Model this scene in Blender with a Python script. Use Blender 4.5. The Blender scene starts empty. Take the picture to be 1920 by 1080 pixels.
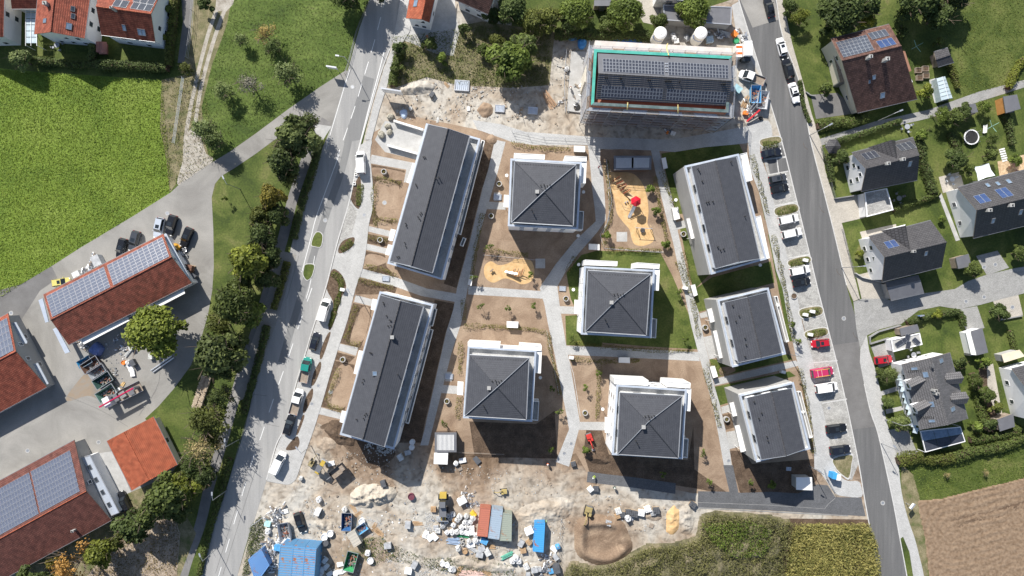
import bpy, math, random
import numpy as np
from mathutils import Vector, Matrix, noise
random.seed(11); RNG = np.random.default_rng(5)
R = math.radians; PI = math.pi
scene = bpy.context.scene
COL = scene.collection
HC = 150.0          # camera height, metres; looking straight down
S = 0.12            # metres of ground per photo pixel
cam = bpy.data.cameras.new('camera'); cam.lens = 36*HC/(1920*S); cam.sensor_width = 36
cam.clip_start = 1; cam.clip_end = 3000
camo = bpy.data.objects.new('camera', cam); COL.objects.link(camo); camo.location = (0, 0, HC)
scene.camera = camo
SUN_DIR = Vector((0.47, -0.88, 0)).normalized()      # way the light travels over the ground
SUN_EL = R(40)
world = bpy.data.worlds.new('World'); scene.world = world; world.use_nodes = True
wn = world.node_tree; bg = wn.nodes['Background']
sky = wn.nodes.new('ShaderNodeTexSky'); sky.sky_type = 'NISHITA'; sky.sun_disc = False
sky.sun_elevation = SUN_EL; sky.sun_rotation = math.atan2(-SUN_DIR.x, -SUN_DIR.y)
sky.air_density = 1.0; sky.dust_density = 1.0
wn.links.new(sky.outputs[0], bg.inputs[0]); bg.inputs[1].default_value = 0.088
sl = bpy.data.lights.new('sun', 'SUN'); sl.energy = 4.8; sl.angle = R(0.53); sl.color = (1, 0.96, 0.9)
so = bpy.data.objects.new('sun', sl); COL.objects.link(so)
d = Vector((SUN_DIR.x*math.cos(SUN_EL), SUN_DIR.y*math.cos(SUN_EL), -math.sin(SUN_EL)))
so.rotation_euler = d.to_track_quat('-Z', 'Y').to_euler(); so.location = (0, 0, 100)
scene.view_settings.view_transform = 'Standard'; scene.view_settings.look = 'None'
scene.view_settings.exposure = 0.6; scene.view_settings.gamma = 1
scene.view_settings.use_curve_mapping = False
scene.render.engine = 'CYCLES'
scene.cycles.max_bounces = 5; scene.cycles.diffuse_bounces = 3; scene.cycles.transparent_max_bounces = 4
def W(px, py, z=0.0):
 "world point at height z that stands at this place of the photograph"
 k = S*(HC-z)/HC
 return Vector(((px-960)*k, (540-py)*k, z))
MATS = {}
def _new(name):
 m = bpy.data.materials.new(name); m.use_nodes = True
 nt = m.node_tree; b = nt.nodes['Principled BSDF']
 return m, nt, b
def ramp(nt, cols, lo=.3, hi=.7):
 r = nt.nodes.new('ShaderNodeValToRGB'); e = r.color_ramp.elements
 while len(e) < len(cols): e.new(.5)
 for i, c in enumerate(cols):
  e[i].position = lo+(hi-lo)*i/max(1, len(cols)-1); e[i].color = (*c, 1)
 return r
def mat(name, cols, scale=.5, rough=.85, bump=0., bscale=6., grain=.0, gscale=12., metal=0., tint=False, coord='Object', stretch=None, lo=.3, hi=.7, distort=0., spec=.3, detail=5):
 if name in MATS: return MATS[name]
 m, nt, b = _new(name); N = nt.nodes; L = nt.links
 tc = N.new('ShaderNodeTexCoord'); vec = tc.outputs[coord]
 if stretch:
  mp = N.new('ShaderNodeMapping'); L.new(vec, mp.inputs[0]); mp.inputs['Rotation'].default_value = (0, 0, stretch[0]); mp.inputs['Scale'].default_value = (stretch[1], stretch[2], 1); svec = mp.outputs[0]
 else: svec = vec
 if len(cols) > 1:
  n = N.new('ShaderNodeTexNoise'); n.inputs['Scale'].default_value = scale; n.inputs['Detail'].default_value = detail; n.inputs['Distortion'].default_value = distort
  n.inputs['Roughness'].default_value = .62
  L.new(svec, n.inputs['Vector']); r = ramp(nt, cols, lo, hi); L.new(n.outputs[0], r.inputs[0]); out = r.outputs[0]
 else:
  rgb = N.new('ShaderNodeRGB'); rgb.outputs[0].default_value = (*cols[0], 1); out = rgb.outputs[0]
 if grain:
  g = N.new('ShaderNodeTexNoise'); g.inputs['Scale'].default_value = gscale; g.inputs['Detail'].default_value = 3
  L.new(vec, g.inputs['Vector'])
  mr = N.new('ShaderNodeMapRange'); mr.inputs[1].default_value = .25; mr.inputs[2].default_value = .75; mr.inputs[3].default_value = 1-grain; mr.inputs[4].default_value = 1+grain
  L.new(g.outputs[0], mr.inputs[0])
  mx = N.new('ShaderNodeMixRGB'); mx.blend_type = 'MULTIPLY'; mx.inputs[0].default_value = 1
  L.new(out, mx.inputs[1]); L.new(mr.outputs[0], mx.inputs[2]); out = mx.outputs[0]
 if tint:
  oi = N.new('ShaderNodeObjectInfo'); mx = N.new('ShaderNodeMixRGB'); mx.blend_type = 'MULTIPLY'; mx.inputs[0].default_value = 1
  L.new(out, mx.inputs[1]); L.new(oi.outputs['Color'], mx.inputs[2]); out = mx.outputs[0]
 L.new(out, b.inputs['Base Color']); b.inputs['Roughness'].default_value = rough; b.inputs['Metallic'].default_value = metal
 b.inputs['Specular IOR Level'].default_value = spec
 if bump:
  bn = N.new('ShaderNodeTexNoise'); bn.inputs['Scale'].default_value = bscale; bn.inputs['Detail'].default_value = 4
  L.new(vec, bn.inputs['Vector']); bp = N.new('ShaderNodeBump'); bp.inputs['Strength'].default_value = 1; bp.inputs['Distance'].default_value = bump
  L.new(bn.outputs[0], bp.inputs['Height']); L.new(bp.outputs[0], b.inputs['Normal'])
 MATS[name] = m; return m
def tilemat(name, base, alt, row=.34, colw=.25, mort=.02, bumpd=.03, blotch=None, rough=.8, mortdark=.45, off=.5, spec=.3, rib=True, tintvar=1.):
 "roof tiles / paving on UV metres: every tile its own shade, a joint between rows"
 if name in MATS: return MATS[name]
 m, nt, b = _new(name); N = nt.nodes; L = nt.links
 tc = N.new('ShaderNodeTexCoord')
 br = N.new('ShaderNodeTexBrick'); L.new(tc.outputs['UV'], br.inputs['Vector'])
 br.inputs['Color1'].default_value = (*base, 1); br.inputs['Color2'].default_value = (*alt, 1)
 br.inputs['Mortar'].default_value = (*[c*mortdark for c in base], 1)
 br.inputs['Scale'].default_value = 1; br.inputs['Brick Width'].default_value = colw; br.inputs['Row Height'].default_value = row
 br.inputs['Mortar Size'].default_value = mort; br.inputs['Mortar Smooth'].default_value = .2; br.offset = off
 n = N.new('ShaderNodeTexNoise'); n.inputs['Scale'].default_value = .8; n.inputs['Detail'].default_value = 6; L.new(tc.outputs['UV'], n.inputs['Vector'])
 out = br.outputs[0]
 r = ramp(nt, [blotch or (.72, .72, .72), (1.08, 1.08, 1.08)], .35, .62); L.new(n.outputs[0], r.inputs[0])
 mx = N.new('ShaderNodeMixRGB'); mx.blend_type = 'MULTIPLY'; mx.inputs[0].default_value = 1
 L.new(out, mx.inputs[1]); L.new(r.outputs[0], mx.inputs[2]); L.new(mx.outputs[0], b.inputs['Base Color'])
 b.inputs['Roughness'].default_value = rough; b.inputs['Specular IOR Level'].default_value = spec
 if bumpd:
  wv = N.new('ShaderNodeTexWave'); wv.wave_type = 'BANDS'; wv.bands_direction = 'Y'; wv.wave_profile = 'SAW'
  wv.inputs['Scale'].default_value = .314/row; L.new(tc.outputs['UV'], wv.inputs['Vector'])
  bp = N.new('ShaderNodeBump'); bp.inputs['Distance'].default_value = bumpd; bp.inputs['Strength'].default_value = .8
  L.new(wv.outputs[0], bp.inputs['Height']); L.new(bp.outputs[0], b.inputs['Normal'])
 MATS[name] = m; return m
def leafmat(name, dark, light, trans=.22, rough=.62):
 m, nt, b = _new(name); N = nt.nodes; L = nt.links
 at = N.new('ShaderNodeAttribute'); at.attribute_name = 'tint'
 r = ramp(nt, [dark, light], 0., 1.); L.new(at.outputs['Fac'], r.inputs[0])
 oi = N.new('ShaderNodeObjectInfo'); mx = N.new('ShaderNodeMixRGB'); mx.blend_type = 'MULTIPLY'; mx.inputs[0].default_value = 1
 L.new(r.outputs[0], mx.inputs[1]); L.new(oi.outputs['Color'], mx.inputs[2])
 L.new(mx.outputs[0], b.inputs['Base Color']); b.inputs['Roughness'].default_value = rough; b.inputs['Specular IOR Level'].default_value = .25
 tr = N.new('ShaderNodeBsdfTranslucent'); L.new(mx.outputs[0], tr.inputs[0])
 ms = N.new('ShaderNodeMixShader'); ms.inputs[0].default_value = trans
 L.new(b.outputs[0], ms.inputs[1]); L.new(tr.outputs[0], ms.inputs[2]); L.new(ms.outputs[0], N['Material Output'].inputs[0])
 MATS[name] = m; return m
M_leaf = leafmat('leaves', (.024, .038, .010), (.145, .175, .050))
M_hay = leafmat('dry_leaves', (.10, .085, .03), (.38, .30, .13), .15)
M_bark = mat('bark', [(.09, .065, .045), (.17, .13, .10)], 3, bump=.02)
M_twig = mat('twigs', [(.13, .10, .07), (.22, .18, .14)], 3)
M_grass = mat('lawn', [(.032, .050, .010), (.060, .085, .015), (.105, .125, .030), (.16, .15, .058)], .16, bump=.05, bscale=7, grain=.32, gscale=2.6, lo=.3, hi=.75, distort=.6, detail=8)
M_park = mat('park_grass', [(.038, .065, .011), (.068, .105, .017), (.105, .145, .030), (.27, .23, .12)], .13, bump=.06, bscale=6, grain=.4, gscale=1.8, lo=.28, hi=.80, stretch=(R(-28), .55, 1.6), detail=9)
M_meadow = mat('meadow_soil', [(.085, .14, .018), (.14, .205, .026), (.18, .24, .042)], .10, bump=.12, bscale=3, grain=.3, gscale=2)
M_dry = mat('dry_grass', [(.08, .10, .03), (.17, .15, .08), (.27, .23, .14)], .5, bump=.05, grain=.35, gscale=5)
M_gravel = mat('gravel_track', [(.22, .19, .15), (.36, .33, .28), (.44, .41, .36)], .8, bump=.03, bscale=10, grain=.3, gscale=8)
M_yard = mat('yard_asphalt', [(.19, .18, .165), (.255, .245, .225), (.32, .305, .28)], .09, grain=.10, gscale=5, lo=.3, hi=.72, distort=1.2, detail=9, rough=.9)
M_yard2 = mat('yard_asphalt_dark', [(.13, .125, .12), (.18, .175, .17)], .3, grain=.12, gscale=6)
M_road = mat('road_asphalt', [(.24, .24, .235), (.30, .295, .285), (.36, .355, .34)], .25, grain=.10, gscale=5, stretch=(R(-17), 2.2, .12), lo=.25, hi=.75, rough=.88)
M_roadnew = mat('new_asphalt', [(.18, .18, .178), (.22, .22, .215)], .4, grain=.1, gscale=6, stretch=(R(-17), 2, .15))
M_road2 = mat('street_asphalt', [(.095, .095, .096), (.125, .124, .123), (.17, .168, .165)], .30, grain=.14, gscale=6, stretch=(R(14), 2.4, .13), lo=.28, hi=.75, rough=.85)
M_cycle = mat('path_asphalt', [(.15, .145, .14), (.23, .22, .21)], .4, grain=.15, gscale=6)
M_white = mat('road_paint', [(.42, .42, .41), (.72, .72, .70)], 3, rough=.6, lo=.2, hi=.5)
M_kerb = mat('kerb_stone', [(.42, .415, .40), (.56, .55, .53)], 2, grain=.1)
M_dirt = None
M_soil = mat('garden_soil', [(.19, .13, .088), (.27, .195, .135), (.34, .255, .18)], .22, bump=.05, bscale=4, grain=.16, gscale=4, distort=.8, detail=8)
M_soil2 = mat('bare_soil', [(.22, .17, .125), (.33, .265, .20), (.42, .35, .275)], .3, bump=.06, bscale=3, grain=.2, gscale=4, distort=1.0, detail=9)
M_mulch = mat('bark_mulch', [(.055, .036, .024), (.105, .070, .045), (.15, .11, .075)], 1.5, bump=.06, bscale=5, grain=.35, gscale=6)
M_darkearth = mat('dark_earth', [(.055, .037, .025), (.095, .064, .042), (.14, .10, .07)], .5, bump=.10, bscale=3, grain=.3, gscale=4, detail=9)
M_sand = mat('play_sand', [(.44, .285, .13), (.56, .37, .18), (.62, .43, .235)], .8, bump=.05, bscale=2.5, grain=.08, gscale=6)
M_pave = None
M_conc = mat('concrete', [(.34, .335, .32), (.46, .455, .44)], .6, grain=.10, gscale=5)
M_concd = mat('dark_concrete', [(.20, .20, .20), (.28, .28, .275)], .8, grain=.12, gscale=5)
M_wall = mat('white_render', [(.76, .76, .76), (.82, .82, .82)], .5, rough=.8)
M_wallg = mat('grey_render', [(.33, .325, .31), (.38, .375, .36)], .4, rough=.85)
M_wallc = mat('cream_render', [(.62, .57, .47), (.68, .63, .53)], .4, rough=.85)
M_coping = mat('coping_metal', [(.48, .53, .60), (.58, .63, .70)], .8, rough=.35, metal=.35)
M_terr = mat('terrace_slabs', [(.33, .33, .32), (.42, .42, .41)], 1.5, grain=.12, gscale=3)
M_balc = mat('balcony_white', [(.74, .73, .70), (.80, .79, .77)], .7, rough=.5)
M_gutter = mat('gutter_zinc', [(.52, .53, .54), (.64, .65, .66)], 1, rough=.35, metal=.6)
M_slate = tilemat('dark_roof_tiles', (.060, .063, .073), (.066, .069, .079), .46, .33, .03, .10, rough=.6, mortdark=.7, blotch=(.93, .93, .94))
M_slate2 = tilemat('grey_roof_tiles', (.068, .066, .070), (.084, .081, .085), .46, .33, .05, .04, rough=.6, blotch=(.85, .85, .86))
M_slate3 = tilemat('light_grey_roof_tiles', (.125, .122, .125), (.15, .145, .148), .46, .33, .05, .05, rough=.6, blotch=(.88, .88, .88))
M_red = tilemat('red_roof_tiles', (.33, .085, .05), (.40, .125, .075), .40, .3, .06, .06, blotch=(.62, .60, .62))
M_orange = tilemat('orange_roof_tiles', (.38, .095, .045), (.46, .14, .07), .36, .3, .05, .05, blotch=(.72, .7, .7))
M_oldred = tilemat('old_barn_tiles', (.17, .062, .048), (.22, .09, .068), .40, .3, .06, .06, blotch=(.65, .65, .67))
M_brown = tilemat('brown_roof_tiles', (.15, .078, .06), (.22, .12, .095), .38, .3, .055, .06, blotch=(.6, .6, .62))
M_maroon = tilemat('maroon_roof_tiles', (.30, .088, .056), (.36, .125, .082), .40, .3, .06, .06, blotch=(.55, .6, .6))
M_seam = mat('sheet_roof_grey', [(.16, .16, .17), (.20, .20, .21)], .6, rough=.45, metal=.3)
M_frame = mat('window_frame_white', [(.78, .78, .77)], rough=.5)
M_frameg = mat('frame_grey', [(.22, .225, .235)], rough=.4, metal=.4)
M_glass = mat('window_glass', [(.025, .032, .042), (.05, .062, .078)], .7, rough=.08, spec=.8)
M_skyl = mat('skylight_glass', [(.10, .15, .22), (.20, .27, .36)], 1.2, rough=.1, spec=.8)
M_cglass = mat('conservatory_glass', [(.38, .46, .50), (.55, .63, .67)], 1.0, rough=.15, spec=.6)
M_pv = mat('solar_cells', [(.045, .052, .07), (.075, .085, .11)], .35, rough=.35, spec=.35)
M_pvn = mat('solar_cells_black', [(.022, .026, .038), (.045, .05, .07)], .5, rough=.4, spec=.25)
M_pvd = mat('solar_cells_dark', [(.030, .034, .046), (.055, .060, .075)], 1.2, rough=.15, spec=.6)
M_pvl = mat('solar_cells_light', [(.075, .088, .125), (.125, .14, .185)], .3, rough=.3, spec=.6)
M_pvb = mat('solar_thermal_blue', [(.025, .045, .12), (.045, .075, .18)], .8, rough=.15, spec=.6)
M_alu = mat('aluminium', [(.62, .63, .64), (.72, .73, .74)], 2, rough=.3, metal=.7)
M_steel = mat('galvanised_steel', [(.36, .37, .38), (.50, .51, .52)], 3, rough=.4, metal=.6)
M_paint = mat('car_paint', [(1, 1, 1)], rough=.22, spec=.55, tint=True)
M_tint = mat('painted_surface', [(.72, .72, .72), (.92, .92, .92), (1.1, 1.1, 1.1)], 1.3, rough=.6, tint=True, grain=.08, gscale=4, lo=.3, hi=.65)
M_cargl = mat('car_glass', [(.02, .025, .03)], rough=.06, spec=.8)
M_rub = mat('rubber', [(.02, .02, .02), (.035, .035, .035)], 5, rough=.8)
M_lamp = mat('lamp_lens', [(.75, .75, .72)], rough=.2)
M_tail = mat('tail_lens', [(.35, .02, .02)], rough=.2)
M_wood = mat('raw_wood', [(.30, .20, .11), (.44, .32, .20), (.54, .42, .28)], 1.5, grain=.2, gscale=6)
M_woodo = mat('grey_wood', [(.22, .17, .13), (.32, .27, .22)], 2, grain=.25, gscale=6)
M_teal = mat('green_membrane', [(.05, .30, .24), (.09, .42, .34)], .8, grain=.12, rough=.6)
M_skin = mat('skin', [(.45, .27, .19)], rough=.6)
M_rust = mat('rusty_steel', [(.30, .32, .36), (.38, .14, .05), (.24, .07, .03)], .8, rough=.7, lo=.5, hi=.62)
M_rusttint = M_tint
M_palesand = mat('pale_sand', [(.30, .27, .22), (.44, .39, .32), (.50, .45, .38)], .9, bump=.16, bscale=2, grain=.12, gscale=4)
def special_materials():
 global M_dirt, M_pave, M_plough, M_cont, M_setts, M_stone
 m, nt, b = _new('site_dirt'); N = nt.nodes; L = nt.links
 tc = N.new('ShaderNodeTexCoord'); v = tc.outputs['Object']
 n1 = N.new('ShaderNodeTexNoise'); n1.inputs['Scale'].default_value = .055; n1.inputs['Detail'].default_value = 10; n1.inputs['Distortion'].default_value = .7; n1.inputs['Roughness'].default_value = .62; L.new(v, n1.inputs['Vector'])
 r1 = ramp(nt, [(.16, .11, .072), (.27, .205, .15), (.36, .31, .25), (.42, .39, .34), (.40, .385, .35)], .28, .68)
 sp = N.new('ShaderNodeSeparateXYZ'); L.new(v, sp.inputs[0]); m1 = N.new('ShaderNodeMapRange'); m1.interpolation_type = 'SMOOTHSTEP'; m1.inputs[1].default_value = -50; m1.inputs[2].default_value = -37; m1.inputs[3].default_value = 0; m1.inputs[4].default_value = -.15; L.new(sp.outputs[1], m1.inputs[0])
 m2 = N.new('ShaderNodeMapRange'); m2.inputs[1].default_value = 0; m2.inputs[2].default_value = 20; m2.inputs[3].default_value = 0; m2.inputs[4].default_value = .19; L.new(sp.outputs[1], m2.inputs[0])
 s1 = N.new('ShaderNodeMath'); L.new(m1.outputs[0], s1.inputs[0]); L.new(m2.outputs[0], s1.inputs[1]); s2 = N.new('ShaderNodeMath'); L.new(s1.outputs[0], s2.inputs[0]); L.new(n1.outputs[0], s2.inputs[1]); L.new(s2.outputs[0], r1.inputs[0])
 n2 = N.new('ShaderNodeTexNoise'); n2.inputs['Scale'].default_value = .8; n2.inputs['Detail'].default_value = 9; n2.inputs['Distortion'].default_value = .5; L.new(v, n2.inputs['Vector'])
 r2 = ramp(nt, [(.62, .60, .58), (1.0, 1.0, 1.0), (1.16, 1.15, 1.13)], .32, .66); L.new(n2.outputs[0], r2.inputs[0])
 mx = N.new('ShaderNodeMixRGB'); mx.blend_type = 'MULTIPLY'; mx.inputs[0].default_value = 1; L.new(r1.outputs[0], mx.inputs[1]); L.new(r2.outputs[0], mx.inputs[2])
 vo = N.new('ShaderNodeTexVoronoi'); vo.inputs['Scale'].default_value = 2.2; L.new(v, vo.inputs['Vector'])
 rv = ramp(nt, [(1.5, 1.48, 1.42), (1, 1, 1)], .06, .14); L.new(vo.outputs['Distance'], rv.inputs[0])
 mx2 = N.new('ShaderNodeMixRGB'); mx2.blend_type = 'MULTIPLY'; mx2.inputs[0].default_value = .12; L.new(mx.outputs[0], mx2.inputs[1]); L.new(rv.outputs[0], mx2.inputs[2])
 L.new(mx2.outputs[0], b.inputs['Base Color']); b.inputs['Roughness'].default_value = .95; b.inputs['Specular IOR Level'].default_value = .15
 wv = N.new('ShaderNodeTexWave'); wv.inputs['Scale'].default_value = .35; wv.inputs['Distortion'].default_value = 9; wv.inputs['Detail'].default_value = 4; wv.inputs['Detail Scale'].default_value = .45; L.new(v, wv.inputs['Vector'])
 ad = N.new('ShaderNodeMath'); ad.operation = 'ADD'; L.new(n2.outputs[0], ad.inputs[0]); ml = N.new('ShaderNodeMath'); ml.operation = 'MULTIPLY'; ml.inputs[1].default_value = .06; L.new(wv.outputs[0], ml.inputs[0]); L.new(ml.outputs[0], ad.inputs[1])
 bp = N.new('ShaderNodeBump'); bp.inputs['Distance'].default_value = .22; bp.inputs['Strength'].default_value = .9; L.new(ad.outputs[0], bp.inputs['Height']); L.new(bp.outputs[0], b.inputs['Normal'])
 M_dirt = MATS['site_dirt'] = m
 def paving(name, c1, c2, mort, w, h, rz, var):
  m, nt, b = _new(name); N = nt.nodes; L = nt.links
  tc = N.new('ShaderNodeTexCoord'); mp = N.new('ShaderNodeMapping'); L.new(tc.outputs['Object'], mp.inputs[0]); mp.inputs['Rotation'].default_value = (0, 0, rz)
  br = N.new('ShaderNodeTexBrick'); L.new(mp.outputs[0], br.inputs['Vector']); br.inputs['Scale'].default_value = 1
  br.inputs['Brick Width'].default_value = w; br.inputs['Row Height'].default_value = h; br.inputs['Mortar Size'].default_value = .018
  br.inputs['Color1'].default_value = (*c1, 1); br.inputs['Color2'].default_value = (*c2, 1); br.inputs['Mortar'].default_value = (*mort, 1)
  n = N.new('ShaderNodeTexNoise'); n.inputs['Scale'].default_value = .35; n.inputs['Detail'].default_value = 8; n.inputs['Distortion'].default_value = .8; L.new(tc.outputs['Object'], n.inputs['Vector'])
  r = ramp(nt, [(1-var,)*3, (1.06,)*3], .32, .68); L.new(n.outputs[0], r.inputs[0])
  n3 = N.new('ShaderNodeTexNoise'); n3.inputs['Scale'].default_value = 4; n3.inputs['Detail'].default_value = 4; L.new(tc.outputs['Object'], n3.inputs['Vector'])
  r3 = ramp(nt, [(1-var*.8,)*3, (1.05,)*3], .35, .6); L.new(n3.outputs[0], r3.inputs[0])
  mx = N.new('ShaderNodeMixRGB'); mx.blend_type = 'MULTIPLY'; mx.inputs[0].default_value = 1; L.new(br.outputs[0], mx.inputs[1]); L.new(r.outputs[0], mx.inputs[2])
  mx2 = N.new('ShaderNodeMixRGB'); mx2.blend_type = 'MULTIPLY'; mx2.inputs[0].default_value = 1; L.new(mx.outputs[0], mx2.inputs[1]); L.new(r3.outputs[0], mx2.inputs[2])
  L.new(mx2.outputs[0], b.inputs['Base Color']); b.inputs['Roughness'].default_value = .9
  MATS[name] = m; return m
 M_pave = paving('light_paving', (.42, .42, .41), (.48, .48, .47), (.29, .285, .275), .4, .2, R(14), .13)
 paving('pavement_slabs', (.40, .395, .38), (.45, .445, .43), (.29, .285, .27), .5, .25, R(17), .10)
 paving('grey_paving', (.105, .108, .115), (.135, .138, .146), (.07, .07, .072), .3, .2, R(4), .15)
 paving('beige_paving', (.42, .385, .33), (.48, .44, .38), (.30, .28, .24), .4, .2, R(-14), .12)
 paving('gravel_setts', (.34, .33, .31), (.46, .45, .42), (.22, .215, .20), .45, .35, R(14), .22)
 paving('drive_paving', (.29, .285, .27), (.35, .345, .33), (.20, .20, .19), .4, .2, R(-14), .14)
 m, nt, b = _new('ploughed_soil'); N = nt.nodes; L = nt.links
 tc = N.new('ShaderNodeTexCoord'); v = tc.outputs['Object']
 n1 = N.new('ShaderNodeTexNoise'); n1.inputs['Scale'].default_value = 1.6; n1.inputs['Detail'].default_value = 8; L.new(v, n1.inputs['Vector'])
 r1 = ramp(nt, [(.15, .098, .058), (.215, .148, .094), (.265, .19, .125)], .3, .7); L.new(n1.outputs[0], r1.inputs[0]); L.new(r1.outputs[0], b.inputs['Base Color'])
 b.inputs['Roughness'].default_value = .95
 bp = N.new('ShaderNodeBump'); bp.inputs['Distance'].default_value = .15; L.new(n1.outputs[0], bp.inputs['Height']); L.new(bp.outputs[0], b.inputs['Normal'])
 MATS['ploughed_soil'] = m
 m, nt, b = _new('container_paint'); N = nt.nodes; L = nt.links
 tc = N.new('ShaderNodeTexCoord'); n1 = N.new('ShaderNodeTexNoise'); n1.inputs['Scale'].default_value = .7; n1.inputs['Detail'].default_value = 8; L.new(tc.outputs['Object'], n1.inputs['Vector'])
 oi = N.new('ShaderNodeObjectInfo'); r1 = ramp(nt, [(0,)*3, (1,)*3], .60, .68); L.new(n1.outputs[0], r1.inputs[0])
 mx = N.new('ShaderNodeMixRGB'); L.new(r1.outputs[0], mx.inputs[0]); L.new(oi.outputs['Color'], mx.inputs[1]); mx.inputs[2].default_value = (.30, .12, .05, 1)
 L.new(mx.outputs[0], b.inputs['Base Color']); b.inputs['Roughness'].default_value = .55; MATS['container_paint'] = m
special_materials()
M_cont = MATS['container_paint']
def wl(o):
 v = Vector((0, 0, 0))
 while o: v += o.location; o = o.parent
 return v
class MB:
 def __init__(s): s.v = []; s.f = []; s.m = []; s.uv = []
 def face(s, pts, mi=0, uv=None):
  i = len(s.v); s.v += [tuple(p) for p in pts]; s.f.append(tuple(range(i, i+len(pts)))); s.m.append(mi); s.uv += uv or [(p[0], p[1]) for p in pts]
 def hexa(s, b, t, mi=0, top=None, uvt=None, bottom=True):
  n = len(b)
  for i in range(n):
   j = (i+1) % n; L = math.dist(b[i], b[j]); h = math.dist(b[i], t[i]); s.face([b[i], b[j], t[j], t[i]], mi, [(0, 0), (L, 0), (L, h), (0, h)])
  s.face(t, mi if top is None else top, uvt)
  if bottom: s.face(b[::-1], mi)
 def prism(s, poly, z0, z1, mi=0, top=None, bottom=True):
  s.hexa([(p[0], p[1], z0) for p in poly], [(p[0], p[1], z1) for p in poly], mi, top, bottom=bottom)
 def box(s, c, size, rz=0, mi=0, ry=0, bottom=True):
  cx, cy, cz = c; a, b_, h = size[0]/2, size[1]/2, size[2]/2; co, si = math.cos(rz), math.sin(rz); cr, sr = math.cos(ry), math.sin(ry)
  def T(x, y, z):
   x, z = x*cr+z*sr, -x*sr+z*cr
   return (cx+x*co-y*si, cy+x*si+y*co, cz+z)
  q = [(-a, -b_), (a, -b_), (a, b_), (-a, b_)]
  s.hexa([T(x, y, -h) for x, y in q], [T(x, y, h) for x, y in q], mi, bottom=bottom)
 def cyl(s, c, r, h, n=10, mi=0, r2=None, top=None, axis='z'):
  r2 = r if r2 is None else r2
  def P(a, rr, z):
   x, y = rr*math.cos(a), rr*math.sin(a)
   if axis == 'y': return (c[0]+x, c[1]+z, c[2]+y)
   if axis == 'x': return (c[0]+z, c[1]+x, c[2]+y)
   return (c[0]+x, c[1]+y, c[2]+z)
  A = [2*PI*i/n for i in range(n)]
  s.hexa([P(a, r, 0) for a in A], [P(a, r2, h) for a in A], mi, top)
 def tube(s, p, q, r, n=6, mi=0, r2=None):
  p = Vector(p); q = Vector(q); d = (q-p).normalized(); u = d.orthogonal().normalized(); w = d.cross(u); r2 = r if r2 is None else r2
  A = [2*PI*i/n for i in range(n)]
  s.hexa([p+(u*math.cos(a)+w*math.sin(a))*r for a in A], [q+(u*math.cos(a)+w*math.sin(a))*r2 for a in A], mi)
 def path(s, pts, r, n=6, mi=0):
  for a, b_ in zip(pts, pts[1:]): s.tube(a, b_, r, n, mi)
 def ring(s, c, ro, ri, h, n=16, mi=0):
  for i in range(n):
   a, b_ = 2*PI*i/n, 2*PI*(i+1)/n
   P = lambda r, t, z: (c[0]+r*math.cos(t), c[1]+r*math.sin(t), c[2]+z)
   s.face([P(ro, a, 0), P(ro, b_, 0), P(ro, b_, h), P(ro, a, h)], mi); s.face([P(ri, b_, 0), P(ri, a, 0), P(ri, a, h), P(ri, b_, h)], mi)
   s.face([P(ro, a, h), P(ro, b_, h), P(ri, b_, h), P(ri, a, h)], mi)
 def frame(s, out, inn, z0, z1, mi=0):
  "ring wall between two polygons"
  n = len(out)
  for i in range(n):
   j = (i+1) % n; o0, o1, i0, i1 = out[i], out[j], inn[i], inn[j]
   s.face([(*o0[:2], z0), (*o1[:2], z0), (*o1[:2], z1), (*o0[:2], z1)], mi); s.face([(*i1[:2], z0), (*i0[:2], z0), (*i0[:2], z1), (*i1[:2], z1)], mi)
   s.face([(*o0[:2], z1), (*o1[:2], z1), (*i1[:2], z1), (*i0[:2], z1)], mi); s.face([(*o0[:2], z0), (*i0[:2], z0), (*i1[:2], z0), (*o1[:2], z0)], mi)
 def mesh(s, name, off=(0, 0, 0)):
  me = bpy.data.meshes.new(name); o = Vector(off)
  me.from_pydata([(x-o.x, y-o.y, z-o.z) for x, y, z in s.v], [], s.f)
  me.polygons.foreach_set('material_index', s.m)
  u = me.uv_layers.new(name='UVMap'); u.data.foreach_set('uv', [c for p in s.uv for c in p])
  return me
 def build(s, name, mats, parent=None, smooth=False, color=None, kind=None, bevel=0):
  if not isinstance(mats, (list, tuple)): mats = [mats]
  me = s.mesh(name, wl(parent) if parent else (0, 0, 0))
  for m in mats: me.materials.append(m)
  if smooth: me.shade_smooth()
  o = bpy.data.objects.new(name, me); COL.objects.link(o)
  if parent: o.parent = parent
  if color: o.color = (*color, 1)
  if kind: o['kind'] = kind
  if bevel:
   bv = o.modifiers.new('bevel', 'BEVEL'); bv.width = bevel; bv.segments = 2; bv.limit_method = 'ANGLE'; bv.angle_limit = R(35)
  return o
REG = []
def thing(name, desc, cat, loc, group=None):
 o = bpy.data.objects.new(name, None); COL.objects.link(o); o.location = loc; o.empty_display_size = .3
 return tag(o, desc, cat, group)
def tag(o, desc, cat, group=None, pos=None):
 o['category'] = cat
 if group: o['group'] = group
 REG.append([o, desc, pos]); return o
def dup(root, loc, rz, desc=None, group=None, color=None, sc=1.0, only=None):
 def cp(o, par):
  c = o.copy(); COL.objects.link(c); c.parent = par
  if color and not o.get('keep'): c.color = (*color, 1)
  for ch in o.children: cp(ch, c)
  return c
 r = cp(root, None); r.location = loc; r.rotation_euler = (0, 0, rz); r.scale = (sc,)*3 if not hasattr(sc, '__len__') else sc
 if group: r['group'] = group
 REG.append([r, desc, None]); return r
ORD = ['leftmost', 'second from left', 'third from left', 'fourth from left', 'fifth from left', 'sixth from left', 'seventh from left', 'eighth from left', 'ninth from left', 'tenth from left', 'eleventh from left', 'twelfth from left']
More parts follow.
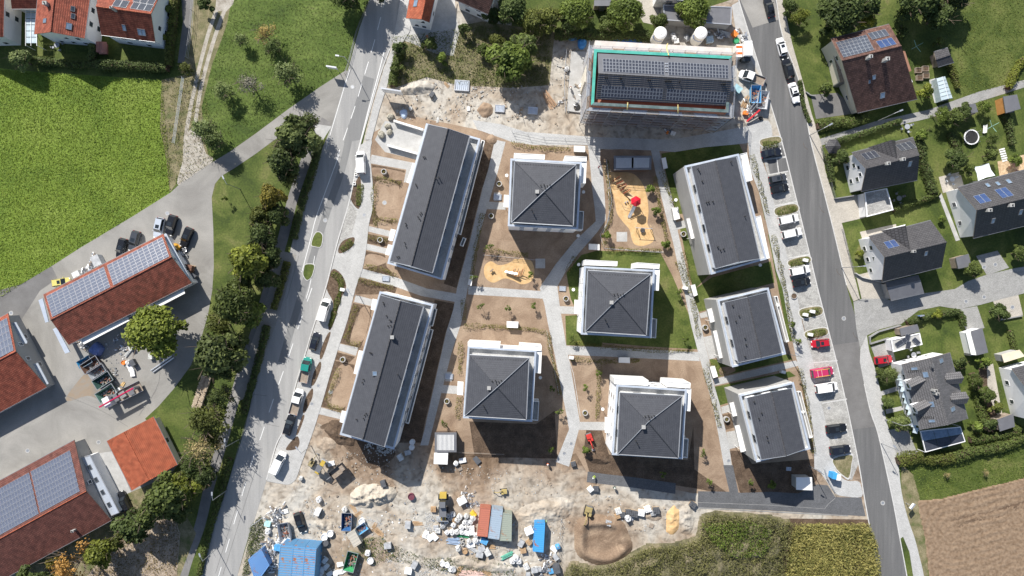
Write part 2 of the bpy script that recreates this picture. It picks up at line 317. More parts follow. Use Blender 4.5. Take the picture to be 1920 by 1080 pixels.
def finish_labels():
 by = {}
 for o, dsc, pos in REG: by.setdefault(dsc, []).append((o, pos))
 for dsc, os_ in by.items():
  if len(os_) == 1: os_[0][0]['label'] = dsc; continue
  os_.sort(key=lambda t: (t[1] or t[0].location)[0])
  n = len(os_)
  for i, (o, _) in enumerate(os_):
   if n == 2: w = ('left one', 'right one')[i]
   elif i == n-1: w = 'rightmost'
   elif i < 12: w = ORD[i]
   else: w = '%s from the right' % ('second third fourth fifth sixth seventh eighth ninth tenth eleventh twelfth thirteenth fourteenth'.split()[min(n-2-i, 12)])
   o['label'] = dsc+', '+w
def smooth_poly(pts, closed=True, n=6):
 out = []; N = len(pts)
 rng = range(N) if closed else range(N-1)
 for i in rng:
  g = lambda k: Vector(pts[k % N] if closed else pts[min(max(k, 0), N-1)])
  p0, p1, p2, p3 = g(i-1), g(i), g(i+1), g(i+2)
  for j in range(n):
   t = j/n; out.append(tuple(.5*((2*p1)+(p2-p0)*t+(2*p0-5*p1+4*p2-p3)*t*t+(3*p1-p0-3*p2+p3)*t**3)))
 if not closed: out.append(pts[-1])
 return out
def ear(poly):
 "plain polygon -> counter-clockwise"
 a = sum(poly[i][0]*poly[(i+1) % len(poly)][1]-poly[(i+1) % len(poly)][0]*poly[i][1] for i in range(len(poly)))
 return poly if a > 0 else poly[::-1]
_cnt = [0]
def sheet(name, pts, lv, m, smooth=False, th=0, kind='structure'):
 "a piece of ground: level lv gives 4 mm steps; th makes it a raised slab"
 if smooth: pts = smooth_poly(pts)
 _cnt[0] += 1
 P = ear([W(x, y)[:2] for x, y in pts]); z = lv*.004+th+(_cnt[0] % 7)*.0005
 mb = MB()
 if th: mb.prism(P, 0, z, 0, bottom=False)
 else: mb.face([(x, y, z) for x, y in P])
 return mb.build(name, m, kind=kind)
def ribbon_pts(pts, w):
 P = [Vector(p[:2]) for p in pts]; Lp = []; Rp = []
 for i, p in enumerate(P):
  a = P[max(i-1, 0)]; b_ = P[min(i+1, len(P)-1)]; t = (b_-a).normalized(); n = Vector((-t.y, t.x))
  Lp.append(p+n*w/2); Rp.append(p-n*w/2)
 return Lp, Rp
def ribbon(name, pts, w, lv, m, th=0, smooth=True, world=False, kind='structure', z0=0):
 if smooth: pts = smooth_poly(pts, False)
 P = pts if world else [W(x, y) for x, y in pts]
 _cnt[0] += 1; Lp, Rp = ribbon_pts(P, w); z = lv*.004+th+.00125+(_cnt[0] % 7)*.0005; mb = MB()
 for i in range(len(P)-1):
  q = [(*Rp[i], z), (*Rp[i+1], z), (*Lp[i+1], z), (*Lp[i], z)]
  if th: mb.hexa([(x, y, z0) for x, y, _ in q], q, 0, bottom=False)
  else: mb.face(q)
 return mb.build(name, m, kind=kind)
def dashes(name, pts, w, on, off, lv, m):
 P = [W(x, y) for x, y in smooth_poly(pts, False)]; mb = MB(); s = 0
 for a, b_ in zip(P, P[1:]):
  d_ = (b_-a).length; t = 0
  while t < d_:
   ph = s % (on+off); step = min((on-ph) if ph < on else (on+off-ph), d_-t)+1e-4
   if ph < on:
    p = a.lerp(b_, t/d_); q = a.lerp(b_, min(1, (t+step)/d_)); n = (b_-a).normalized().cross(Vector((0, 0, 1)))*w/2; z = Vector((0, 0, lv*.004))
    mb.face([p+n+z, q+n+z, q-n+z, p-n+z])
   t += step; s += step
 return mb.build(name, m, kind='structure')
def inpoly(px, py, poly):
 "vectorised point in polygon"
 inside = np.zeros(px.shape, bool); n = len(poly)
 for i in range(n):
  x1, y1 = poly[i][0], poly[i][1]; x2, y2 = poly[(i+1) % n][0], poly[(i+1) % n][1]
  if y1 == y2: continue
  c = ((y1 > py) != (y2 > py)) & (px < (x2-x1)*(py-y1)/(y2-y1)+x1); inside ^= c
 return inside
def edgedist(px, py, poly):
 d_ = np.full(px.shape, 1e9); n = len(poly)
 for i in range(n):
  a = np.array(poly[i][:2]); b_ = np.array(poly[(i+1) % n][:2]); ab = b_-a; L2 = max((ab**2).sum(), 1e-9)
  t = np.clip(((px-a[0])*ab[0]+(py-a[1])*ab[1])/L2, 0, 1); d_ = np.minimum(d_, np.hypot(px-a[0]-t*ab[0], py-a[1]-t*ab[1]))
 return d_
def fbm(x, y, f, seed=0, o=5, ridge=False):
 "cheap value noise on arrays"
 out = np.zeros(x.shape); amp = 1; tot = 0
 for k in range(o):
  X = x*f+seed*17.3+k*5.1; Y = y*f+seed*7.7-k*3.3; xi = np.floor(X).astype(int); yi = np.floor(Y).astype(int); xf = X-xi; yf = Y-yi
  xf = xf*xf*(3-2*xf); yf = yf*yf*(3-2*yf)
  h = lambda a, b_: np.modf(np.abs(np.sin(a*127.1+b_*311.7+k*13.7)*43758.5453))[0]
  v = (h(xi, yi)*(1-xf)+h(xi+1, yi)*xf)*(1-yf)+(h(xi, yi+1)*(1-xf)+h(xi+1, yi+1)*xf)*yf
  if ridge: v = 1-abs(2*v-1)
  out += v*amp; tot += amp; amp *= .5; f *= 2.03
 return out/tot
def heightfield(name, pts, step, fn, m, smooth=True, kind='stuff', px=True, rim=-.06):
 P = [W(x, y)[:2] for x, y in (smooth_poly(pts) if smooth else pts)] if px else pts
 A = np.array(P); x0, y0 = A.min(0)-step; x1, y1 = A.max(0)+step
 nx, ny = int((x1-x0)/step)+2, int((y1-y0)/step)+2
 X, Y = np.meshgrid(x0+np.arange(nx)*step, y0+np.arange(ny)*step)
 ins = inpoly(X, Y, P); D = np.where(ins, edgedist(X, Y, P), 0)
 Z = np.where(ins, fn(X, Y, D), rim); keep = ins.copy()
 keep[1:] |= ins[:-1]; keep[:-1] |= ins[1:]; keep[:, 1:] |= ins[:, :-1]; keep[:, :-1] |= ins[:, 1:]
 idx = -np.ones(X.shape, int); idx[keep] = np.arange(keep.sum())
 V = np.stack([X[keep], Y[keep], Z[keep]], 1)
 a, b_, c, d_ = idx[:-1, :-1], idx[:-1, 1:], idx[1:, 1:], idx[1:, :-1]; ok = (a >= 0) & (b_ >= 0) & (c >= 0) & (d_ >= 0)
 F = np.stack([a[ok], b_[ok], c[ok], d_[ok]], 1)
 me = bpy.data.meshes.new(name); me.from_pydata(V.tolist(), [], F.tolist()); me.materials.append(m); me.shade_smooth()
 o = bpy.data.objects.new(name, me); COL.objects.link(o)
 if kind: o['kind'] = kind
 return o
def cards(name, C, Nn, size, tint, m, asp=.62):
 n = len(C); Nn = Nn/np.linalg.norm(Nn, axis=1, keepdims=True)
 r = RNG.normal(size=(n, 3)); t = np.cross(Nn, r); t /= np.linalg.norm(t, axis=1, keepdims=True)+1e-9; b_ = np.cross(Nn, t)
 s = size[:, None]; V = np.stack([C+t*s, C+b_*s*asp+t*s*.15, C-t*s, C-b_*s*asp-t*s*.1], 1).reshape(-1, 3)
 me = bpy.data.meshes.new(name); me.vertices.add(4*n); me.vertices.foreach_set('co', V.astype(np.float32).ravel())
 me.loops.add(4*n); me.loops.foreach_set('vertex_index', np.arange(4*n, dtype=np.int32))
 me.polygons.add(n); me.polygons.foreach_set('loop_start', np.arange(0, 4*n, 4, dtype=np.int32)); me.polygons.foreach_set('loop_total', np.full(n, 4, np.int32))
 me.update(calc_edges=True); a = me.attributes.new('tint', 'FLOAT', 'FACE'); a.data.foreach_set('value', np.clip(tint, 0, 1).astype(np.float32))
 me.materials.append(m); return me
def onsphere(n):
 v = RNG.normal(size=(n, 3)); return v/np.linalg.norm(v, axis=1, keepdims=True)
def clamp_tri(a): return a
# ================================================================ THE GROUND
g = MB(); g.face([(-1500, -1500, 0), (1500, -1500, 0), (1500, 1500, 0), (-1500, 1500, 0)]); g.build('ground', M_grass, kind='structure')
sheet('meadow_ground', [(-300, 118), (0, 128), (60, 134), (303, 150), (308, 200), (318, 300), (322, 361), (250, 405), (150, 465), (97, 499), (40, 535), (0, 560), (-300, 740)], 1, M_meadow)
sheet('mown_strip', [(303, 150), (346, 140), (338, 230), (330, 345), (318, 361), (312, 300), (300, 240)], 2, M_dry)
sheet('verge', [(346, -20), (440, -30), (430, 30), (404, 110), (392, 200), (404, 300), (335, 347), (328, 300), (346, 140)], 2, M_dry)
sheet('park_lawn', [(444, -60), (720, -60), (672, 40), (655, 110), (648, 134), (600, 163), (540, 205), (480, 248), (430, 285), (395, 305), (384, 265), (378, 200), (398, 120), (425, 50)], 3, M_park)
ribbon('track_rut', [(421, -20), (405, 22), (391, 62), (378, 110), (366, 160), (356, 210), (348, 260), (346, 320)], .85, 3, M_gravel)
ribbon('track_rut', [(436, -20), (420, 22), (404, 66), (390, 112), (378, 160), (370, 205), (366, 250), (372, 300)], .85, 3, M_gravel)
sheet('track_mouth', [(352, 250), (372, 240), (385, 285), (398, 303), (335, 347), (343, 300)], 4, M_gravel, smooth=True)
sheet('track_head', [(408, -40), (446, -40), (437, 8), (424, 22), (404, 20)], 4, M_gravel)
sheet('garden_lane', [(338, -40), (366, -40), (357, 60), (345, 118), (333, 118), (343, 40)], 3, M_yard2)
sheet('yard', [(-300, 740), (0, 560), (40, 535), (97, 499), (150, 465), (250, 405), (320, 361), (335, 347), (392, 308), (430, 285), (480, 250), (540, 205), (600, 163), (648, 132), (676, 140), (650, 237), (622, 237), (600, 237), (560, 238), (515, 262), (480, 288), (440, 315), (415, 330), (403, 345), (397, 370), (400, 430), (401, 500), (398, 545), (390, 590), (375, 642), (358, 685), (325, 730), (297, 762), (272, 785), (335, 870), (300, 915), (270, 945), (245, 965), (228, 962), (205, 985), (0, 1100), (-300, 1200)], 4, M_yard)
sheet('yard_patch', [(-60, 560), (40, 533), (97, 499), (108, 522), (75, 545), (40, 600), (-60, 640)], 5, M_yard2)
sheet('yard_patch', [(182, 850), (212, 846), (247, 925), (238, 960), (222, 958), (190, 885)], 5, M_conc)
sheet('stubble_ground', [(170, 960), (240, 925), (300, 900), (345, 960), (368, 1000), (330, 1100), (60, 1130), (30, 1085)], 5, M_dry)
sheet('stubble_field', [(225, 1000), (268, 955), (318, 945), (338, 1000), (330, 1100), (130, 1120), (180, 1060)], 6, M_soil2)
sheet('street_verge', [(405, 345), (440, 316), (480, 290), (515, 264), (560, 240), (624, 238), (590, 330), (535, 480), (485, 660), (450, 800), (405, 960), (370, 1100), (325, 1100), (340, 1000), (335, 870), (300, 800), (297, 762), (325, 730), (358, 685), (375, 642), (390, 590), (398, 545), (401, 500), (400, 430), (397, 370)], 3, M_grass)
ribbon('cycle_path', [(612, 225), (583, 272), (574, 300), (550, 370), (531, 445), (508, 525), (482, 615), (457, 690), (432, 775), (421, 815), (393, 910), (375, 985), (350, 1055), (330, 1130)], 2.3, 5, M_cycle)
sheet('bus_pad', [(590, 232), (622, 237), (606, 262), (592, 258)], 6, M_conc)
ROADL = [(703, -60), (692, 0), (672, 60), (652, 132), (636, 190), (620, 240), (596, 300), (574, 362), (548, 455), (527, 545), (500, 640), (478, 720), (460, 800), (428, 905), (397, 995), (374, 1080), (355, 1150)]
ROADR = [(772, -60), (755, 0), (742, 60), (731, 92), (716, 132), (700, 185), (675, 272), (657, 370), (632, 457), (611, 539), (587, 615), (572, 665), (555, 720), (540, 780), (530, 810), (517, 837), (500, 900), (480, 965), (462, 1020), (445, 1080), (425, 1150)]
sheet('road', smooth_poly(ROADL, False)+smooth_poly(ROADR, False)[::-1], 7, M_road)
sheet('road_patch', [(682, 142), (702, 148), (676, 262), (645, 268), (664, 200)], 8, M_roadnew, smooth=False)
ribbon('road_patch', [(660, 235), (640, 320), (612, 400), (590, 470), (568, 545), (545, 620), (528, 680)], 1.6, 8, M_roadnew)
sheet('road_patch', [(528, 470), (480, 620), (430, 760), (470, 742), (520, 600), (556, 478)], 8, M_yard)
dashes('centre_line', [(724, -10), (712, 40), (698, 92), (680, 152), (664, 205), (641, 270), (630, 300)], .14, 3.0, 2.2, 9, M_white)
dashes('centre_line', [(585, 540), (560, 612), (540, 672), (513, 748), (489, 820), (472, 867), (445, 960), (410, 1080), (395, 1130)], .14, 3.2, 3.4, 9, M_white)
ribbon('edge_line', [(656, 130), (640, 182), (614, 270), (612, 280)], .12, 9, M_white)
ribbon('edge_line', [(721, 94), (707, 148), (690, 210), (674, 272), (667, 300)], .16, 9, M_white)
ribbon('edge_line', [(636, 290), (610, 360), (592, 410), (582, 450), (566, 510)], .14, 9, M_white)
ribbon('edge_line', [(590, 480), (582, 530), (574, 560)], .12, 9, M_white)
ribbon('edge_line', [(478, 735), (452, 822), (425, 917), (398, 1000), (382, 1080)], .10, 9, M_roadnew)
for i, pts in enumerate([[(601, 435), (606, 442), (605, 455), (601, 464), (590, 463), (583, 460), (586, 446), (593, 435)], [(573, 495), (590, 496), (588, 512), (583, 522), (575, 526), (568, 516), (569, 505)]]):
 sheet('kerb', pts, 0, M_kerb, smooth=True, th=.12)
 c = (sum(p[0] for p in pts)/len(pts), sum(p[1] for p in pts)/len(pts))
 sheet('traffic_island', [(c[0]+(x-c[0])*.88, c[1]+(y-c[1])*.92) for x, y in pts], 1, M_grass, smooth=True, th=.12)
sheet('site_ground', [(757, 0), (1115, -60), (1390, -60), (1385, 0), (1410, 82), (1440, 180), (1467, 270), (1492, 370), (1515, 465), (1532, 537), (1552, 615), (1570, 685), (1590, 772), (1610, 870), (1630, 985), (1650, 1080), (1665, 1160), (420, 1160), (445, 1080), (480, 965), (517, 837), (540, 780), (572, 665), (611, 539), (657, 370), (700, 185), (731, 92)], 1, M_dirt)
sheet('estate_soil', [(697, 250), (760, 215), (905, 245), (960, 267), (1117, 282), (1387, 270), (1425, 275), (1470, 535), (1497, 680), (1527, 880), (1530, 925), (1300, 925), (1100, 885), (1080, 850), (1040, 862), (860, 850), (810, 835), (640, 815), (590, 790), (667, 540), (690, 420)], 2, M_soil)
sheet('pavement', [(757, -40), (787, -40), (768, 60), (745, 96), (728, 155), (712, 205), (697, 262), (685, 262), (702, 190), (720, 130), (735, 92)], 0, MATS['pavement_slabs'], th=.12)
sheet('pavement', smooth_poly([(676, 272), (697, 262), (694, 290), (700, 357), (699, 390), (692, 420), (687, 465), (679, 507), (667, 540), (652, 600), (637, 645), (620, 700), (605, 752), (587, 810), (565, 870), (555, 898), (542, 908), (527, 907), (500, 902)], False, 3)+smooth_poly([(503, 893), (519, 838), (532, 809), (542, 781), (557, 721), (574, 666), (589, 616), (613, 541), (622, 505), (634, 458), (659, 371), (668, 320)], False, 3), 0, MATS['pavement_slabs'], th=.10)
for pts in [[(676, 285), (684, 283), (694, 300), (699, 357), (690, 350), (684, 335), (672, 332), (664, 340)]]: sheet('parking_bay', pts, 1, M_pave, th=.10)
for pts in [[(672, 332), (677, 340), (677, 370), (672, 392), (657, 369)], [(665, 446), (660, 463), (640, 475), (634, 470), (640, 455), (652, 447)], [(622, 507), (634, 508), (645, 522), (649, 540), (640, 560), (628, 600), (620, 618), (616, 612), (625, 570), (613, 541)], [(614, 627), (620, 626), (606, 668), (600, 672), (602, 655)], [(600, 678), (602, 690), (591, 718), (584, 722), (588, 700)], [(586, 728), (586, 745), (573, 772), (568, 770), (574, 745)], [(567, 780), (571, 782), (560, 812), (556, 812)], [(556, 818), (562, 830), (555, 842), (536, 842)]]:
 sheet('planting_bed', pts, 2, M_mulch if pts[0][0] > 560 else M_darkearth, smooth=True, th=.10)
sheet('parking_bay', [(656, 380), (671, 397), (660, 440), (634, 458)], 1, MATS['gravel_setts'], th=.10)
ribbon('kerb', [(731, 92), (716, 132), (700, 185), (675, 272)], .22, 0, M_kerb, th=.11)
ribbon('kerb', [(675, 272), (657, 370), (632, 457), (611, 539), (587, 615), (572, 665), (555, 720), (540, 780), (530, 810), (517, 837), (500, 900)], .25, 0, M_kerb, th=.125)
PV = M_pave
sheet('path', [(886, 225), (940, 233), (985, 247), (1117, 257), (1260, 262), (1395, 238), (1440, 226), (1447, 262), (1387, 270), (1322, 276), (1265, 285), (1220, 282), (1175, 280), (1126, 279), (1101, 272), (1000, 272), (960, 266), (895, 243)], 4, PV)
sheet('path', [(1102, 270), (1126, 279), (1125, 300), (1130, 320), (1134, 370), (1136, 412), (1120, 435), (1085, 475), (1060, 510), (1045, 537), (1050, 577), (1062, 650), (1070, 690), (1080, 747), (1087, 790), (1085, 807), (1067, 875), (1042, 866), (1067, 805), (1062, 777), (1052, 727), (1040, 665), (1027, 605), (1021, 572), (1012, 540), (1042, 495), (1077, 452), (1117, 415), (1115, 390), (1110, 352), (1107, 315)], 5, PV)
sheet('path', [(928, 262), (948, 266), (932, 327), (912, 395), (890, 470), (880, 520), (877, 540), (865, 605), (847, 660), (830, 727), (810, 807), (803, 835), (788, 835), (795, 810), (817, 710), (837, 622), (850, 580), (857, 540), (880, 457), (905, 352), (915, 320)], 5, PV)
sheet('path', [(676, 503), (745, 521), (800, 541), (858, 551), (853, 566), (790, 555), (740, 537), (670, 518)], 4, PV)
sheet('path', [(878, 536), (1017, 546), (1018, 560), (878, 552)], 4, PV)
sheet('path', [(1060, 648), (1310, 660), (1312, 677), (1065, 665)], 4, PV)
sheet('path', [(1220, 280), (1235, 280), (1245, 317), (1260, 370), (1270, 430), (1282, 482), (1295, 540), (1310, 585), (1320, 637), (1329, 672), (1337, 715), (1350, 760), (1360, 805), (1367, 835), (1372, 872), (1357, 872), (1346, 810), (1335, 755), (1317, 690), (1310, 665), (1295, 607), (1282, 542), (1272, 502), (1262, 455), (1250, 410), (1237, 357), (1230, 327)], 5, PV)
sheet('path', [(1356, 872), (1374, 872), (1385, 926), (1369, 928)], 5, MATS['grey_paving'])
sheet('path', [(1337, 711), (1440, 687), (1492, 676), (1500, 685), (1440, 700), (1340, 723)], 4, PV)
for pts in [[(697, 290), (775, 305), (768, 342), (757, 342), (762, 318), (693, 306)], [(692, 424), (737, 434), (734, 445), (690, 434)], [(688, 457), (727, 466), (722, 476), (686, 468)],
   [(667, 553), (700, 562), (697, 574), (664, 566)], [(636, 644), (672, 652), (667, 667), (632, 656)], [(600, 763), (642, 775), (638, 786), (596, 776)],
   [(913, 378), (950, 380), (948, 393), (908, 392)], [(830, 722), (865, 724), (864, 739), (828, 737)], [(1048, 574), (1082, 575), (1082, 589), (1052, 588)], [(1087, 791), (1140, 791), (1140, 807), (1085, 806)],
   [(1265, 418), (1292, 410), (1296, 424), (1268, 431)], [(1311, 588), (1332, 581), (1336, 592), (1314, 597)], [(1319, 632), (1338, 628), (1352, 668), (1330, 674)], [(1352, 763), (1372, 757), (1376, 770), (1354, 776)], [(1362, 810), (1384, 806), (1390, 836), (1368, 842)]]:
 sheet('path', pts, 6, MATS['pavement_slabs'])
sheet('ramp', [(703, 262), (722, 226), (800, 243), (782, 300), (722, 285)], 5, M_conc)
for pts in [[(697, 308), (760, 320), (752, 345), (735, 425), (691, 420), (700, 390), (699, 350)], [(688, 438), (728, 446), (726, 462), (686, 456)], [(685, 470), (722, 478), (725, 500), (745, 522), (678, 503)], [(668, 520), (745, 538), (740, 552), (667, 552)], [(662, 568), (698, 576), (690, 618), (676, 652), (638, 643)], [(632, 660), (666, 669), (655, 680), (628, 674)], [(627, 676), (665, 684), (646, 772), (602, 762)], [(1350, 778), (1378, 776), (1382, 800), (1360, 806)]]:
 sheet('planting_bed', pts, 3, M_mulch)
for pts in [[(705, 341), (748, 350), (741, 408), (706, 403)], [(705, 412), (733, 420), (731, 430), (702, 424)], [(688, 478), (716, 480), (724, 492), (682, 503)], [(676, 580), (694, 583), (682, 636), (656, 642)], [(634, 688), (662, 694), (648, 762), (614, 752)], [(700, 314), (758, 324), (755, 338), (700, 330)], [(697, 276), (738, 274), (780, 294), (776, 305), (720, 294)], [(1350, 690), (1372, 688), (1378, 696), (1352, 704)]]:
 sheet('garden_soil', pts, 4, M_soil, smooth=True)
for pts in [[(1060, 592), (1082, 591), (1090, 628), (1130, 634), (1128, 650), (1062, 647)], [(1062, 512), (1090, 478), (1118, 470), (1238, 473), (1262, 520), (1296, 600), (1308, 655), (1220, 650), (1100, 640), (1090, 600), (1070, 560)],
   [(1240, 288), (1300, 278), (1385, 268), (1400, 300), (1320, 330), (1290, 400), (1268, 402), (1250, 330)], [(1275, 428), (1295, 425), (1330, 515), (1300, 545), (1290, 500)], [(1298, 545), (1335, 520), (1445, 490), (1452, 530), (1340, 560), (1330, 580), (1310, 585)], [(1330, 672), (1372, 680), (1480, 664), (1486, 674), (1340, 708)], [(1340, 725), (1480, 696), (1492, 705), (1372, 735), (1366, 755), (1350, 760)], [(1440, 440), (1452, 432), (1476, 560), (1486, 640), (1478, 640)], [(1410, 300), (1424, 296), (1446, 410), (1434, 412)]]:
 sheet('lawn', pts, 3, M_grass)
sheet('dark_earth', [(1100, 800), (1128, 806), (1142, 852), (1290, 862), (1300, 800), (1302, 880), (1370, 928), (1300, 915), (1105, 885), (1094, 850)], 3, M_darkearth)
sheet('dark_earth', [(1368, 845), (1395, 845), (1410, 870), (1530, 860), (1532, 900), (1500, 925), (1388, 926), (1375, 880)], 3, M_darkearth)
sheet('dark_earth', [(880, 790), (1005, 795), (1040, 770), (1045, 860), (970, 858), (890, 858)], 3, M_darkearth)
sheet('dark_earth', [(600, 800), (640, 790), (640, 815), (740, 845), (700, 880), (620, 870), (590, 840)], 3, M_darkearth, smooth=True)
sheet('dark_earth', [(902, 262), (922, 275), (914, 320), (903, 355), (878, 457), (856, 540), (832, 532), (850, 470), (880, 350)], 3, M_darkearth)  # dark mulch strip; its colour also deepens the upper block's shadow
sheet('dark_earth', [(815, 562), (855, 570), (836, 622), (815, 712), (795, 800), (790, 830), (745, 830), (770, 740), (800, 620)], 3, M_darkearth)  # mulch strip beside the lower block, shade partly put into its colour
sheet('planting_bed', [(925, 262), (928, 275), (905, 352), (900, 340), (905, 262)], 3, M_mulch)
sheet('play_sand', [(1137, 325), (1158, 323), (1185, 325), (1202, 340), (1212, 365), (1216, 395), (1214, 420), (1222, 432), (1227, 445), (1222, 455), (1205, 461), (1190, 458), (1184, 446), (1180, 430), (1168, 416), (1157, 400), (1153, 380), (1148, 360), (1140, 345)], 5, M_sand, smooth=True)
sheet('play_sand', [(908, 500), (920, 490), (935, 497), (952, 494), (968, 485), (985, 484), (998, 492), (1002, 512), (995, 528), (978, 533), (962, 526), (945, 522), (925, 530), (910, 520)], 5, M_sand, smooth=True)
for c, a, b_, r in [((1166, 444), 10, 9, 0), ((1013, 494), 9, 9, -3), ((932, 369), 6, 8, -10), ((841, 706), 6, 9, 5)]:
 sheet('paved_square', [(c[0]-a, c[1]-b_), (c[0]+a, c[1]-b_), (c[0]+a, c[1]+b_), (c[0]-a, c[1]+b_)], 6, M_conc)
for pts in [[(1102, 884), (1128, 888), (1190, 895), (1267, 906), (1266, 926), (1192, 915), (1100, 904)], [(1309, 921), (1369, 922), (1390, 924), (1445, 922), (1497, 925), (1532, 908), (1552, 910), (1566, 932), (1615, 933), (1618, 948), (1623, 968), (1440, 957), (1308, 951)]]:
 sheet('paved_strip', pts, 5, MATS['grey_paving'])
ribbon('kerb', [(1308, 942), (1440, 947), (1546, 954), (1553, 945), (1566, 934)], .1, 0, M_concd, th=.06, smooth=False)
ribbon('kerb', [(1308, 952), (1440, 959), (1590, 967)], .2, 0, M_concd, th=.06, smooth=False)
SL = [(1370, -60), (1385, 0), (1410, 82), (1440, 180), (1467, 270), (1492, 370), (1515, 465), (1532, 537), (1552, 615), (1570, 685), (1590, 772), (1610, 870), (1620, 930), (1630, 985), (1650, 1080), (1668, 1160)]
SR = [(1440, -60), (1455, 0), (1467, 67), (1500, 160), (1520, 265), (1545, 362), (1565, 442), (1587, 535), (1605, 600), (1612, 652), (1620, 720), (1632, 772), (1645, 810), (1660, 875), (1675, 945), (1687, 1010), (1700, 1080), (1712, 1160)]
sheet('street', smooth_poly(SL, False)+smooth_poly(SR, False)[::-1], 7, M_road2)
sheet('street_patch', [(1377, -60), (1440, -60), (1452, 0), (1462, 36), (1411, 52), (1388, 0)], 8, M_yard)
sheet('street_patch', [(1556, 648), (1611, 640), (1616, 700), (1624, 745), (1640, 800), (1597, 806), (1572, 700)], 8, M_yard2)
ribbon('kerb', SL, .22, 0, M_kerb, th=.07)
ribbon('kerb', SR[:8], .2, 0, M_kerb, th=.11)
ribbon('kerb', SR[10:], .2, 0, M_kerb, th=.11)
sheet('pavement', [(1440, -60), (1462, -60), (1467, 0), (1485, 82), (1507, 160), (1522, 215), (1540, 270), (1547, 320), (1565, 377), (1580, 425), (1600, 510), (1612, 560), (1600, 565), (1587, 535), (1565, 442), (1545, 362), (1520, 265), (1500, 160), (1467, 67), (1455, 0)], 0, MATS['beige_paving'], th=.10)
sheet('pavement', smooth_poly([(1625, 629), (1630, 660), (1640, 690), (1652, 740), (1662, 790), (1682, 860), (1690, 922), (1702, 972), (1715, 1010), (1724, 1045), (1732, 1080), (1745, 1160)], False, 4)+[(1716, 1160), (1712, 1080), (1705, 1035), (1693, 1006), (1687, 1010), (1675, 945), (1660, 875), (1645, 810), (1632, 772), (1620, 720), (1612, 680), (1613, 655)], 0, MATS['pavement_slabs'], th=.10)
sheet('pavement', smooth_poly([(1395, 238), (1440, 226), (1447, 262), (1425, 275), (1432, 310), (1440, 332), (1452, 385), (1462, 430), (1477, 485), (1485, 540), (1495, 560), (1504, 605), (1515, 645), (1525, 680), (1530, 727), (1542, 765), (1551, 807), (1557, 840), (1562, 868), (1570, 885), (1580, 897), (1592, 902), (1608, 902), (1614, 910), (1616, 931), (1587, 931), (1566, 925), (1548, 900), (1535, 882), (1527, 880)], False, 3)+[(1525, 807), (1512, 752), (1495, 680), (1480, 615), (1467, 540), (1455, 507), (1440, 432), (1423, 360), (1407, 320), (1403, 270)], 0, M_pave, th=.05)
sheet('parking_bay', [(1423, 262), (1463, 254), (1492, 370), (1515, 465), (1532, 537), (1552, 615), (1570, 685), (1590, 772), (1602, 832), (1610, 868), (1597, 900), (1580, 894), (1562, 868), (1551, 807), (1530, 727), (1515, 645), (1495, 560), (1485, 540), (1462, 430), (1440, 332)], 3, MATS['gravel_setts'], th=.03)
sheet('parking_bay', [(1438, 300), (1473, 296), (1479, 322), (1444, 327)], 4, M_road2, th=.03)
sheet('parking_bay', [(1428, 279), (1466, 272), (1472, 294), (1436, 300)], 4, M_road2, th=.03)
for a in [((1433, 299), (1473, 294)), ((1440, 328), (1478, 321)), ((1456, 296), (1460, 324)), ((1453, 386), (1493, 378)), ((1478, 484), (1517, 477)), ((1525, 680), (1570, 676)), ((1541, 756), (1588, 748))]:
 ribbon('bay_line', list(a), .25, 5, M_kerb, th=.03, smooth=False)
for pts in [[(1425, 262), (1460, 255), (1464, 268), (1430, 276)], [(1453, 390), (1491, 381), (1496, 397), (1457, 406)], [(1478, 488), (1515, 479), (1519, 492), (1482, 501)], [(1499, 580), (1538, 573), (1541, 590), (1504, 598)], [(1509, 622), (1547, 613), (1551, 628), (1514, 636)], [(1561, 858), (1597, 850), (1597, 870), (1592, 898), (1580, 893), (1566, 878)]]:
 sheet('kerb', pts, 0, M_kerb, smooth=True, th=.12)
 c = (sum(p[0] for p in pts)/len(pts), sum(p[1] for p in pts)/len(pts))
 sheet('planting_bed', [(c[0]+(x-c[0])*.92, c[1]+(y-c[1])*.86) for x, y in pts], 1, M_dry, smooth=True, th=.12)
sheet('drive', [(1600, 566), (1616, 560), (1655, 560), (1675, 564), (1732, 550), (1790, 542), (1815, 527), (1850, 515), (1902, 503), (1990, 488), (1990, 545), (1920, 550), (1880, 560), (1840, 571), (1797, 580), (1762, 574), (1722, 582), (1690, 607), (1650, 617), (1625, 629), (1613, 655), (1606, 620)], 9, MATS['drive_paving'])
sheet('drive', [(1830, 480), (1870, 470), (1892, 502), (1850, 516)], 5, MATS['drive_paving'])
sheet('drive', [(1564, 373), (1608, 366), (1622, 408), (1578, 418)], 5, MATS['beige_paving'])
sheet('drive', [(1605, 516), (1650, 505), (1662, 530), (1672, 560), (1618, 570)], 5, MATS['beige_paving'])
sheet('drive', [(1520, 178), (1570, 174), (1613, 210), (1600, 213), (1530, 223)], 5, M_yard2)
sheet('drive', [(1633, 650), (1670, 640), (1680, 680), (1648, 690)], 5, MATS['drive_paving'])
sheet('drive', [(1797, 580), (1832, 574), (1846, 615), (1812, 622)], 5, MATS['drive_paving'])
sheet('drive', [(1860, 560), (1908, 548), (1918, 590), (1876, 600)], 5, MATS['beige_paving'])
sheet('drive', [(1668, 806), (1700, 800), (1720, 850), (1682, 858)], 5, MATS['drive_paving'])
sheet('path', [(1532, 262), (1640, 228), (1740, 206), (1835, 172), (1920, 150), (2000, 120), (2000, 135), (1920, 164), (1838, 190), (1740, 222), (1645, 244), (1536, 274)], 6, MATS['drive_paving'])
sheet('terrace', [(1760, 332), (1800, 322), (1808, 352), (1768, 362)], 6, MATS['beige_paving'])
